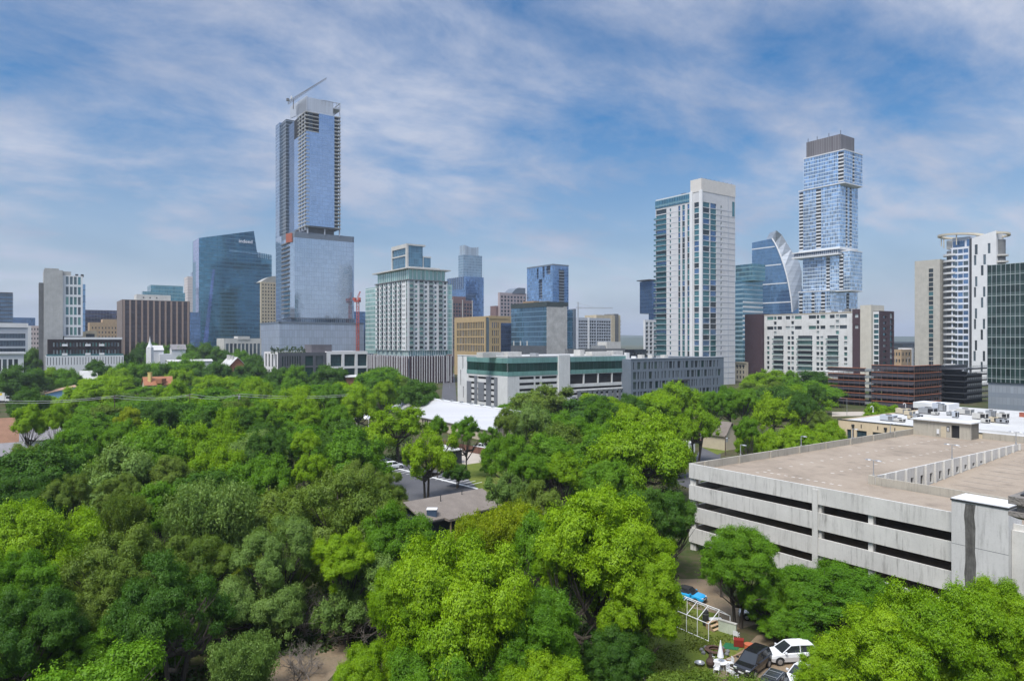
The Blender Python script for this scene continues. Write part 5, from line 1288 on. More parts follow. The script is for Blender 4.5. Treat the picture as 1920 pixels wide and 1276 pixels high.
m = MB(); m.box(Fc, -.26, 38, lo - .2, ZD + 1.0, -.28, 0); g.part('barrier_wall', m, M_gp)
m = MB(); m.box(Fc, -.55, .25, ZD, ZD + 1.12, -.55, .25); g.part('barrier_pier', m, M_gp)
for k in range(9):
    m = MB(); b = 3 + k * 8.0; q = Face(GC + gR * b + gd * .28, gR, gd, 1); m.box(q, 0, .45, ZD, ZT + .02, .01, .22); g.part('parapet_pier', m, M_gp)
Fe = Face(GC + gR * 70.7, gd, -gR, 58)
m = MB(); m.box(Fe, 11, 58, 0, ZT + .1, -.3, 0); g.part('end_parapet', m, M_gp)
# stall marks
def mark(a, b, s=.35, l=.5):
    m = MB(); z = ZD + .006; P = [gp(a, b), gp(a + l, b), gp(a + l, b + s), gp(a, b + s)]; m.quad([(p[0], p[1], z) for p in P[::-1]] if False else [(p[0], p[1], z) for p in P]); return m
mk = []
for k in range(22):
    mk.append(mark(6.2, 4 + k * 2.75)); mk.append(mark(12.6, 15 + k * 2.4))
    if k % 2: mk.append(mark(6.0 + k * .55, 8.0))
g.many('stall_mark', mk, plain('faded_white_paint', (.55, .50, .44), .8, .15, 2))
ml = []
for k in range(14):
    b = 15 + k * 3.0; z = lo + (hi - lo) * ((b - bB) / (61 - bB)) + .02; m = MB(); P = [gp(aB + 2.2, b), gp(aB + 7.5, b), gp(aB + 7.5, b + .12), gp(aB + 2.2, b + .12)]; m.quad([(p[0], p[1], z + .01) for p in P]); ml.append(m)
g.many('ramp_line', ml, plain('faded_line_paint', (.45, .40, .34), .8, .15, 2))
# stair tower on the front
Ft = Face(Ffr.p(0, 0, 1.2)[:2], gd, -gR, 60); zT = zat(932, Ft.D(1784)) 
m = MB(); m.box(Ft, aT0, aT1, 0, zT - .25, -3.3, 0); g.part('stair_tower', m, None or M_gtow)
m = MB(); m.box(Ft, aT0 - .08, aT1 + .08, zT - .25, zT - .08, -3.4, .08); g.part('tower_flashing', m, M_dmetal)
m = MB(); m.box(Ft, aT0 - .04, aT1 + .04, zT - .08, zT, -3.36, .04); g.part('tower_roof', m, M_white)
M_grime = plain('black_run_off_stain', (.10, .095, .085), .95, .25, .8)
def grime():
    m, t, b = newmat('run_off_stain'); uv = t.n('ShaderNodeUVMap', uv_map='m').outputs[0]; sp = t.n('ShaderNodeSeparateXYZ'); t.link(uv, sp.inputs[0])
    n = t.noise(t.scale(uv, 3.0, .35, 1), 1.0, 6, .7); n2 = t.noise(uv, 1.5, 4, .6)
    c = t.ramp(t.math('ADD', t.math('MULTIPLY', n, .7), t.math('MULTIPLY', n2, .3)), [(.38, (.05, .047, .042)), (.55, (.12, .115, .105)), (.75, (.30, .29, .27))])
    t.link(c, b.inputs['Base Color']); b.inputs['Roughness'].default_value = .95; return m
aS0, aS1 = Ft.at(1811), Ft.at(1827)
rg = random.Random(6); m = MB(); pts = [(aS0 + .1 + .25 * rg.random(), zT - .3)] 
L1, R1 = [], []
for k in range(13): z = (zT - .35) * (1 - k / 12.0); L1.append((aS0 - .12 + rg.uniform(-.12, .12), z)); R1.append((aS1 + .12 + rg.uniform(-.14, .12), z))
m.quad([Ft.p(a, z, .006) for a, z in L1 + R1[::-1]], L1 + R1[::-1]); g.part('water_stain', m, grime())
for zj in (zT - 4.6, zT - 9.4): m = MB(); m.box(Ft, aT0, aT1, zj, zj + .05, -.05, .004); g.part('panel_joint', m, M_dconc)
m = MB(); m.box(Ft, aT1 + .02, 58, 0, zT - 2.3, -6, -.75); g.part('rear_block', m, M_gw)
# rooftop stair hut at the far corner
hx = Face(GC + gR * 66.8 + gd * .3, gd, -gR, 10.2)
zh = ZD + 3.0
m = MB(); holes(m, hx, ZD, zh, [(6.9, 8.3, ZD + .1, ZD + 2.5)], .3); m.box(hx, 0, 10.2, ZD, zh - .01, -3.6, -.35); hl = Face(hx.p(10.2, 0, 0)[:2], gR, gd, 3.6); m.fquad(hl, 0, 3.6, ZD, zh); hr = Face(hx.p(0, 0, -3.6)[:2], -gR, -gd, 3.6); m.fquad(hr, 0, 3.6, ZD, zh)
g.part('stair_hut', m, M_gp)
m = MB(); m.box(hx, -.3, 10.5, zh, zh + .22, -3.9, .5); g.part('hut_roof', m, M_white_st)
m = MB(); m.fquad(hx, 6.92, 8.28, ZD + .02, ZD + 2.48, -.28); g.part('doorway', m, M_black)
m = MB(); m.box(hx, 5.1, 6.0, ZD + .02, ZD + 2.1, -.05, .04); g.part('door', m, M_beige)
m = MB(); m.box(hx, 6.1, 6.6, ZD + 1.2, ZD + 2.2, -.05, .05); g.part('sign_plate', m, M_dmetal)
m = MB(); m.box(hx, 6.18, 6.3, ZD + 1.3, ZD + 2.0, .04, .06); m.box(hx, 6.4, 6.5, ZD + 1.3, ZD + 2.0, .04, .06); g.part('sign_mark', m, M_white)
m = MB(); m.box(hx, 4.4, 4.8, ZD + .6, ZD + 1.5, -.05, .2); g.part('meter_box', m, M_white)

# ------------------------------------------------ lamps on the roof
def deck_lamp(x, y, z, arms, hgt, label, group, rot):
    t = T('deck_lamp', (x, y, z), label, 'lamp', group)
    m = MB(); m.tube((x, y, z), (x, y, z + hgt), .075, .06, 8); m.tube((x, y, z), (x, y, z + .25), .14, .14, 8); t.part('pole', m, M_metal)
    for s in arms:
        d = Vector((math.cos(rot), math.sin(rot), 0)) * s; p = Vector((x, y, z + hgt)); n_ = Vector((-d.y, d.x, 0)).normalized() if d.length else Vector((0, 1, 0))
        m = MB(); m.tube(p, p + d * .35 + Vector((0, 0, .05)), .04, n=6); t.part('arm', m, M_metal)
        m = MB(); a, b = p + d * .3, p + d * 1.05
        for (u0, u1, w0, w1, h0, h1) in ((0, .4, .12, .22, .05, .1), (.4, 1, .22, .10, .1, .04)):
            A, B = a.lerp(b, u0), a.lerp(b, u1); up = Vector((0, 0, 1))
            q = lambda c, w, h: [c - n_ * w - up * .04, c + n_ * w - up * .04, c + n_ * w * .7 + up * h, c - n_ * w * .7 + up * h]
            Qa, Qb = q(A, w0, h0), q(B, w1, h1)
            for i in range(4): j = (i + 1) % 4; m.quad([Qa[i], Qa[j], Qb[j], Qb[i]])
            m.quad(Qa[::-1]); m.quad(Qb)
        t.part('lamp_head', m, M_metal)
rA = math.atan2(gd.y, gd.x)
names = ['nearest the garage corner', 'second from the near corner', 'third from the near corner', 'fourth, nearest the stair hut', 'behind the hut']
for k, b in enumerate((11.4, 27.6, 43.8, 57.5)):
    q = gp(.35, b); deck_lamp(q[0], q[1], ZT, (1,), 1.7, 'single arm lamp on the left parapet, ' + names[k], 'lamps along the garage parapet', rA)
for (px, py), lb in (((1637, 893), 'double headed roof lamp at the near end of the ramp barrier'), ((1785, 860), 'double headed roof lamp midway along the ramp barrier'), ((1905, 838), 'double headed roof lamp at far end of ramp barrier')):
    a = Fb.at(px, -.13); a = max(0.3, min(Fb.W - .5, a)); q = Fb.p(a, 0, -.13); deck_lamp(q[0], q[1], ZD + .98, (1, -1), 2.1, lb, 'double lamps on the garage roof', rA)

# ------------------------------------------------ beige store with white roof and rooftop units
Ds = 201
t = Tower('beige_store', 'single storey beige store with wide white roof full of air units', 'store', 1704, 184, 1572, None, 0, rw=75, z=zat(785, Ds))
fl, zt = t.fl, t.z
M_stuc = plain('beige_stucco', (.62, .50, .34), .85, .05, .2, streak=.1)
m = MB(); rl = [(fl.at(1588), fl.at(1596), .8, zt - 2.6), (fl.at(1606), fl.at(1625), .8, zt - 2.6), (fl.at(1636), fl.at(1657), .8, zt - 2.6)]
fE = Face(fl.o, fl.u, fl.n, fl.W + 45); rl = holes(m, fE, 0, zt, rl, .4); m.fquad(t.br, 0, t.br.W, 0, zt); 
t.part('wall', m, M_stuc); t.panes(fE, rl, [curtain('store_glass', (.05, .09, .12), 1.6, 1.3, frame=(.03, .04, .05), fw=.12, lh=.1, metal=.4)], .4)
o = fE.o; P = [tuple(o), tuple(o + fE.u * fE.W), tuple(o + fE.u * fE.W + R_ * 75), tuple(o + R_ * 75)]
m = MB(); m.prism([tuple(v2(*p)) for p in [o + R_ * .3, o + fE.u * fE.W + R_ * .3, o + fE.u * fE.W + R_ * 75, o + R_ * 75]], zt - .8, zt - .35); t.part('roof', m, M_roofw)
m = MB(); m.box(fE, -.2, fE.W, zt, zt + .12, -.5, .15); t.part('parapet_coping', m, M_dmetal)
for px in (1600, 1661): m = MB(); a = fE.at(px); m.box(fE, a - .14, a + .14, .3, zt - 1.6, .02, .25); m.box(fE, a - .35, a + .35, zt - 1.6, zt - 1.0, .02, .45); t.part('downpipe', m, M_dmetal)
for px in (1615, 1646, 1678): m = MB(); a = fE.at(px); m.box(fE, a - .1, a + .1, zt - 1.8, zt - .8, .02, .12); t.part('wall_lamp', m, M_dmetal)
zr = zt - .35
def roofpt(px, py): D = (H - zr) * F / (py - HY); q = px2w(px, D); return q
q = roofpt(1755, 767); m = MB(); fW = Face(q - R_ * 0, -L_, -R_, 10)
b0, b1 = fW.at(1712), fW.at(1779); m.box(fW, b0, b1, zr, zr + 2.0, -8, 0); t.part('raised_parapet', m, M_white)
# second white roof at the right
m = MB(); q0 = roofpt(1822, 806); f3 = Face(q0, -L_, -R_, 40); m.box(f3, 0, 40, 0, zr + .5, -12, 0); t.part('lower_wing', m, M_roofw)
units = [(1690, 776, 3.6, 1.8), (1662, 789, 3.8, 1.7), (1684, 791, 2.6, 1.0), (1703, 779, 2.6, 1.5), (1706, 786, 1.6, 1.1), (1718, 787, 2.4, 1.6), (1736, 776, 4.6, 2.0), (1757, 770, 3.0, 2.6), (1766, 771, 1.8, 2.2),
         (1780, 779, 1.8, 1.2), (1790, 783, 1.6, 1.9), (1806, 777, 4.2, 1.8), (1835, 786, 3.6, 1.9), (1856, 783, 2.4, 2.2), (1862, 792, 2.2, 1.6), (1876, 784, 3.2, 1.6), (1873, 793, 1.6, 1.3), (1884, 794, 1.4, 1.2), (1846, 793, 2.0, 1.3), (1752, 778, 2.0, 1.0)]
ulab = ['big pale unit far left under the raised parapet', 'double louvred unit at the left front roof edge', 'low dark unit beside the left front unit', 'pale unit in the left middle of the roof', 'small dark cube unit left of the stair hut', 'upright fan unit just left of the stair hut', 'long pale unit above the stair hut', 'tallest pale unit at the raised parapet', 'dark twin fan unit at the raised parapet end', 'small dark unit right above the stair hut', 'white upright unit right of the stair hut', 'long grey unit with dark end in the roof centre', 'wide pale unit right of centre', 'dark tall unit right of centre', 'grey unit below the dark tall unit', 'long pale unit toward the right', 'dark cube unit near the right', 'small dark unit furthest right', 'low cluster unit by the beige recess', 'low white unit behind the stair hut']
rg = random.Random(12)
for (px, py, w_, h_), lb in zip(units, ulab):
    q = roofpt(px, py); u = T('rooftop_unit', (q.x, q.y, zr), lb + ' of the beige store', 'air conditioner', 'air units on the store roof')
    f = Face(q - (-L_) * (w_ / 2), -L_, -R_, w_); f2_ = Face(q + (-L_) * (w_ / 2), R_, -L_, w_ * .7)
    col = rg.choice([M_pale, M_metal, M_lgrey, M_beige]); m = MB(); m.box(f, 0, w_, zr + .25, zr + h_, -w_ * .7, 0); u.part('cabinet', m, col)
    m = MB(); m.box(f, .1, w_ - .1, zr, zr + .25, -w_ * .6, -.1); u.part('base', m, M_dmetal)
    m = MB(); m.box(f, w_ * .62, w_ * .95, zr + .4, zr + h_ - .2, -.02, .03); m.box(f2_, .15, w_ * .55, zr + .4, zr + h_ - .2, -.02, .03); u.part('louvre', m, M_dconc if rg.random() < .5 else M_black)
    c = q + R_ * (w_ * .35); m = MB(); m.lathe([(.0, zr + h_ + .18), (w_ * .2, zr + h_ + .18), (w_ * .22, zr + h_ + .01)], (c.x, c.y), 12); u.part('fan_cowl', m, M_dmetal)
q = roofpt(1911, 781); u = T('roof_tarp', (q.x, q.y, zr), 'orange covered box at the right end of the store roof', 'box'); f = Face(q, -L_, -R_, 2.2); m = MB(); m.box(f, 0, 2.2, zr, zr + 1.2, -1.6, 0); u.part('body', m, M_orange); m = MB(); m.box(f, -.1, 2.3, zr + 1.2, zr + 1.3, -1.7, .1); u.part('lid', m, M_orange)
for px, py in ((1637, 772), (1698, 766)):
    q = roofpt(px, py); u = T('vent_pipe', (q.x, q.y, zr), 'white hooked vent pipe on the store roof ' + ('at its left edge' if px < 1650 else 'by the raised parapet'), 'vent pipe', 'hooked vents on the store roof')
    m = MB(); m.path([(q.x, q.y, zr), (q.x, q.y, zr + 1.6), (q.x - .3, q.y, zr + 1.9), (q.x - .7, q.y, zr + 1.8), (q.x - .8, q.y, zr + 1.4)], [.12] * 5, 8); u.part('pipe', m, M_white); m = MB(); m.lathe([(.3, zr), (.14, zr + .3)], (q.x, q.y), 10); u.part('flashing', m, M_metal)

# ------------------------------------------------ stone pier with dark post at the right edge, close to the viewer
Dp = 9.0
pc = px2w(1890, Dp); zc = zat(925, Dp) - .03
t = T('stone_pier', (pc.x, pc.y, 0), 'moulded grey stone pier top cut off by the right edge of the photo', 'pier')
M_stn = plain('weathered_stone', (.24, .22, .20), .95, .14, 3, bump=.6)
def course(nm, i0, z0, z1, i1=None):
    i1 = i0 if i1 is None else i1; c = lambda a, b, i: pc + (-L_) * (i if a == 0 else 1.3 - i) + R_ * (i if b == 0 else 1.0 - i); m = MB(); k = ((0, 0), (1, 0), (1, 1), (0, 1))
    A = [(*c(a, b, i0), z0) for a, b in k]; B = [(*c(a, b, i1), z1) for a, b in k]
    for i in range(4): j = (i + 1) % 4; m.quad([A[i], A[j], B[j], B[i]])
    m.quad(A[::-1]); m.quad(B); t.part(nm, m, M_stn)
course('cap', 0, zc - .10, zc); course('neck', .075, zc - .20, zc - .10); course('moulding', 0.0, zc - .255, zc - .20); course('lower_moulding', .09, zc - .30, zc - .255, .01); course('shaft', .30, 0, zc - .30)
f = Face(pc + (-L_) * .13 + R_ * .16, -L_, -R_, .3)
t = T('steel_post', f.p(0, zc), 'dark steel post standing on the stone pier at the right edge', 'post')
m = MB(); m.box(f, 0, .1, zc, zat(640, Dp), -.1, 0); t.part('post', m, plain('navy_black_steel', (.012, .014, .025), .4, .05)); m = MB(); m.box(f, -.035, .14, zc, zc + .025, -.14, .03); t.part('base_plate', m, M_dmetal)
# ================================================================== houses among the trees
def house(name, label, px, D, wr, ll, ze, zr, wallm, roofm, ridge='L', rp=.5, over=.5, wl=(), wr_=(), cat='house', zb=0, base=None):
    """gabled house: near corner at photo column px and depth D, wr metres along R_, ll along L_; ridge runs along L_ or R_"""
    C = px2w(px, D) if base is None else base
    t = T(name, (C.x, C.y, zb), label, cat); fl = Face(C + L_ * ll, -L_, -R_, ll); fr = Face(C, R_, -L_, wr)
    m = MB(); rl = holes(m, fl, zb, ze, wl, .15); rr = holes(m, fr, zb, ze, wr_, .15)
    b1, b2 = Face(C + R_ * wr, L_, R_, ll), Face(C + R_ * wr + L_ * ll, -R_, L_, wr); m.fquad(b1, 0, ll, zb, ze); m.fquad(b2, 0, wr, zb, ze)
    if ridge == 'L':
        for f, s in ((fr, rp), (b2, 1 - rp)): m.quad([f.p(0, ze), f.p(wr, ze), f.p(wr * s, zr)])
        P = lambda a, b, z: (*(C + R_ * a + L_ * b), z); sl = (zr - ze)
        A = [(-over, ze - sl * over / max(.1, rp * wr)), (wr * rp, zr), (wr + over, ze - sl * over / max(.1, (1 - rp) * wr))]
        mk = lambda i: [P(A[i][0], -over, A[i][1]), P(A[i + 1][0], -over, A[i + 1][1]), P(A[i + 1][0], ll + over, A[i + 1][1]), P(A[i][0], ll + over, A[i][1])]
    else:
        for f, s in ((fl, 1 - rp), (b1, rp)): m.quad([f.p(0, ze), f.p(ll, ze), f.p(ll * s, zr)])
        P = lambda a, b, z: (*(C + R_ * b + L_ * a), z); sl = (zr - ze)
        A = [(-over, ze - sl * over / max(.1, rp * ll)), (ll * rp, zr), (ll + over, ze - sl * over / max(.1, (1 - rp) * ll))]
        mk = lambda i: [P(A[i][0], -over, A[i][1]), P(A[i][0], wr + over, A[i][1]), P(A[i + 1][0], wr + over, A[i + 1][1]), P(A[i + 1][0], -over, A[i + 1][1])]
    t.part('wall', m, wallm)
    m = MB(); up = Vector((0, 0, .22))
    for i in (0, 1):
        q = [Vector(v) for v in mk(i)]; lo, hi = [v + Vector((0, 0, .03)) for v in q], [v + up for v in q]
        m.quad(hi); m.quad(lo[::-1])
        for k in range(4): j = (k + 1) % 4; m.quad([lo[k], lo[j], hi[j], hi[k]])
    t.part('roof', m, roofm)
    for f, rs in ((fl, rl), (fr, rr)):
        for a, b, c, d in rs: m = MB(); m.fquad(f, a, b, c, d, -.12); t.part('window', m, G_dark)
    t.fl, t.fr, t.C = fl, fr, C; t.ze, t.zr = ze, zr
    return t
def chimney(t, C, w, z0, z1, mat):
    m = MB(); m.abox(C.x - w / 2, C.x + w / 2, C.y - w / 2, C.y + w / 2, z0, z1); m.abox(C.x - w * .6, C.x + w * .6, C.y - w * .6, C.y + w * .6, z1, z1 + .25); t.part('chimney', m, mat)
def shingle(name, col):
    m, t, b = newmat(name); co = t.n('ShaderNodeTexCoord').outputs['Object']
    n1 = t.noise(co, .5, 5, .6); n2 = t.noise(co, 7, 3, .7); f = t.math('ADD', t.math('MULTIPLY', n1, .45), t.math('MULTIPLY', n2, .55))
    t.link(t.ramp(f, [(.3, tuple(c * .72 for c in col)), (.7, tuple(c * 1.25 for c in col))]), b.inputs['Base Color']); b.inputs['Roughness'].default_value = .95; b.inputs['Specular IOR Level'].default_value = .15
    return m
R_tan, R_grey, R_brn, R_or = shingle('tan_shingle', (.36, .24, .17)), shingle('grey_shingle', (.23, .22, .225)), shingle('brown_shingle', (.26, .15, .10)), shingle('orange_tile', (.33, .15, .085))
R_tp = shingle('taupe_shingle', (.20, .172, .148))
M_blue = plain('pale_blue_siding', (.22, .40, .62), .7, .04, .4); M_navy = plain('navy_siding', (.018, .026, .045), .75, .08, .5); M_rbrick = plain('red_brick', (.34, .14, .085), .9, .1, .8)
house('blue_house', 'pale blue house with long tan shingle roof among the trees at far left', 86, 322, 14, 15, 4.9, 7.6, M_blue, R_tan, 'L', .88)
t = house('tiled_house', 'house with orange tile roof, yellow chimney and dormer between the trees', 272, 300, 11, 9, 10.4, 13.6, M_beige, R_or, 'R', .5)
chimney(t, px2w(281, 303), 1.3, 11, 15.6, plain('yellow_stucco', (.62, .47, .18), .8, .05)); q = px2w(302, 304); m = MB(); m.abox(q.x - 1.3, q.x + 1.3, q.y - 2, q.y + 2, 11, 13.1); t.part('dormer', m, R_or)
t = house('grey_roof_house', 'house with plain grey shingle roof and roof vents near the left edge', 40, 181, 12.5, 9, 3.4, 6.0, M_white, R_grey, 'R', .55)
for k in (3.4, 4.0, 8.8): 
    q = t.C + R_ * k + L_ * (3.3 if k != 4.0 else 2.2); m = MB(); m.lathe([(0, 6.4), (.28, 6.25), (.2, 4.6)], (q.x, q.y), 8); t.part('roof_vent', m, M_wmetal)
house('brown_roof_house', 'brown shingle roofed house cut off by the left edge', -14, 196, 9, 9, 3.8, 7.0, M_white, R_brn, 'R', .5)
house('brown_roof_house', 'lower brown gabled roof in front of the other brown one at left edge', -16, 178, 7.5, 6, 3.2, 5.6, M_white, R_brn, 'R', .5)
house('trailer_house', 'long low white roofed cabin behind trees left of the blue house', 25, 392, 8.5, 7, 4.2, 7.4, M_white, M_roofw, 'R', .4)
t = house('brick_mansion', 'red brick mansion with white hipped metal roof and chimneys', 432, 398, 8, 22, 15.8, 20.0, M_rbrick, M_roofw, 'L', .5, .8, [(2, 3, 11, 14), (6, 7, 11, 14), (10, 11, 11, 14)], [(2, 3.2, 11, 14), (5, 6.2, 11, 14)])
for k in (5, 12, 17): chimney(t, t.C + R_ * 2.5 + L_ * k, 1.0, 16, 21.0, M_pale)
house('low_building', 'long flat pale roof between the church and the brick mansion', 315, 430, 26, 8, 16.6, 17.6, M_white, M_roofw, 'R', .5, cat='building')
house('cottage', 'small grey hip roofed house behind the church', 322, 480, 9, 8, 23.8, 27, M_white, R_grey, 'R', .5)
house('metal_roof_house', 'house with bright white metal roof glimpsed below the black podium', 152, 352, 7, 8, 10.2, 14.0, M_lgrey, M_roofw, 'R', .6)
house('white_cottage', 'white cottage glimpsed through leaves at the far left edge', -8, 146, 4.5, 6, 5.4, 7.4, M_white, R_grey, 'R', .5)
house('shed_house', 'small grey roofed house between the trees left of the white canopy', 540, 236, 7, 6, 6.0, 8.6, M_pale, R_tp, 'R', .5)
house('pavilion', 'small red walled pavilion with white roof below the low white office', 650, 345, 6, 6, 11.5, 12.2, M_rbrick, M_roofw, 'R', .5, .8, cat='building')
# church with steeple
C = px2w(276, 450)
t = house('church', 'white church with pointed steeple rising above the trees', 280, 452, 8.5, 12, 23.5, 26.5, M_white, M_roofw, 'R', .5, .3, cat='church')
q = px2w(281, 446); m = MB(); m.abox(q.x - 1.6, q.x + 1.6, q.y - 1.6, q.y + 1.6, 0, 25.5); t.part('tower', m, M_white)
m = MB(); m.lathe([(1.9, 25.5), (1.0, 27.5), (.5, 29.5), (0, 33.0)], (q.x, q.y), 8); t.part('spire', m, M_white)
m = MB(); m.box(t.fr, t.fr.W * .7, t.fr.W + 5, 0, 21, -8, 1.2); t.part('annex', m, M_white)

# white warehouse, its fence, dark shed, parked pickup
q0 = px2w(780, 262)
M_seam = curtain('seamed_white_metal', (.47, .47, .48), .9, 60, frame=(.36, .36, .37), fw=.10, lh=0, metal=0.0, rough=.5, var=.06, big=.10)
t = house('warehouse', 'long white metal roofed warehouse with beige walls in the middle of the trees', 0, 0, 20, 72, 3.6, 8.2, plain('cream_metal_siding', (.52, .44, .34), .7, .05), M_seam, 'L', .5, .6, [(28, 29, 1.2, 2.8), (29.6, 30.6, 1.2, 2.8), (31.2, 32.2, 1.2, 2.8)], base=q0 - L_ * 68 - R_ * 10)
m = MB(); fz = Face(t.C + L_ * 66 + R_ * 10, -L_, -R_, 66); m.box(fz, -.5, 66.5, 8.1, 8.65, -.8, .5); t.part('ridge_cap', m, M_white)
for k in range(9): m = MB(); m.box(fz, 5 + k * 6.5, 6.2 + k * 6.5, 8.65, 9.1, -.5, .3); t.part('ridge_vent', m, M_metal)
t = Tower('shed', 'black walled flat shed with white roof beside the driveway', 'shed', 829, 164, 824, 866, 0, lw=9, z=3.3)
m = MB(); m.prism(t.foot(), 0, 3.2); t.part('wall', m, plain('black_siding', (.03, .034, .042), .7, .08, .6)); m = MB(); m.prism(t.foot(-.25), 3.2, 3.42); t.part('roof', m, M_roofw)
a, b = ground(832, 838), ground(910, 853.5); u_ = v2(b.x - a.x, b.y - a.y); ff = Face((a.x, a.y), u_, (-u_.y, u_.x) if False else (u_.y, -u_.x), u_.length)
t = T('board_fence', (a.x, a.y, 0), 'reddish brown board fence below the white warehouse', 'fence')
M_fb = plain('red_brown_boards', (.17, .085, .06), .9, .12, 1.2)
n = int(ff.W / 2.4); brd = []
for k in range(n):
    m = MB(); 
    for i in range(8): w_ = ff.W / n / 8; m.box(ff, ff.W * k / n + i * w_ + .01, ff.W * k / n + (i + 1) * w_ - .01, .1, 1.9, -.03, 0)
    brd.append(m)
t.many('board_panel', brd, M_fb)
for k in range(n + 1): m = MB(); m.box(ff, ff.W * k / n - .06, ff.W * k / n + .06, 0, 2.0, .002, .1); t.part('post', m, M_dwood)
# dark walled house by the parking lot
def dirhouse():
    hu = v2(.76, .65).normalized(); hn = v2(hu.y, -hu.x)
    o = px2w(829, 105); f = Face(o, hu, hn, 15)
    t = T('dark_house', (o.x, o.y, 0), 'low dark walled house with broad taupe shingle roof beside the parking lot', 'house')
    w_ = f.at(935); m = MB(); rs = holes(m, f, 0, 2.75, [(w_ * .45, w_ * .62, .9, 2.3), (w_ * .72, w_ * .9, .1, 2.4)], .25, -3.2, w_); m.box(f, -3.2, w_, 0, 2.74, -9, -.3); t.part('wall', m, M_navy)
    for a, b, c, d in rs: m = MB(); m.fquad(f, a, b, c, d, -.2); t.part('window', m, G_dark)
    m = MB(); P = lambda a, d, z: Vector(f.p(a, z, d)); up = Vector((0, 0, .2))
    for q in ([P(-3.8, .9, 2.75), P(w_ + .6, .9, 2.75), P(w_ + .6, -5.2, 4.6), P(-3.8, -5.2, 4.6)], [P(-3.8, -5.2, 4.6), P(w_ + .6, -5.2, 4.6), P(w_ + .6, -10.5, 3.0), P(-3.8, -10.5, 3.0)]):
        m.quad([v + up for v in q]); m.quad(q[::-1])
        for k in range(4): j = (k + 1) % 4; m.quad([q[k], q[j], q[j] + up, q[k] + up])
    t.part('roof', m, R_tp)
    m = MB(); m.box(f, -.2, 5.2, 2.62, 2.98, -.3, 2.2); t.part('porch_roof', m, R_tp)
    for k in (.2, 4.7): m = MB(); m.box(f, k, k + .18, 0, 2.62, 1.8, 1.98); t.part('porch_post', m, M_wood)
    m = MB(); m.box(f, -3.9, w_ + .7, 2.6, 2.78, .86, 1.0); t.part('gutter', m, M_dmetal)
    for a, d in ((7, -4.4), (2.2, -3.6)): 
        m = MB(); q = f.p(a, 0, d); m.tube((q[0], q[1], 3.4), (q[0], q[1], 5.3), .07, n=8); t.part('vent_pipe', m, M_dmetal)
    q = px2w(810, 104.5); u = T('cooling_unit', (q.x, q.y, 3.0), 'white topped dark cooling unit on the taupe roof', 'air conditioner'); m = MB(); m.abox(q.x - .75, q.x + .75, q.y - .6, q.y + .6, 2.9, 4.2); u.part('cabinet', m, plain('navy_cabinet', (.05, .08, .13), .5, .05)); m = MB(); m.abox(q.x - .8, q.x + .8, q.y - .65, q.y + .65, 4.2, 4.32); u.part('lid', m, M_white)
dirhouse()
house('side_street_house', 'beige house with pale gable roof behind trees by the side street', 1360, 186, 4.5, 8, 4.4, 7.4, M_beige, R_tp, 'L', .5)
t = house('white_shed', 'small white boxy shed at the side street', 1293, 182, 2.2, 3.0, 2.5, 2.6, M_white, M_roofw, 'R', .5, .1, cat='shed')
t = T('canopy_tent', (*px2w(680, 236), 0), 'white peaked canopy tent among the trees left of the warehouse', 'tent')
q = px2w(680, 236); M_tent = plain('white_tent_fabric', (.82, .82, .84), .8, .02)
m = MB(); A = [Vector((q.x + dx * 2.6, q.y + dy * 2.6, 3.4)) for dx, dy in ((-1, -1), (1, -1), (1, 1), (-1, 1))]; ap_ = Vector((q.x - .4, q.y, 5.8))
for k in range(4): m.quad([A[k], A[(k + 1) % 4], ap_]); m.quad([A[k] - Vector((0, 0, .4)), A[(k + 1) % 4] - Vector((0, 0, .4)), A[(k + 1) % 4], A[k]])
t.part('canopy', m, M_tent)
for v in A: m = MB(); m.tube((v.x, v.y, 0), v, .06); t.part('leg', m, M_wmetal)

# ================================================================== poles and wires
def pole(px, D, z1, label, name='utility_pole', arms=(0.5,), can=False, lampdir=0, mat=None, r=.14, cat='utility pole', lamp_z=None):
    q = px2w(px, D); t = T(name, (q.x, q.y, 0), label, cat)
    m = MB(); m.tube((q.x, q.y, 0), (q.x, q.y, z1), r, r * .75, 8); t.part('pole', m, mat or M_dwood)
    for a in arms: m = MB(); m.abox(q.x - 1.1, q.x + 1.1, q.y - .06, q.y + .06, z1 - a - .07, z1 - a + .07); t.part('crossarm', m, M_dwood)
    if can: m = MB(); m.lathe([(0, z1 - 1.6), (.3, z1 - 1.6), (.3, z1 - .6), (.2, z1 - .5), (0, z1 - .5)], (q.x + .35, q.y - .1), 12); t.part('transformer', m, M_metal)
    if lampdir:
        zl = lamp_z or z1 - .2; m = MB(); m.path([(q.x, q.y, zl), (q.x + lampdir * 1.0, q.y, zl + .35), (q.x + lampdir * 2.2, q.y, zl + .4)], [.06, .05, .04], 6); t.part('lamp_arm', m, M_metal)
        m = MB(); m.abox(min(q.x + lampdir * 2.1, q.x + lampdir * 2.9), max(q.x + lampdir * 2.1, q.x + lampdir * 2.9), q.y - .16, q.y + .16, zl + .34, zl + .52); t.part('lamp_head', m, M_metal)
    return q
pole(215, 195, 14.4, 'wooden utility pole in front of the trees at left'); pole(356, 205, 14.0, 'wooden utility pole standing right of the orange roofed house', arms=(.5, 1.2))
pole(447, 210, 13.6, 'utility pole with two crossarms left of centre', arms=(.3, 1.4), can=True); pole(26, 226, 9.4, 'dark utility pole with grey transformer beside the brown roofed house', can=True)
pole(-40, 190, 13.4, 'utility pole just outside the left edge carrying the wires'); pole(665, 220, 12.8, 'utility pole hidden among trees carrying the right end of the wires')
pole(1289, 165, 9.6, 'grey utility pole left of the small white shed', arms=()); pole(1311.5, 168, 7.2, 'street light pole with arm reaching left over the side street', 'street_lamp', (), lampdir=-1, cat='street lamp')
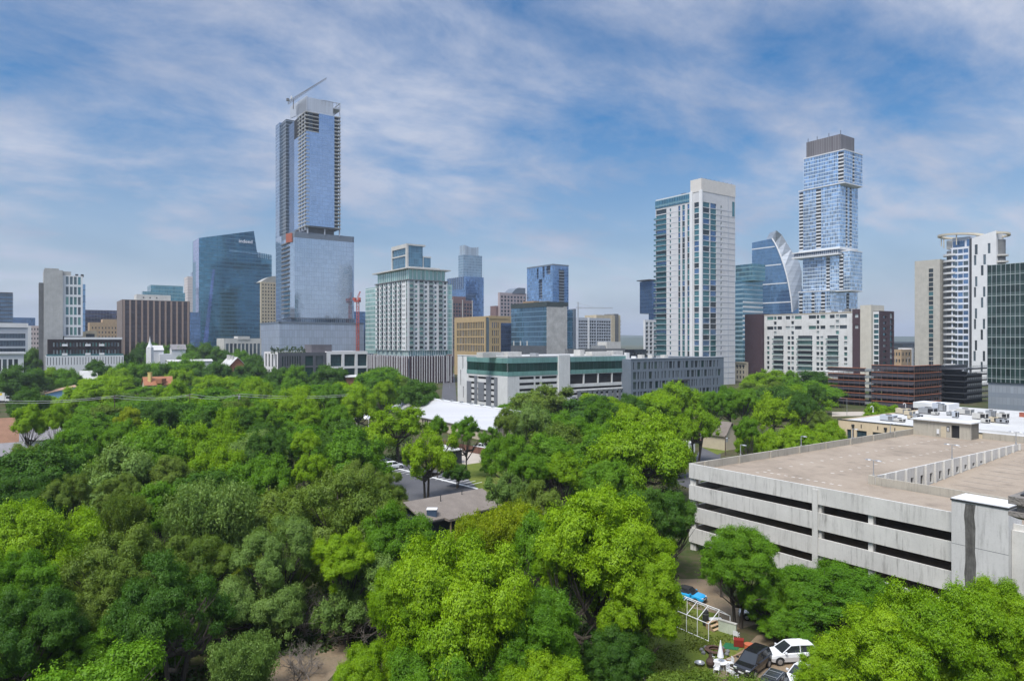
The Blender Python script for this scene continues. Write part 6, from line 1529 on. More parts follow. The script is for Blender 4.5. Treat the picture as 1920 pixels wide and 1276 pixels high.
pole(1360, 178, 5.2, 'short pole with white transformer box by the side street lawn', can=True, arms=(.6,)); pole(1588, 272, 7.0, 'tall steel street lamp in front of the copper garage', 'street_lamp', (), lampdir=-1, mat=M_metal, r=.1, cat='street lamp')
pole(843, 430, 7.6, 'street lamp between the purple striped base and the teal band building', 'street_lamp', (), lampdir=1, mat=M_metal, r=.1, cat='street lamp')
pole(803, 134, 4.0, 'short dark lamp post in the striped parking lot', 'lamp_post', (), lampdir=.3, mat=M_dmetal, r=.09, cat='lamp post')
t = T('power_line', (*px2w(215, 250), 9.5), 'power lines strung between the wooden poles above the trees at left', 'power line')
ch = [(-40, 190, 13.2), (215, 195, 14.0), (356, 205, 13.6), (447, 210, 13.3), (665, 220, 12.6)]
M_wire = plain('grey_cable', (.40, .41, .40), .6, .05)
for dx in (-.9, .9):
    for (a, Da, za), (b, Db, zb_) in zip(ch[:-1], ch[1:]):
        m = MB(); A, B = px2w(a, Da), px2w(b, Db); pts = [(A.x + (B.x - A.x) * k / 10 + dx * .3, A.y + (B.y - A.y) * k / 10 + dx, za + (zb_ - za) * k / 10 - .9 * math.sin(math.pi * k / 10) + dx * .25) for k in range(11)]; m.path(pts, [.05] * 11, 5); t.part('cable', m, M_wire)

# ================================================================== vehicles
def paint(name, col, rough=.25, metal=0.0):
    m, t, b = newmat(name); b.inputs['Base Color'].default_value = (*col, 1); b.inputs['Roughness'].default_value = rough; b.inputs['Metallic'].default_value = metal
    b.inputs['Coat Weight'].default_value = .3; b.inputs['Coat Roughness'].default_value = .06
    n = t.noise(t.n('ShaderNodeTexCoord').outputs['Object'], 2.5, 4); t.link(t.mix(t.math('MULTIPLY', n, .25), tuple(col), tuple(min(1, c * .7 + .03) for c in col)), b.inputs['Base Color']); return m
M_tyre = plain('tyre_rubber', (.02, .02, .02), .85, .1, 4); M_rim = plain('alloy_rim', (.45, .45, .46), .35, .05, 3, metal=.7); M_cglass = glassy('car_glass', (.03, .035, .04), .04, .25, .2); M_lens = plain('headlamp_lens', (.7, .72, .74), .15, .03); M_tail = plain('tail_lamp', (.35, .02, .02), .3, .05)
CARS = {'suv': dict(L=4.6, W=1.86, low=.28, belt=1.08, roof=1.70, hood=1.02, x=(-2.2, -1.5, .25, 1.15), wr=.37),
        'hatch': dict(L=3.75, W=1.62, low=.22, belt=.90, roof=1.38, hood=.86, x=(-1.45, -1.15, .10, .72), wr=.29),
        'sedan': dict(L=4.7, W=1.80, low=.22, belt=.92, roof=1.44, hood=.86, x=(-1.75, -.95, .35, 1.15), wr=.33),
        'pickup': dict(L=5.6, W=1.95, low=.35, belt=1.12, roof=1.85, hood=1.10, x=(-.75, -.55, .75, 1.45), wr=.40)}
def car(kind, x, y, hd, body, label, cat='car', roofm=None, rails=False, tilt=0):
    k = CARS[kind]; L, Wd, low, belt, roof, hood, wr = k['L'], k['W'] / 2, k['low'], k['belt'], k['roof'], k['hood'], k['wr']; xr0, xr1, xf1, xf0 = k['x']
    t = T('parked_car', (x, y, 0.03), label, cat); t.r.rotation_euler = (0, 0, hd); Z = None
    def add(nm, m, mat, par=None): return m.build(nm, mat, par or t.r, None)
    # body: lofted stations from tail to nose
    st = [(-L / 2, .80, low + .22, belt - .18), (-L / 2 + .12, .92, low + .05, belt - .03), (xr0, .99, low, belt), (xr1, 1.0, low, belt), (xf1, 1.0, low, belt), (xf0, .98, low, hood + .03), (L / 2 - .45, .95, low, hood - .05), (L / 2 - .12, .86, low + .06, hood - .16), (L / 2, .74, low + .16, hood - .32)]
    m = MB(); R = []
    for (sx, wf, zl, zt_) in st:
        w_ = Wd * wf; zm = zl + (zt_ - zl) * .55
        R.append([Vector((sx, -w_ * .90, zl)), Vector((sx, -w_, zm)), Vector((sx, -w_ * .97, zt_ - .05)), Vector((sx, -w_ * .86, zt_)), Vector((sx, w_ * .86, zt_)), Vector((sx, w_ * .97, zt_ - .05)), Vector((sx, w_, zm)), Vector((sx, w_ * .90, zl))])
    for a, b in zip(R[:-1], R[1:]):
        for i in range(8): j = (i + 1) % 8; m.quad([a[i], a[j], b[j], b[i]])
    m.quad(R[0]); m.quad(R[-1][::-1]); add('body', m, body)
    # greenhouse
    B = [Vector((xr0, s * Wd * .86, belt)) for s in (-1, 1)]; Ff = [Vector((xf0, s * Wd * .84, hood + .03)) for s in (-1, 1)]
    Tr = [Vector((xr1, s * Wd * .70, roof - .04)) for s in (-1, 1)]; Tf = [Vector((xf1, s * Wd * .70, roof - .02)) for s in (-1, 1)]
    if kind != 'hatch': Tr = [Vector((xr1 if kind != 'suv' else xr0 + .25, v.y, v.z)) for v in Tr]
    mid = [Vector(((xf1 + xr1) / 2, s * Wd * .70, roof)) for s in (-1, 1)]
    m = MB(); m.quad([Ff[0], Ff[1], Tf[1], Tf[0]]); add('windscreen', m, M_cglass)
    m = MB(); m.quad([B[1], B[0], Tr[0], Tr[1]]); add('rear_window', m, M_cglass)
    for s in (0, 1): m = MB(); m.quad([B[s], Ff[s], Tf[s], mid[s], Tr[s]]); add('side_window', m, M_cglass)
    m = MB(); up = Vector((0, 0, .035)); cx_ = [Vector((v.x, v.y * .8, v.z + .05)) for v in (Tr[0], mid[0], Tf[0], Tf[1], mid[1], Tr[1])]
    ed = [Tr[0], mid[0], Tf[0], Tf[1], mid[1], Tr[1]]; m.quad(cx_)
    for i in range(6): j = (i + 1) % 6; m.quad([ed[i], ed[j], cx_[j], cx_[i]])
    add('roof', m, roofm or body)
    m = MB()
    for s in (0, 1):
        for p, q in ((B[s], Tr[s]), (Ff[s], Tf[s]), (Tr[s], mid[s]), (mid[s], Tf[s])): m.tube(p, q, .045, n=6)
        xm = (xr0 + xf0) / 2 - .1; m.tube(Vector((xm, B[s].y * 1.0, belt)), Vector((xm, mid[s].y, roof - .01)), .04, n=6)
    add('pillar', m, roofm or body)
    # wheels with dark arches
    for sx in (-L / 2 + .85, L / 2 - .85):
        for s in (-1, 1):
            m = MB(); c = Vector((sx, s * (Wd * 1.0 - .20), wr)); e = Vector((sx, s * (Wd * 1.0 + .015), wr)); m.tube(c, e, wr, n=18); wh = add('wheel', m, M_tyre)
            m = MB(); m.tube(Vector((sx, s * (Wd + .016), wr)), Vector((sx, s * (Wd + .03), wr)), wr * .64, wr * .55, n=14); add('rim', m, M_rim, wh)
            m = MB(); a = [Vector((sx + (wr + .09) * math.cos(q), s * (Wd + .004), wr + (wr + .09) * math.sin(q))) for q in [math.pi * i / 10 - .15 for i in range(11)]]; m.quad(a if s > 0 else a[::-1]); add('wheel_arch', m, M_tyre)
    zn = hood - .30
    for s in (-1, 1):
        m = MB(); m.prism([(L / 2 - .34, s * Wd * .50), (L / 2 - .02, s * Wd * .46), (L / 2 - .10, s * Wd * .80), (L / 2 - .42, s * Wd * .88)], zn, zn + .15); add('headlight', m, M_lens)
        m = MB(); m.prism([(-L / 2 - .01, s * Wd * .55), (-L / 2 + .15, s * Wd * .55), (-L / 2 + .15, s * Wd * .90), (-L / 2 + .02, s * Wd * .80)], belt - .36, belt - .14); add('tail_light', m, M_tail)
        m = MB(); m.prism([(xf0 - .35, s * Wd * .98), (xf0 - .15, s * Wd * .98), (xf0 - .2, s * (Wd + .18)), (xf0 - .33, s * (Wd + .18))], belt + .02, belt + .16); add('mirror', m, body)
    m = MB(); m.prism([(L / 2 - .1, -Wd * .44), (L / 2 + .01, -Wd * .40), (L / 2 + .01, Wd * .40), (L / 2 - .1, Wd * .44)], zn - .12, zn + .10); add('grille', m, M_dmetal)
    m = MB(); m.prism([(L / 2 - .1, -Wd * .7), (L / 2 + .02, -Wd * .6), (L / 2 + .02, Wd * .6), (L / 2 - .1, Wd * .7)], low + .06, low + .2); add('bumper', m, M_dmetal)
    m = MB(); m.prism([(L / 2 + .0, -.25), (L / 2 + .03, -.25), (L / 2 + .03, .25), (L / 2 + .0, .25)], low + .24, low + .36); add('licence_plate', m, M_white)
    if rails:
        for s in (-1, 1): m = MB(); m.tube((xr1 - .1, s * Wd * .6, roof + .09), (xf1 - .1, s * Wd * .6, roof + .09), .025); add('roof_rail', m, M_metal)
        for xx in (xr1 + .3, xf1 - .4): m = MB(); m.tube((xx, -Wd * .6, roof + .11), (xx, Wd * .6, roof + .11), .022); add('crossbar', m, M_metal)
    if kind == 'pickup': m = MB(); m.abox(-L / 2 + .15, xr0 - .1, -Wd * .75, Wd * .75, belt + .005, belt + .02); add('cargo_bed', m, M_dmetal)
    return t
at_ = lambda px, D: px2w(px, D)
hdg = lambda x, y: math.atan2(y, x)
P_w, P_b, P_g, P_bl, P_r = paint('white_car_paint', (.78, .79, .80)), paint('black_car_paint', (.010, .010, .012), .15), paint('graphite_car_paint', (.03, .033, .036), .2), paint('sky_blue_car_paint', (.02, .36, .72)), paint('dark_red_car_paint', (.13, .012, .016))
q = at_(1293, 79.0); car('hatch', q.x, q.y, hdg(.78, -.62), P_bl, 'bright blue small convertible with black soft top on the dirt drive', 'car', plain('black_soft_top', (.02, .02, .022), .9, .1, 3))
q = at_(1411, 62.2); car('suv', q.x, q.y, hdg(-.70, -.71), P_b, 'glossy black SUV facing the lawn beside the white parasol')
q = at_(1444, 57.2); car('suv', q.x, q.y, hdg(-.64, -.77), P_g, 'dark grey SUV with silver roof rails at the bottom edge', rails=True)
q = at_(1481, 64.0); car('suv', q.x, q.y, hdg(-.99, -.12), P_w, 'white SUV seen from its side behind the black SUV')
q = at_(1506, 60.0); car('sedan', q.x, q.y, hdg(-.80, -.60), P_w, 'white sedan half under the lime tree at bottom right')
q = at_(1428, 73.5); car('sedan', q.x, q.y, hdg(-.95, .3), P_w, 'white car almost hidden under the feathery trees by the garage')
q = at_(1320, 201); car('sedan', q.x, q.y, hdg(-.98, -.2), P_r, 'dark red sedan parked by the side street')
q = at_(903, 187); car('pickup', q.x, q.y, hdg(.9, -.4), P_w, 'white pickup behind the red brown board fence', 'pickup truck')
q = at_(716, 168); car('sedan', q.x, q.y, hdg(.8, .58), P_w, 'white car under trees at the left end of the parking lot'); q = at_(738, 160); car('suv', q.x, q.y, hdg(.8, .58), P_w, 'white SUV between tree trunks at the parking lot')
# box truck at the left edge
q = at_(6, 330); t = T('box_truck', (q.x, q.y, 0), 'white box truck at the far left edge beyond the brown roofs', 'truck')
m = MB(); m.abox(q.x - 4.5, q.x + 1.6, q.y - 1.3, q.y + 1.3, 1.0, 5.2); t.part('cargo_box', m, M_white); m = MB(); m.prism([(q.x + 1.7, q.y - 1.2), (q.x + 3.6, q.y - 1.1), (q.x + 3.6, q.y + 1.1), (q.x + 1.7, q.y + 1.2)], .8, 3.2); t.part('cab', m, M_white)
m = MB(); m.abox(q.x + 2.2, q.x + 3.64, q.y - 1.22, q.y + 1.0, 2.1, 3.0); t.part('windscreen', m, M_cglass)
for dx in (-3.2, -2.2, 2.6):
    for s in (-1.15, 1.15): m = MB(); m.tube((q.x + dx, q.y + s - .15, .5), (q.x + dx, q.y + s + .15, .5), .5, n=14); t.part('wheel', m, M_tyre)
m = MB(); m.abox(q.x - 3.4, q.x + .4, q.y - 1.32, q.y - 1.301, 3.6, 4.6); t.part('side_panel', m, plain('yellow_decal', (.75, .58, .05), .5, .05))

# ================================================================== the yard beside the parked cars
def yp(px, py): return ground(px, py)
# white pipe frame of a small greenhouse
o = yp(1328.5, 1201.5); o = v2(o.x, o.y); t = T('pipe_frame', (o.x, o.y, 0), 'white pipe greenhouse frame without cover on the lawn', 'greenhouse frame')
GW, GL, ze, zr = 3.4, 5.6, 1.75, 2.75; M_pvc = plain('white_pvc_pipe', (.80, .80, .80), .4, .02)
P = lambda a, b, z: Vector((*(o + R_ * a + L_ * b), z))
for k in range(5):
    b = GL * k / 4
    for a in (0, GW): m = MB(); m.tube(P(a, b, 0), P(a, b, ze), .036); t.part('upright', m, M_pvc)
    for a in (0, GW): m = MB(); m.tube(P(a, b, ze), P(GW / 2, b, zr), .036); t.part('rafter', m, M_pvc)
for a, z in ((0, ze), (GW, ze), (GW / 2, zr), (0, .04), (GW, .04)): m = MB(); m.tube(P(a, 0, z), P(a, GL, z), .036); t.part('long_rail', m, M_pvc)
# low pale wall, steps, smoker, junk by the tree
a, b = yp(1347, 1182), yp(1380, 1192); u_ = v2(b.x - a.x, b.y - a.y); f = Face((a.x, a.y), u_, (u_.y, -u_.x), u_.length)
t = T('low_wall', (a.x, a.y, 0), 'low pale green wall at the end of the dirt drive', 'wall'); m = MB(); m.box(f, 0, f.W, 0, 1.15, -.2, 0); t.part('wall', m, plain('pale_green_block', (.48, .52, .42), .9, .08, 1, streak=.3)); m = MB(); m.box(f, -.05, f.W + .05, 1.15, 1.25, -.25, .05); t.part('coping', m, M_pale)
q = yp(1323, 1172); t = T('barrel_smoker', (q.x, q.y, 0), 'tall black barrel smoker inside the white pipe frame', 'smoker'); m = MB(); m.lathe([(0, .12), (.3, .12), (.33, .3), (.33, 1.35), (.26, 1.6), (.1, 1.68), (0, 1.68)], (q.x, q.y), 16); t.part('barrel', m, M_dmetal)
for k in range(3): c = (q.x + .24 * math.cos(k * 2.1), q.y + .24 * math.sin(k * 2.1)); m = MB(); m.tube((*c, 0), (*c, .2), .03); t.part('leg', m, M_dmetal)
m = MB(); m.lathe([(.345, 1.25), (.345, 1.31)], (q.x, q.y), 16); m.tube((q.x - .35, q.y - .2, .8), (q.x - .42, q.y - .25, 1.0), .03); t.part('band', m, M_metal)
q = yp(1349, 1183); t = T('wooden_steps', (q.x, q.y, 0), 'small light wooden steps lying on the lawn near the low wall', 'steps')
f = Face((q.x - .6, q.y - .2), R_, -L_, 1.4)
for k in range(3): m = MB(); m.box(f, 0, 1.4, .08 + k * .28, .14 + k * .28, -.36 - k * .34, -.02 - k * .34); t.part('tread', m, plain('fresh_pine', (.55, .40, .25), .8, .08, 2))
for a in (0.02, 1.32): m = MB(); m.fprism(Face(f.p(a, 0)[:2], L_, -R_ , 1.1), [(0, 0), (1.05, 0), (1.05, .75), (.7, .75), (.3, .3), (0, .1)], 0, .05); t.part('stringer', m, M_wood)
q = yp(1341, 1172); t = T('camp_table', (q.x, q.y, 0), 'white folding table with items between smoker and steps', 'table'); m = MB(); m.abox(q.x - .7, q.x + .7, q.y - .35, q.y + .35, .70, .74); t.part('table_top', m, M_white)
for sx in (-.6, .6):
    for sy in (-.28, .28): m = MB(); m.tube((q.x + sx, q.y + sy, 0), (q.x + sx, q.y + sy, .7), .025); t.part('leg', m, M_metal)
def chair(x, y, rot, label, grp, mat, lying=False):
    t = T('garden_chair', (x, y, 0.02), label, 'chair', grp); t.r.rotation_euler = ((RAD(80) if lying else 0), 0, rot)
    def add(n_, m): m.build(n_, mat, t.r, None)
    m = MB(); m.abox(-.25, .25, -.25, .25, .40, .44); add('seat', m); m = MB(); m.abox(-.25, .25, .23, .27, .44, .90); add('backrest', m)
    for sx in (-.22, .22):
        for sy in (-.22, .24): m = MB(); m.tube((sx, sy, 0), (sx, sy, .42), .025); add('leg', m)
        m = MB(); m.abox(sx - .03, sx + .03, -.22, .25, .62, .66); add('armrest', m)
q = yp(1381, 1198); chair(q.x, q.y, 2.4, 'white garden chair leaning by the dark tree trunk', 'white garden chairs', M_white)
q = yp(1369, 1266); chair(q.x, q.y, .6, 'white garden chair beside the grey slab at the bottom edge', 'white garden chairs', M_white); q = yp(1378, 1277); chair(q.x, q.y, 1.9, 'white chair at bottom edge next to the grey SUV', 'white garden chairs', M_white)
q = yp(1386, 1211); t = T('tool_chest', (q.x, q.y, 0), 'dark red metal chest beside the green mat', 'chest'); m = MB(); m.prism([(q.x - .6, q.y - .2), (q.x + .3, q.y - .4), (q.x + .5, q.y + .2), (q.x - .4, q.y + .4)], .08, .62); t.part('body', m, paint('red_chest', (.22, .02, .015), .4)); m = MB(); m.prism([(q.x - .62, q.y - .21), (q.x + .31, q.y - .42), (q.x + .52, q.y + .21), (q.x - .41, q.y + .42)], .64, .74); t.part('lid', m, paint('red_lid', (.26, .025, .02), .4))
q = yp(1370, 1212); t = T('ground_mat', (q.x, q.y, 0.03), 'dark green mat lying on the grass', 'mat'); m = MB(); m.prism([(q.x - 1.0, q.y - .3), (q.x + .4, q.y - .8), (q.x + 1.1, q.y + .3), (q.x - .2, q.y + .9)], .03, .06); m.build('mat', plain('green_mat', (.015, .13, .05), .9, .1, 3), t.r, t.loc)
for k in range(4): pass
q = yp(1404, 1221); t = T('orange_bucket', (q.x, q.y, 0), 'round orange drum next to the black SUV', 'drum'); m = MB(); m.lathe([(0, .02), (.36, .02), (.42, .35), (.40, .72)], (q.x, q.y), 16); t.part('drum', m, plain('orange_plastic', (.55, .13, .05), .5, .05)); m = MB(); m.lathe([(.40, .72), (.44, .74), (.43, .78), (0, .80)], (q.x, q.y), 16); t.part('lid', m, plain('orange_lid', (.5, .14, .07), .5, .05))
q = yp(1340, 1222); t = T('fire_pit', (q.x, q.y, 0), 'rusty round fire pit with stones on the lawn', 'fire pit')
M_rust = plain('rusty_steel', (.09, .05, .035), .9, .2, 3); m = MB(); m.lathe([(.55, .35), (.75, .38), (.95, .30), (.90, .25), (.5, .1)], (q.x, q.y), 18); t.part('bowl', m, M_rust)
for k in range(9): a = k * .7; c = (q.x + 1.25 * math.cos(a), q.y + .95 * math.sin(a)); m = MB(); m.lathe([(.2, 0), (.22, .15), (.1, .28), (0, .3)], c, 6); t.part('stone', m, M_dconc)
q = yp(1332, 1250); t = T('chiminea', (q.x, q.y, 0), 'dark clay chiminea with tall neck left of the parasol', 'chiminea'); m = MB(); m.lathe([(0, .05), (.25, .05), (.42, .4), (.40, .62), (.18, .9), (.12, 1.3), (.17, 1.38), (.10, 1.38)], (q.x, q.y), 16); t.part('pot', m, plain('brown_clay', (.07, .045, .035), .8, .15, 3)); m = MB(); m.lathe([(.3, 0), (.26, .06)], (q.x, q.y), 12); t.part('stand', m, M_dmetal)
q = yp(1312, 1246); t = T('wash_basin', (q.x, q.y, 0), 'oval tin basin lying on the grass left of the chiminea', 'basin'); m = MB(); m.lathe([(0, .06), (.3, .06), (.42, .26), (.46, .27), (.40, .24), (.28, .09), (0, .09)], (q.x, q.y), 18); t.part('bowl', m, M_metal)
m = MB(); m.tube((q.x - .5, q.y, .25), (q.x - .44, q.y, .25), .05); t.part('handle', m, M_metal)
q = yp(1351, 1254); t = T('parasol', (q.x, q.y, 0.02), 'closed white garden parasol standing in the round table', 'parasol'); m = MB(); m.lathe([(.10, 1.05), (.30, 1.15), (.24, 1.5), (.12, 2.1), (.03, 2.65), (0, 2.7)], (q.x, q.y), 12); t.part('folded_canopy', m, M_tent); m = MB(); m.tube((q.x, q.y, 0), (q.x, q.y, 2.6), .025); m.lathe([(.0, .08), (.22, .08), (.25, 0)], (q.x, q.y), 12); t.part('pole', m, M_wmetal)
t = T('garden_table', (q.x, q.y, 0.02), 'round white wire garden table around the closed parasol', 'table'); m = MB(); m.lathe([(.06, .72), (.62, .72), (.64, .70), (.62, .68), (.06, .68)], (q.x, q.y), 20); t.part('table_top', m, M_white)
for k in range(4): a = k * 1.571 + .4; m = MB(); m.tube((q.x + .5 * math.cos(a), q.y + .5 * math.sin(a), 0), (q.x + .35 * math.cos(a), q.y + .35 * math.sin(a), .68), .025); t.part('leg', m, M_white)
q2 = yp(1342, 1259); chair(q2.x, q2.y - .3, -.5, 'white chair in front of the round garden table', 'white garden chairs', M_white)
q2 = yp(1362, 1250); chair(q2.x + .35, q2.y, -1.4, 'white chair right of the round garden table', 'white garden chairs', M_white)
q2 = yp(1340, 1249); chair(q2.x - .1, q2.y + .4, 1.2, 'white chair left behind the round garden table', 'white garden chairs', M_white)
q = yp(1388, 1264); t = T('slab_table', (q.x, q.y, 0), 'square pale grey table top low on the dirt in front of the black SUV', 'table'); m = MB(); m.prism([(q.x - .8, q.y - .3), (q.x + .2, q.y - .75), (q.x + .85, q.y + .2), (q.x - .2, q.y + .7)], .42, .47); t.part('table_top', m, M_lgrey)
for dx, dy in ((-.6, -.2), (.15, -.55), (.65, .15), (-.15, .5)): m = MB(); m.tube((q.x + dx, q.y + dy, 0), (q.x + dx, q.y + dy, .42), .03); t.part('leg', m, M_metal)
# timber edging between lawn and dirt
a, b = yp(1333, 1250), yp(1398, 1222); t = T('timber_edging', (a.x, a.y, 0), 'weathered timber edging between lawn and dirt yard', 'edging')
for k in range(4): p, r_ = a.lerp(b, k / 4), a.lerp(b, (k + .97) / 4); f = Face((p.x, p.y), (r_.x - p.x, r_.y - p.y), (r_.y - p.y, p.x - r_.x), (r_ - p).length); m = MB(); m.box(f, 0, f.W, 0, .16, -.08, .08); t.part('timber', m, M_wood)
# ================================================================== trees
def leafmat(name, cols, trans=.35, spec=.12):
    """leaf: clumps differ in tone (attribute), single leaves differ a little, light passes through"""
    m = bpy.data.materials.new(name); m.use_nodes = True; t = NT(m.node_tree); nt = m.node_tree; nt.nodes.clear()
    at = t.n('ShaderNodeAttribute', attribute_name='tone').outputs['Fac']
    oi = t.n('ShaderNodeObjectInfo').outputs['Random']; ri = t.n('ShaderNodeNewGeometry').outputs['Random Per Island']
    k = t.math('ADD', t.math('MULTIPLY', at, .5), t.math('ADD', t.math('MULTIPLY', oi, .25), t.math('MULTIPLY', ri, .25)))
    c = t.ramp(k, [(.15 + .7 * i / (len(cols) - 1), x) for i, x in enumerate(cols)])
    d = t.n('ShaderNodeBsdfDiffuse'); t.link(c, d.inputs[0])
    tr = t.n('ShaderNodeBsdfTranslucent'); t.link(t.mix(1.0, c, (1.25, 1.15, .55), 'MULTIPLY'), tr.inputs[0])
    mx = t.n('ShaderNodeMixShader'); mx.inputs[0].default_value = trans; t.link(d.outputs[0], mx.inputs[1]); t.link(tr.outputs[0], mx.inputs[2])
    gl = t.n('ShaderNodeBsdfGlossy'); gl.inputs['Roughness'].default_value = .45; gl.inputs[0].default_value = (.8, .85, .8, 1)
    m2 = t.n('ShaderNodeMixShader'); m2.inputs[0].default_value = spec * .12; t.link(mx.outputs[0], m2.inputs[1]); t.link(gl.outputs[0], m2.inputs[2])
    o = t.n('ShaderNodeOutputMaterial'); t.link(m2.outputs[0], o.inputs[0]); return m
LEAF = {
 'lime':  leafmat('lime_leaf', [(.130, .270, .006), (.210, .365, .008), (.30, .46, .014)]),
 'green': leafmat('mid_green_leaf', [(.070, .185, .009), (.120, .265, .012), (.180, .345, .018)]),
 'dark':  leafmat('dark_green_leaf', [(.040, .115, .013), (.070, .165, .017), (.110, .220, .024)]),
 'olive': leafmat('olive_leaf', [(.095, .165, .020), (.150, .230, .030), (.215, .300, .046)]),
 'silver': leafmat('silver_green_leaf', [(.105, .195, .036), (.165, .270, .056), (.24, .36, .088)]),
 'yellow': leafmat('yellow_green_leaf', [(.20, .29, .008), (.30, .38, .012), (.39, .47, .02)]),
}
def barkmat():
    m, t, b = newmat('grey_brown_bark'); co = t.n('ShaderNodeTexCoord').outputs['Object']
    n = t.noise(t.scale(co, 6, 6, 1.2), 3, 5, .6); t.link(t.ramp(n, [(.3, (.035, .028, .022)), (.7, (.11, .09, .072))]), b.inputs['Base Color']); b.inputs['Roughness'].default_value = .95
    return m
M_bark = barkmat()
M_twig = plain('dead_grey_twig', (.20, .17, .145), .9, .15, 3)

def quads_mesh(name, P, tone):
    """P: (n,4,3) leaf corners"""
    n = len(P); me = bpy.data.meshes.new(name)
    me.vertices.add(n * 4); me.vertices.foreach_set('co', P.astype(np.float32).ravel())
    me.loops.add(n * 4); me.loops.foreach_set('vertex_index', np.arange(n * 4, dtype=np.int32))
    me.polygons.add(n); me.polygons.foreach_set('loop_start', np.arange(0, n * 4, 4, dtype=np.int32))
    try: me.polygons.foreach_set('loop_total', np.full(n, 4, dtype=np.int32))
    except Exception: pass
    a = me.attributes.new('tone', 'FLOAT', 'FACE'); a.data.foreach_set('value', tone.astype(np.float32))
    me.update(calc_edges=True); return me
def unit(v): return v / np.maximum(np.linalg.norm(v, axis=-1, keepdims=True), 1e-9)
def leaf_quads(r, pos, nrm, size, asp=.5):
    n = len(pos); t = unit(np.cross(nrm, unit(r.normal(size=(n, 3))))); b = np.cross(nrm, t)
    s = size * r.uniform(.65, 1.35, (n, 1)); t = t * s; b = b * s * asp
    bend = nrm * s * .25
    return np.stack([pos - t - bend, pos + b, pos + t - bend, pos - b], 1)
def crown(seed, nlobe, ncl, leaf, style='dome', rc=(.09, .17), dens=1.0):
    """unit crown: about radius 1 across, z from 0 to 1. Boughs (lobes) of unequal size, each carrying leaf clumps, with gaps between"""
    r = np.random.default_rng(seed); P, TN, CEN = [], [], []; ph = r.uniform(0, 6.28, 6)
    lobes = []
    for i in range(nlobe):
        u = (i + .5) / nlobe; th = i * 2.39996 + r.uniform(-.5, .5)
        hz = r.uniform(-.1, .1) + (1.0 - 1.25 * u if style != 'tall' else 1.0 - 1.45 * u); sx = math.sqrt(max(.02, 1 - min(1, abs(hz)) ** 2))
        rr = r.uniform(.42, .72) * (.85 if style == 'tall' else 1.0)
        zc = .42 + .42 * hz * r.uniform(.85, 1.1) if style != 'tall' else .45 + .46 * hz * r.uniform(.9, 1.08)
        if style == 'open': zc = .5 + .34 * hz * r.uniform(.5, 1.3); rr *= 1.08
        lobes.append((np.array([sx * math.cos(th) * rr, sx * math.sin(th) * rr, zc]), r.uniform(.25, .46) * (.8 if style == 'tall' else 1), r.uniform(.1, .9)))
    lobes.append((np.array([0, 0, .45]), .42, .5))
    wts = np.array([l[1] ** 2 for l in lobes]); wts[-1] *= .5; wts /= wts.sum()
    for li, (lc, lr, lt) in enumerate(lobes):
        for j in range(max(3, int(ncl * wts[li] + .5))):
            d = r.normal(size=3) + np.array([0, 0, .45]) + lc * np.array([1.2, 1.2, 0]); d /= np.linalg.norm(d)
            c = lc + d * lr * r.uniform(.55, 1.05) * np.array([1, 1, .72]); q = r.uniform(*rc) * r.choice([.75, 1, 1, 1.2]); CEN.append(c)
            n = int(dens * 14.0 * q * q / (leaf * leaf))
            dv = r.normal(size=(n, 3)); dv[:, 2] = np.where(dv[:, 2] < 0, dv[:, 2] * r.choice([.4, 1.0], n), dv[:, 2]); dv = unit(dv)
            bump = 1 + .25 * np.sin(dv[:, 0] * 6 + ph[3] + j) * np.sin(dv[:, 1] * 6 + j * 1.7) + .15 * np.sin(dv[:, 2] * 9 + j)
            rad = (1 - .6 * r.random(n) ** 2.0) * bump
            pos = c + dv * q * rad[:, None] * np.array([1, 1, .72]) + d * (q * .25 * r.random(n)[:, None])
            nr = unit(dv * .7 + d * .35 + np.array([0, 0, .45]) + r.normal(size=(n, 3)) * .36)
            P.append(leaf_quads(r, pos, nr, leaf)); TN.append(np.clip(lt * .5 + r.uniform(.05, .45) + r.normal(0, .07, n), 0, 1))
    n = int(len(CEN) * 16 * dens); i = r.integers(0, len(CEN), n); dv = unit(r.normal(size=(n, 3)) + np.array([0, 0, .5])); cc = np.array(CEN)[i]
    for k in range(6):
        pos = cc + dv * (np.mean(rc) * (.9 + .14 * k)) * np.array([1, 1, .85]) + r.normal(0, .010, (n, 3)); P.append(leaf_quads(r, pos, unit(dv + [0, 0, .4] + r.normal(size=(n, 3)) * .5), leaf)); TN.append(r.uniform(.3, 1, n))
    P = np.concatenate(P); TN = np.concatenate(TN); CEN = np.array(CEN)
    zmin, zmax = np.percentile(P[..., 2], .3), np.percentile(P[..., 2], 99.9); P[..., 2] = (P[..., 2] - zmin) / (zmax - zmin)
    rx = np.percentile(np.hypot(P[..., 0], P[..., 1]), 97.5); P[..., :2] /= rx
    return P, TN, (CEN - [0, 0, zmin]) / [rx, rx, zmax - zmin]
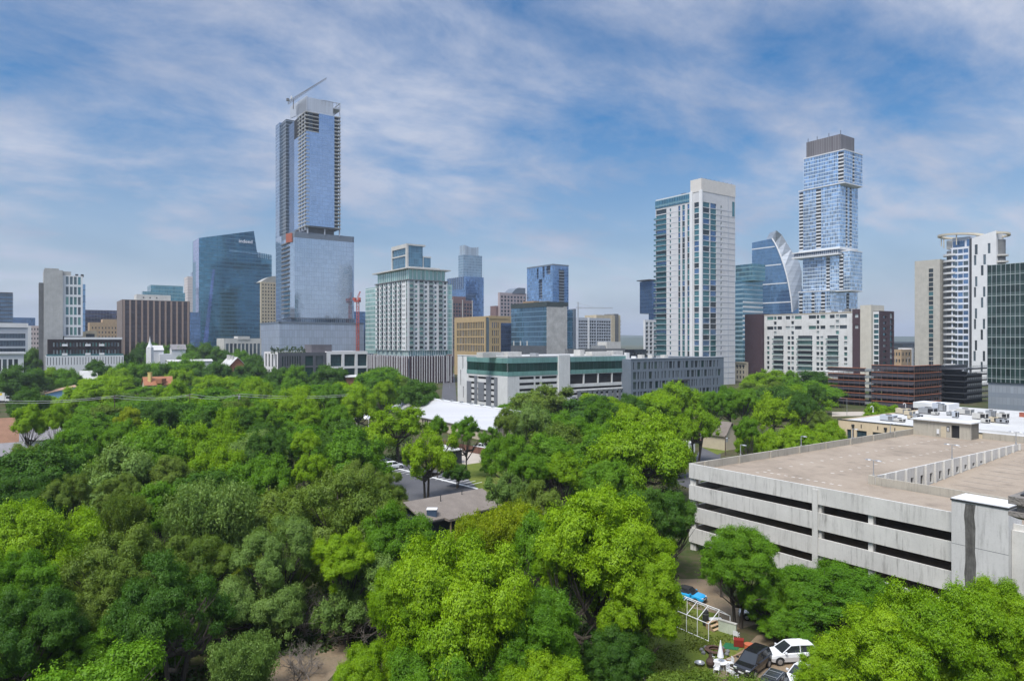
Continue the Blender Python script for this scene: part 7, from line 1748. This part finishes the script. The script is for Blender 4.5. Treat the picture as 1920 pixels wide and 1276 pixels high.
def plume(seed, n_st, leaf, dens=1.0):
    """feathery: many arching stems clothed with small leaves"""
    r = np.random.default_rng(seed); P, TN, CEN = [], [], []
    for i in range(n_st):
        th, rr = r.uniform(0, 6.28), math.sqrt(r.random()) * .55; a = r.uniform(.25, .85); b0 = np.array([math.cos(th) * rr, math.sin(th) * rr, .05]); hgt = r.uniform(.6, 1.0) * (1 - .35 * rr)
        od = np.array([math.cos(th + r.normal(0, .5)), math.sin(th + r.normal(0, .5)), 0])
        n = int(420 * dens); s = r.random(n) ** .7
        base = b0 + np.outer(s, [0, 0, hgt]) + np.outer(s ** 2.2 * a * .55, od) - np.outer(np.clip(s - .75, 0, 1) ** 2 * 2.2, [0, 0, hgt * .6])
        w = .05 + .13 * np.sin(np.pi * np.clip(s, 0.05, 1)) ** 1.2
        pos = base + r.normal(size=(n, 3)) * w[:, None] * .62
        nr = unit(r.normal(size=(n, 3)) + np.array([0, 0, .7]) + od * .4)
        P.append(leaf_quads(r, pos, nr, leaf, .38)); TN.append(np.clip(r.uniform(.1, .9) + r.normal(0, .1, n), 0, 1)); CEN.append(base[n // 2])
    P = np.concatenate(P); TN = np.concatenate(TN); P[..., 2] -= P[..., 2].min(); P[..., 2] /= np.percentile(P[..., 2], 99.9); P[..., :2] /= np.percentile(np.hypot(P[..., 0], P[..., 1]), 98.5)
    return P, TN, np.array(CEN)
def trunk_mesh(seed, cen, frac, mat, multi=1):
    """trunk and limbs: x, y in crown radii, z in tree heights; limbs reach into the clumps; frac = crown height / tree height"""
    r = random.Random(seed); m = MB(); zb = 1 - frac
    for s in range(multi):
        ox, oy = (0, 0) if multi == 1 else (r.uniform(-.14, .14), r.uniform(-.14, .14))
        fx, fy = ox * 2.0 + r.uniform(-.06, .06), oy * 2.0 + r.uniform(-.06, .06); zf = zb + frac * .22
        m.path([(ox, oy, -.02), (ox * 1.15, oy * 1.15, .05), ((ox + fx) / 2 + r.uniform(-.03, .03), (oy + fy) / 2, zf * .55), (fx, fy, zf)], [.068, .048, .041, .034], 8)
        pick = sorted(range(len(cen)), key=lambda i: r.random())[:13 // multi + 3]
        for i in pick:
            c = cen[i]; e = (c[0], c[1], zb + frac * c[2]); k = r.uniform(.55, 1.0); q = (fx * k + ox * (1 - k), fy * k + oy * (1 - k), zf * k)
            md = tuple(q[j] + (e[j] - q[j]) * .5 + (r.uniform(-.06, .06) if j < 2 else -frac * .06) for j in range(3)); rr = r.uniform(.014, .024)
            m.path([q, md, e], [rr, rr * .65, rr * .3], 6)
            for _ in range(3):
                e2 = (e[0] + r.uniform(-.2, .2), e[1] + r.uniform(-.2, .2), e[2] + r.uniform(-.02, .14) * frac); m.tube(md, e2, rr * .35, rr * .1, 4)
    me = bpy.data.meshes.new('trunk'); me.from_pydata(m.v, [], m.f); me.materials.append(mat); me.update(); return me
def twig_mesh(seed, n):
    r = random.Random(seed); m = MB()
    def grow(p, d, l, rad, lev):
        q = p + d * l; m.tube(p, q, rad, rad * .6, 4, cap=False)
        if lev == 0: return
        for _ in range(3):
            dd = (d + Vector((r.gauss(0, .55), r.gauss(0, .55), r.gauss(.05, .4)))).normalized(); grow(p + d * l * r.uniform(.5, 1), dd, l * r.uniform(.5, .8), rad * .6, lev - 1)
    for _ in range(n):
        th = r.uniform(0, 6.28); grow(Vector((r.uniform(-.3, .3), r.uniform(-.3, .3), 0)), Vector((math.cos(th) * .6, math.sin(th) * .6, r.uniform(.4, 1))).normalized(), r.uniform(.3, .55), .016, 4)
    me = bpy.data.meshes.new('dead_branches'); me.from_pydata(m.v, [], m.f); me.materials.append(M_twig); me.update(); return me

PROTO = {}
def proto(key, P, TN, CEN, frac, multi=1, seed=0):
    PROTO.setdefault(key, []).append((quads_mesh('crown', P, TN), trunk_mesh(seed, CEN, frac, M_bark, multi), frac))
for s in range(5): proto('broad', *crown(11 + s, 11 + s, 90, .021, 'dome', (.11, .20)), .76, 1 + s % 2, s)
for s in range(3): proto('tall', *crown(31 + s, 14 + s, 95, .021, 'tall', (.10, .19)), .86, 1, 9 + s)
for s in range(4): proto('open', *crown(41 + s, 9 + s, 72, .022, 'open', (.10, .18)), .70, 1 + s % 2, 20 + s)
for s in range(4): proto('fine', *crown(51 + s, 13 + s, 120, .0135, 'dome', (.08, .15), .75), .82, 2, 30 + s)
for s in range(3): proto('plume', *plume(61 + s, 130, .026, 1.1), .92, 2, 40 + s)
for s in range(4): proto('near', *crown(71 + s, 12 + 2 * s, 135, .0125, 'dome', (.08, .165), .95), .82, 1 + s % 2, 50 + s)
for s in range(2): proto('neartall', *crown(81 + s, 18, 165, .0125, 'tall', (.075, .15), .95), .88, 1, 60 + s)
TWIG = [twig_mesh(5 + s, 12) for s in range(2)]

# landmark names used to say where a tree stands: (photo x, photo y, name)
LMK = [(160, 660, 'the black brick podium'), (288, 600, 'the brown striped office'), (440, 560, 'the glass sail tower'), (590, 640, 'the tallest tower'), (100, 725, 'the tan-roofed blue house'), (290, 713, 'the orange-roofed house'), (420, 680, 'the white-roofed brick mansion'), (292, 655, 'the white church'), (70, 812, 'the grey-roofed house'), (10, 785, 'the brown-roofed house'),
       (765, 690, 'the purple striped base'), (860, 780, 'the white warehouse'), (1020, 720, 'the teal band building'), (1270, 700, 'the slate office'), (1500, 680, 'the white apartment slab'), (1600, 720, 'the copper garage'), (1640, 800, 'the beige store'), (820, 895, 'the striped parking lot'), (860, 940, 'the dark-walled house'), (1320, 830, 'the side street'),
       (1400, 1000, 'the parking garage'), (1320, 1160, 'the white frame'), (1295, 1118, 'the blue convertible'), (1430, 1240, 'the parked cars'), (590, 1230, 'the bare creek bank')]
SIZE = {0: 'small', 1: 'mid-sized', 2: 'big'}
KNAME = {'lime': 'lime-green', 'green': 'mid-green', 'dark': 'dark green', 'olive': 'olive-green', 'silver': 'silvery green', 'yellow': 'yellow-green'}
SNAME = {'broad': 'rounded', 'tall': 'tall', 'open': 'open-crowned', 'fine': 'fine-leaved', 'plume': 'feathery', 'near': 'leafy', 'neartall': 'towering'}
TREES = []; TREEOBJ = []
def zone(px, py):
    h = 'left edge' if px < 110 else 'far left' if px < 350 else 'left' if px < 720 else 'centre' if px < 1150 else 'right' if px < 1500 else 'far right'
    v = 'back' if py < 735 else 'middle' if py < 850 else 'nearer' if py < 1000 else 'front'
    return h + ' ' + v + ' row'
def tree_label(px, py, wpx, kind, shape):
    lm = min(LMK, key=lambda l: (l[0] - px) ** 2 + ((l[1] - py) * 1.3) ** 2); dx, dy = px - lm[0], py - lm[1]
    d = math.hypot(dx, dy)
    rel = ('below' if dy > 0 else 'above') if abs(dy) > abs(dx) * .7 else ('right of' if dx > 0 else 'left of')
    if d > 130: rel = 'well ' + rel
    return f"{SIZE[0 if wpx < 70 else 1 if wpx < 140 else 2]} {SNAME[shape]} {KNAME[kind]} tree {rel} {lm[2]}, {zone(px, py)}"
def finish_labels():
    """trees that still read alike are told apart by their order from left to right"""
    by = {}
    for o in TREEOBJ: by.setdefault(o['label'], []).append(o)
    ORD = ['leftmost', 'second from left', 'third from left', 'fourth from left', 'fifth from left', 'sixth from left', 'seventh from left']
    for k, os_ in by.items():
        if len(os_) < 2: continue
        os_.sort(key=lambda o: o.location.x / o.location.y)
        for i, o in enumerate(os_):
            w = 'left-hand' if len(os_) == 2 and i == 0 else 'right-hand' if len(os_) == 2 else 'rightmost' if i == len(os_) - 1 else ORD[min(i, 6)]
            o['label'] = f"{w} {k}"
def put_tree(px, ytop, wpx, h, kind, shape, D=None, rng=random, ar=None):
    if D is None: D = (H - h) * F / (ytop - HY)
    h = H - (ytop - HY) * D / F
    if h < 2.0: return None
    p = px2w(px, D); r = wpx / 2 * D / F * 1.06
    V = PROTO[shape]; cm, tm, frac = V[rng.randrange(len(V))]
    frac_h = min(h * frac, (ar or 1.5) * r * (1.25 if shape in ('tall', 'neartall', 'plume') else 1.0))
    root = bpy.data.objects.new(('shrub' if h < 4.5 else 'tree'), None); COL.objects.link(root); root.location = (p.x, p.y, 0); root.rotation_euler = (0, 0, rng.uniform(0, 6.28)); root.empty_display_size = .5
    tag(root, tree_label(px, ytop + wpx * .3, wpx, kind, shape), 'tree', 'trees of the wooded neighbourhood')
    c = bpy.data.objects.new('crown', cm); COL.objects.link(c); c.parent = root
    if not cm.materials: cm.materials.append(LEAF['green'])
    c.location = (0, 0, h - frac_h); c.scale = (r, r, frac_h)
    c.material_slots[0].link = 'OBJECT'; c.material_slots[0].material = LEAF[kind]
    k = bpy.data.objects.new('trunk', tm); COL.objects.link(k); k.parent = root
    # the limbs were grown for crown fraction `frac`: keep them inside the crown
    k.scale = (min(r, 9), min(r, 9), max(h * .98, h)) if frac_h >= h * frac * .98 else (min(r, 9), min(r, 9), h)
    TREES.append((p.x, p.y, r, h, px, ytop)); TREEOBJ.append(root); return root
def dmax(px):
    for a, b, d in ((-50, 85, 330), (85, 240, 372), (240, 480, 392), (480, 692, 352), (692, 856, 440), (856, 1185, 278), (1185, 1400, 312), (1400, 1555, 375), (1555, 1990, 268)):
        if a <= px < b: return d
    return 300
def auto_h(y): return 16 - 4.0 * min(1, max(0, (y - 680) / 170))
rgT = random.Random(77)
HAND = '''75 938 240 13 lime near;22 1035 170 11 green near;232 985 200 12 olive fine;55 1105 190 10 dark near;150 1085 210 -63 olive near;60 1178 200 -57 green near;215 1165 190 -58 green near;318 1035 200 12 dark fine;372 1000 130 11 olive fine;478 1072 190 -66 silver near;500 1032 110 -74 yellow fine;548 1040 80 -73 olive fine;455 1195 120 -56 silver plume;645 992 120 11 lime near;525 972 150 12 silver fine;640 876 250 15 olive fine;738 938 140 12 green fine;695 1038 170 -70 silver open;640 1100 110 -67 silver open
860 1010 320 14 lime near;760 1060 150 12 lime near;1000 1105 190 10 green near;905 962 100 10 yellow plume;962 944 110 11 yellow plume;1010 965 120 11 green broad;1120 918 230 16 lime neartall;1185 985 150 13 lime near;1065 985 130 13 lime near;1205 1060 160 10 lime near;1252 915 115 12 dark fine;1150 1170 130 6 dark near;1020 1222 180 7 lime near;820 1205 230 8 green near;690 1212 150 7 lime near;1385 985 130 -71 green near;1352 1020 70 -80 dark fine;1340 1075 70 -84 dark fine;1545 1060 230 -72 green near;1640 1085 150 -70 green near;1760 1090 260 13 lime near;1868 1085 180 13 lime near;1655 1140 230 11 lime near;1560 1205 130 8 lime near;1445 1085 140 -70 green near;1475 1160 100 -67 green near;1880 1170 200 10 lime near
272 641 50 -500 dark broad;300 646 56 -495 green broad;348 650 56 -490 green broad;383 642 66 -520 dark broad;415 652 62 -505 dark broad;452 655 56 -490 green broad;474 664 60 -440 dark broad;240 664 56 -430 dark broad;355 672 74 -385 green broad;300 682 70 -360 dark broad;258 680 66 -365 green broad;470 682 62 -375 dark broad;340 692 60 -350 lime broad;215 690 60 -350 lime broad;130 690 60 -350 green broad;20 664 70 -420 dark broad;62 652 50 -430 dark broad;8 700 60 -335 dark broad;
168 716 92 0 lime broad;232 680 64 0 green tall;316 678 92 0 green broad;398 703 66 0 lime broad;402 680 82 0 dark broad;324 714 82 0 lime broad;478 710 56 0 lime broad;42 684 90 0 dark broad;94 688 50 0 lime broad;180 674 52 0 dark broad;52 726 72 0 dark broad;55 758 66 0 lime broad;106 757 46 0 lime tall;243 762 52 0 yellow broad;302 752 70 0 dark broad;378 771 44 0 dark broad;436 763 82 0 lime broad;492 750 56 0 green broad
150 787 96 0 green broad;134 806 130 0 green open;228 786 66 0 green broad;290 788 120 0 lime open;388 795 116 0 lime broad;412 838 112 0 lime broad;322 852 78 0 olive broad;478 806 100 0 silver broad;50 830 110 0 olive fine;60 893 130 0 dark fine;128 889 80 0 olive fine;232 886 92 0 olive fine;236 928 78 0 olive plume;392 903 160 0 silver plume;300 900 110 0 green broad
482 710 68 0 lime broad;519 688 52 0 dark broad;552 684 58 0 green broad;616 684 90 0 dark broad;553 711 68 0 green broad;556 727 80 0 lime broad;620 718 54 0 green broad;672 726 62 0 lime tall;706 695 82 0 green broad;721 713 42 0 lime tall;784 712 90 0 dark broad;497 748 46 0 lime broad;580 757 62 0 lime open;630 758 58 0 green broad;458 763 44 0 dark broad;492 788 84 0 dark broad;650 786 112 0 dark broad;574 805 56 0 lime broad;498 811 68 0 dark broad
746 758 124 0 lime open;820 778 36 0 green tall;806 808 98 0 lime open;875 779 56 0 green open;490 852 112 0 green broad;584 850 66 0 lime broad;674 862 76 0 olive broad;722 882 76 0 olive fine;857 868 50 5 dark broad
1020 721 130 0 olive open;950 764 60 0 olive open;918 800 46 8 green open;990 753 90 0 silver open;1066 770 86 0 green broad;1122 746 52 0 green tall;1183 738 62 0 dark broad;1265 714 98 0 lime open;1337 733 46 0 green broad;1368 724 70 0 green broad;1303 760 82 0 lime open;1203 781 186 16 lime broad;1184 757 82 0 lime broad;952 812 88 0 green broad;1056 846 78 0 lime open;1140 862 90 0 green broad;952 884 80 0 silver open;1014 900 84 0 olive open;990 850 70 0 green broad
1440 692 90 0 lime open;1482 694 46 0 green open;1398 728 46 0 green broad;1449 735 82 0 lime open;1506 737 56 0 dark broad;1530 718 40 0 dark broad;1529 765 84 9 olive fine;1402 780 50 0 green broad;1448 803 66 9 lime broad;1500 797 84 9 lime broad;1555 789 62 9 lime broad;1399 813 46 9 lime broad;1650 755 70 8 lime open;1345 862 60 4 green broad;915 868 30 3 dark broad'''
for ln in HAND.replace('\n', ';').split(';'):
    if not ln.strip(): continue
    px, y, w_, h, kd, sh = ln.split(); px, y, w_, h = float(px), float(y), float(w_), float(h)
    if h == 0: h = auto_h(y)
    D = -h if h < 0 else min((H - h) * F / (y - HY), dmax(px) - 8); h = abs(h)
    put_tree(px, y, w_, h, kd, sh, D, rgT)
N_HAND = len(TREES)
# what the photo shows between the crowns: keep these open (photo rectangles that no filler crown may cover)
CLEAR = [(30, 705, 132, 742), (0, 752, 26, 806), (22, 708, 55, 724), (0, 728, 24, 756), (38, 792, 106, 830), (266, 700, 312, 722), (380, 666, 458, 690), (268, 632, 345, 672), (745, 868, 915, 925), (783, 900, 935, 985), (828, 828, 932, 868), (780, 748, 940, 830), (1288, 790, 1345, 870), (860, 664, 1180, 735), (1180, 664, 1360, 725), (1190, 1085, 1380, 1276), (1340, 1170, 1520, 1276), (1290, 800, 1920, 1130), (1575, 755, 1920, 815), (664, 780, 692, 798), (1350, 778, 1380, 800), (420, 1215, 640, 1276), (88, 630, 232, 676), (495, 646, 690, 682), (826, 690, 858, 762)]
def occupied(x, y, r):
    for X, Y, R, *_ in TREES:
        if math.hypot(x - X, y - Y) < (.76 if y < 130 else .64) * (R + r): return True
    q = v2(x, y) - GC; a, b = q.dot(gd), q.dot(gR)
    return -r * .7 < a < 75 and -r * .7 < b < 71 + r
def covers(px, ytop, wpx, ybot):
    for a, b, c, d in CLEAR:
        if px + wpx * .46 > a and px - wpx * .46 < c and ybot > b and ytop < d: return True
    return False
rgF = random.Random(2024); D = 452.0; nfill = 0
KW = ['lime'] * 7 + ['green'] * 8 + ['dark'] * 4 + ['olive'] * 3 + ['silver']
while D > 42:
    step = 7.0 + D / 24; px = -60 + rgF.uniform(0, 30)
    while px < 1780:
        wpx0 = (step * .62) * 2 * F / D; px += wpx0 * rgF.uniform(.42, .75)
        d = D + rgF.uniform(-.35, .35) * step
        if d > dmax(px) - 6: continue
        h = (rgF.uniform(8.5, 14.0) if d > 90 else rgF.uniform(4.5, 10.8)); r = step * rgF.uniform(.5, .78); wpx = 2 * r * F / d
        yt = HY + (H - h) * F / d; yb = HY + (H - 1.5) * F / d
        p = px2w(px, d)
        if yt > 1290 or occupied(p.x, p.y, r) or covers(px, yt, wpx, yb): continue
        kd = rgF.choice(KW); sh = rgF.choice(['broad', 'broad', 'open', 'tall', 'fine']) if d > 75 else rgF.choice(['near', 'fine', 'near'])
        if px < 700 and d < 110: kd = rgF.choice(['olive', 'green', 'dark', 'lime', 'green', 'silver'])
        if put_tree(px, yt, wpx, h, kd, sh, d, rgF): nfill += 1
    D -= step * .62
finish_labels()
for o in TREEOBJ:
    for cut in ('well ', 'mid-sized ', ' row'):
        if len(o['label'].replace('-', ' ').split()) > 16: o['label'] = o['label'].replace(cut, '')
by = {}
for o in TREEOBJ: by.setdefault(o['label'], []).append(o)
for k, os_ in by.items():
    if len(os_) == 2:
        for o, wd in zip(sorted(os_, key=lambda o: o.location.y), ('nearer', 'farther')): o['label'] = wd + ' ' + k.replace(' row', '').replace('mid-sized ', '')
print('trees', N_HAND, nfill)

# dead, bare branches by the creek
for i, (px, py, s, lb) in enumerate(((705, 1195, 5.2, 'grey leafless thicket beside the creek bank'), (575, 1268, 3.4, 'tangle of bare branches low on the creek bank'), (560, 1195, 4.6, 'bare twiggy shrub above the creek bank'), (470, 1010, 3.2, 'leafless grey branches poking out of silvery green crowns'), (372, 775, 3.4, 'brown leafless shrub among the left hand trees'))):
    q = ground(px, py, 0); o = bpy.data.objects.new('bare_shrub', TWIG[i % 2]); COL.objects.link(o); o.location = (q.x, q.y, 0 if i != 3 else 0); o.scale = (s, s, s * (1 if i != 3 else 1.6)); o.rotation_euler = (0, 0, i); tag(o, lb, 'shrub', 'leafless shrubs')
# undergrowth: one leafy ground cover under the crowns
r = np.random.default_rng(9); pts = []
n = 5200
Dd = 46 + 330 * r.random(n) ** 1.5; pxx = r.uniform(-80, 1420, n); keep = []
for px, d in zip(pxx, Dd):
    y = HY + (H - .6) * F / d; rr = .9 + d / 140; w_ = rr * F / d
    if covers(px, y - 2.0 * w_, 2 * w_, y) or d > dmax(px) - 4: continue
    p = px2w(px, d); q = p - GC
    if -1.5 < q.dot(gd) < 75 and -1.5 < q.dot(gR) < 73: continue
    keep.append((p.x, p.y, rr))
P, TN = [], []
for x, y, rr in keep:
    k = 46; dv = unit(r.normal(size=(k, 3))); dv[:, 2] = np.abs(dv[:, 2]); pos = np.array([x, y, 0.0]) + dv * rr * r.uniform(.5, 1.1, (k, 1)) * np.array([1, 1, .9]); P.append(leaf_quads(r, pos, unit(dv + r.normal(size=(k, 3)) * .5 + [0, 0, .4]), .14 * rr + .06)); TN.append(np.clip(r.uniform(.1, .9) + r.normal(0, .1, k), 0, 1))
me = quads_mesh('undergrowth', np.concatenate(P), np.concatenate(TN)); me.materials.append(leafmat('undergrowth_leaf', [(.03, .06, .014), (.05, .09, .018), (.08, .12, .03)])); o = bpy.data.objects.new('undergrowth', me); COL.objects.link(o); tag(o, 'low leafy undergrowth between the trees', 'undergrowth', kind='stuff')

# short grass on the lawn, thin and worn in places
lw = [Vector((*p, 0)) for p in gpoly([(1185, 1300), (1190, 1200), (1245, 1132), (1285, 1110), (1368, 1176), (1395, 1215), (1330, 1258), (1310, 1330)])]
x0, x1, y0, y1 = min(v.x for v in lw), max(v.x for v in lw), min(v.y for v in lw), max(v.y for v in lw)
def inside(x, y):
    c = False
    for i in range(len(lw)):
        a, b = lw[i], lw[i - 1]
        if (a.y > y) != (b.y > y) and x < (b.x - a.x) * (y - a.y) / (b.y - a.y) + a.x: c = not c
    return c
r = np.random.default_rng(19); G = []
for _ in range(26000):
    x, y = r.uniform(x0, x1), r.uniform(y0, y1)
    k = .5 + .5 * math.sin(x * .9 + 1.3 * math.sin(y * .6)) * math.cos(y * .8 + x * .3)
    if k > .25 + .6 * r.random() and inside(x, y): G.append((x, y, r.uniform(.02, .09)))
G = np.array(G); me = quads_mesh('lawn_tufts', leaf_quads(r, G, unit(r.normal(size=(len(G), 3)) + [0, -.4, .5]), .11, .45), np.clip(r.normal(.5, .25, len(G)), 0, 1))
me.materials.append(leafmat('grass_blade', [(.07, .10, .015), (.11, .15, .02), (.17, .19, .04)])); o = bpy.data.objects.new('lawn_tufts', me); COL.objects.link(o); tag(o, 'uneven short grass tufts on the worn lawn', 'grass', kind='stuff')
# ================================================================== air between here and the far hills
m = bpy.data.materials.new('haze_air'); m.use_nodes = True; nt = m.node_tree; nt.nodes.clear()
vo = nt.nodes.new('ShaderNodeVolumePrincipled'); vo.inputs['Color'].default_value = (.80, .88, 1.0, 1); vo.inputs['Density'].default_value = .00012; vo.inputs['Anisotropy'].default_value = .2
ou = nt.nodes.new('ShaderNodeOutputMaterial'); nt.links.new(vo.outputs[0], ou.inputs['Volume'])
mb = MB(); mb.abox(-9100, 9100, -400, 12100, -1.0, 290); hz = mb.build('haze', m); tag(hz, 'thin bluish haze in the air', 'haze', kind='stuff')
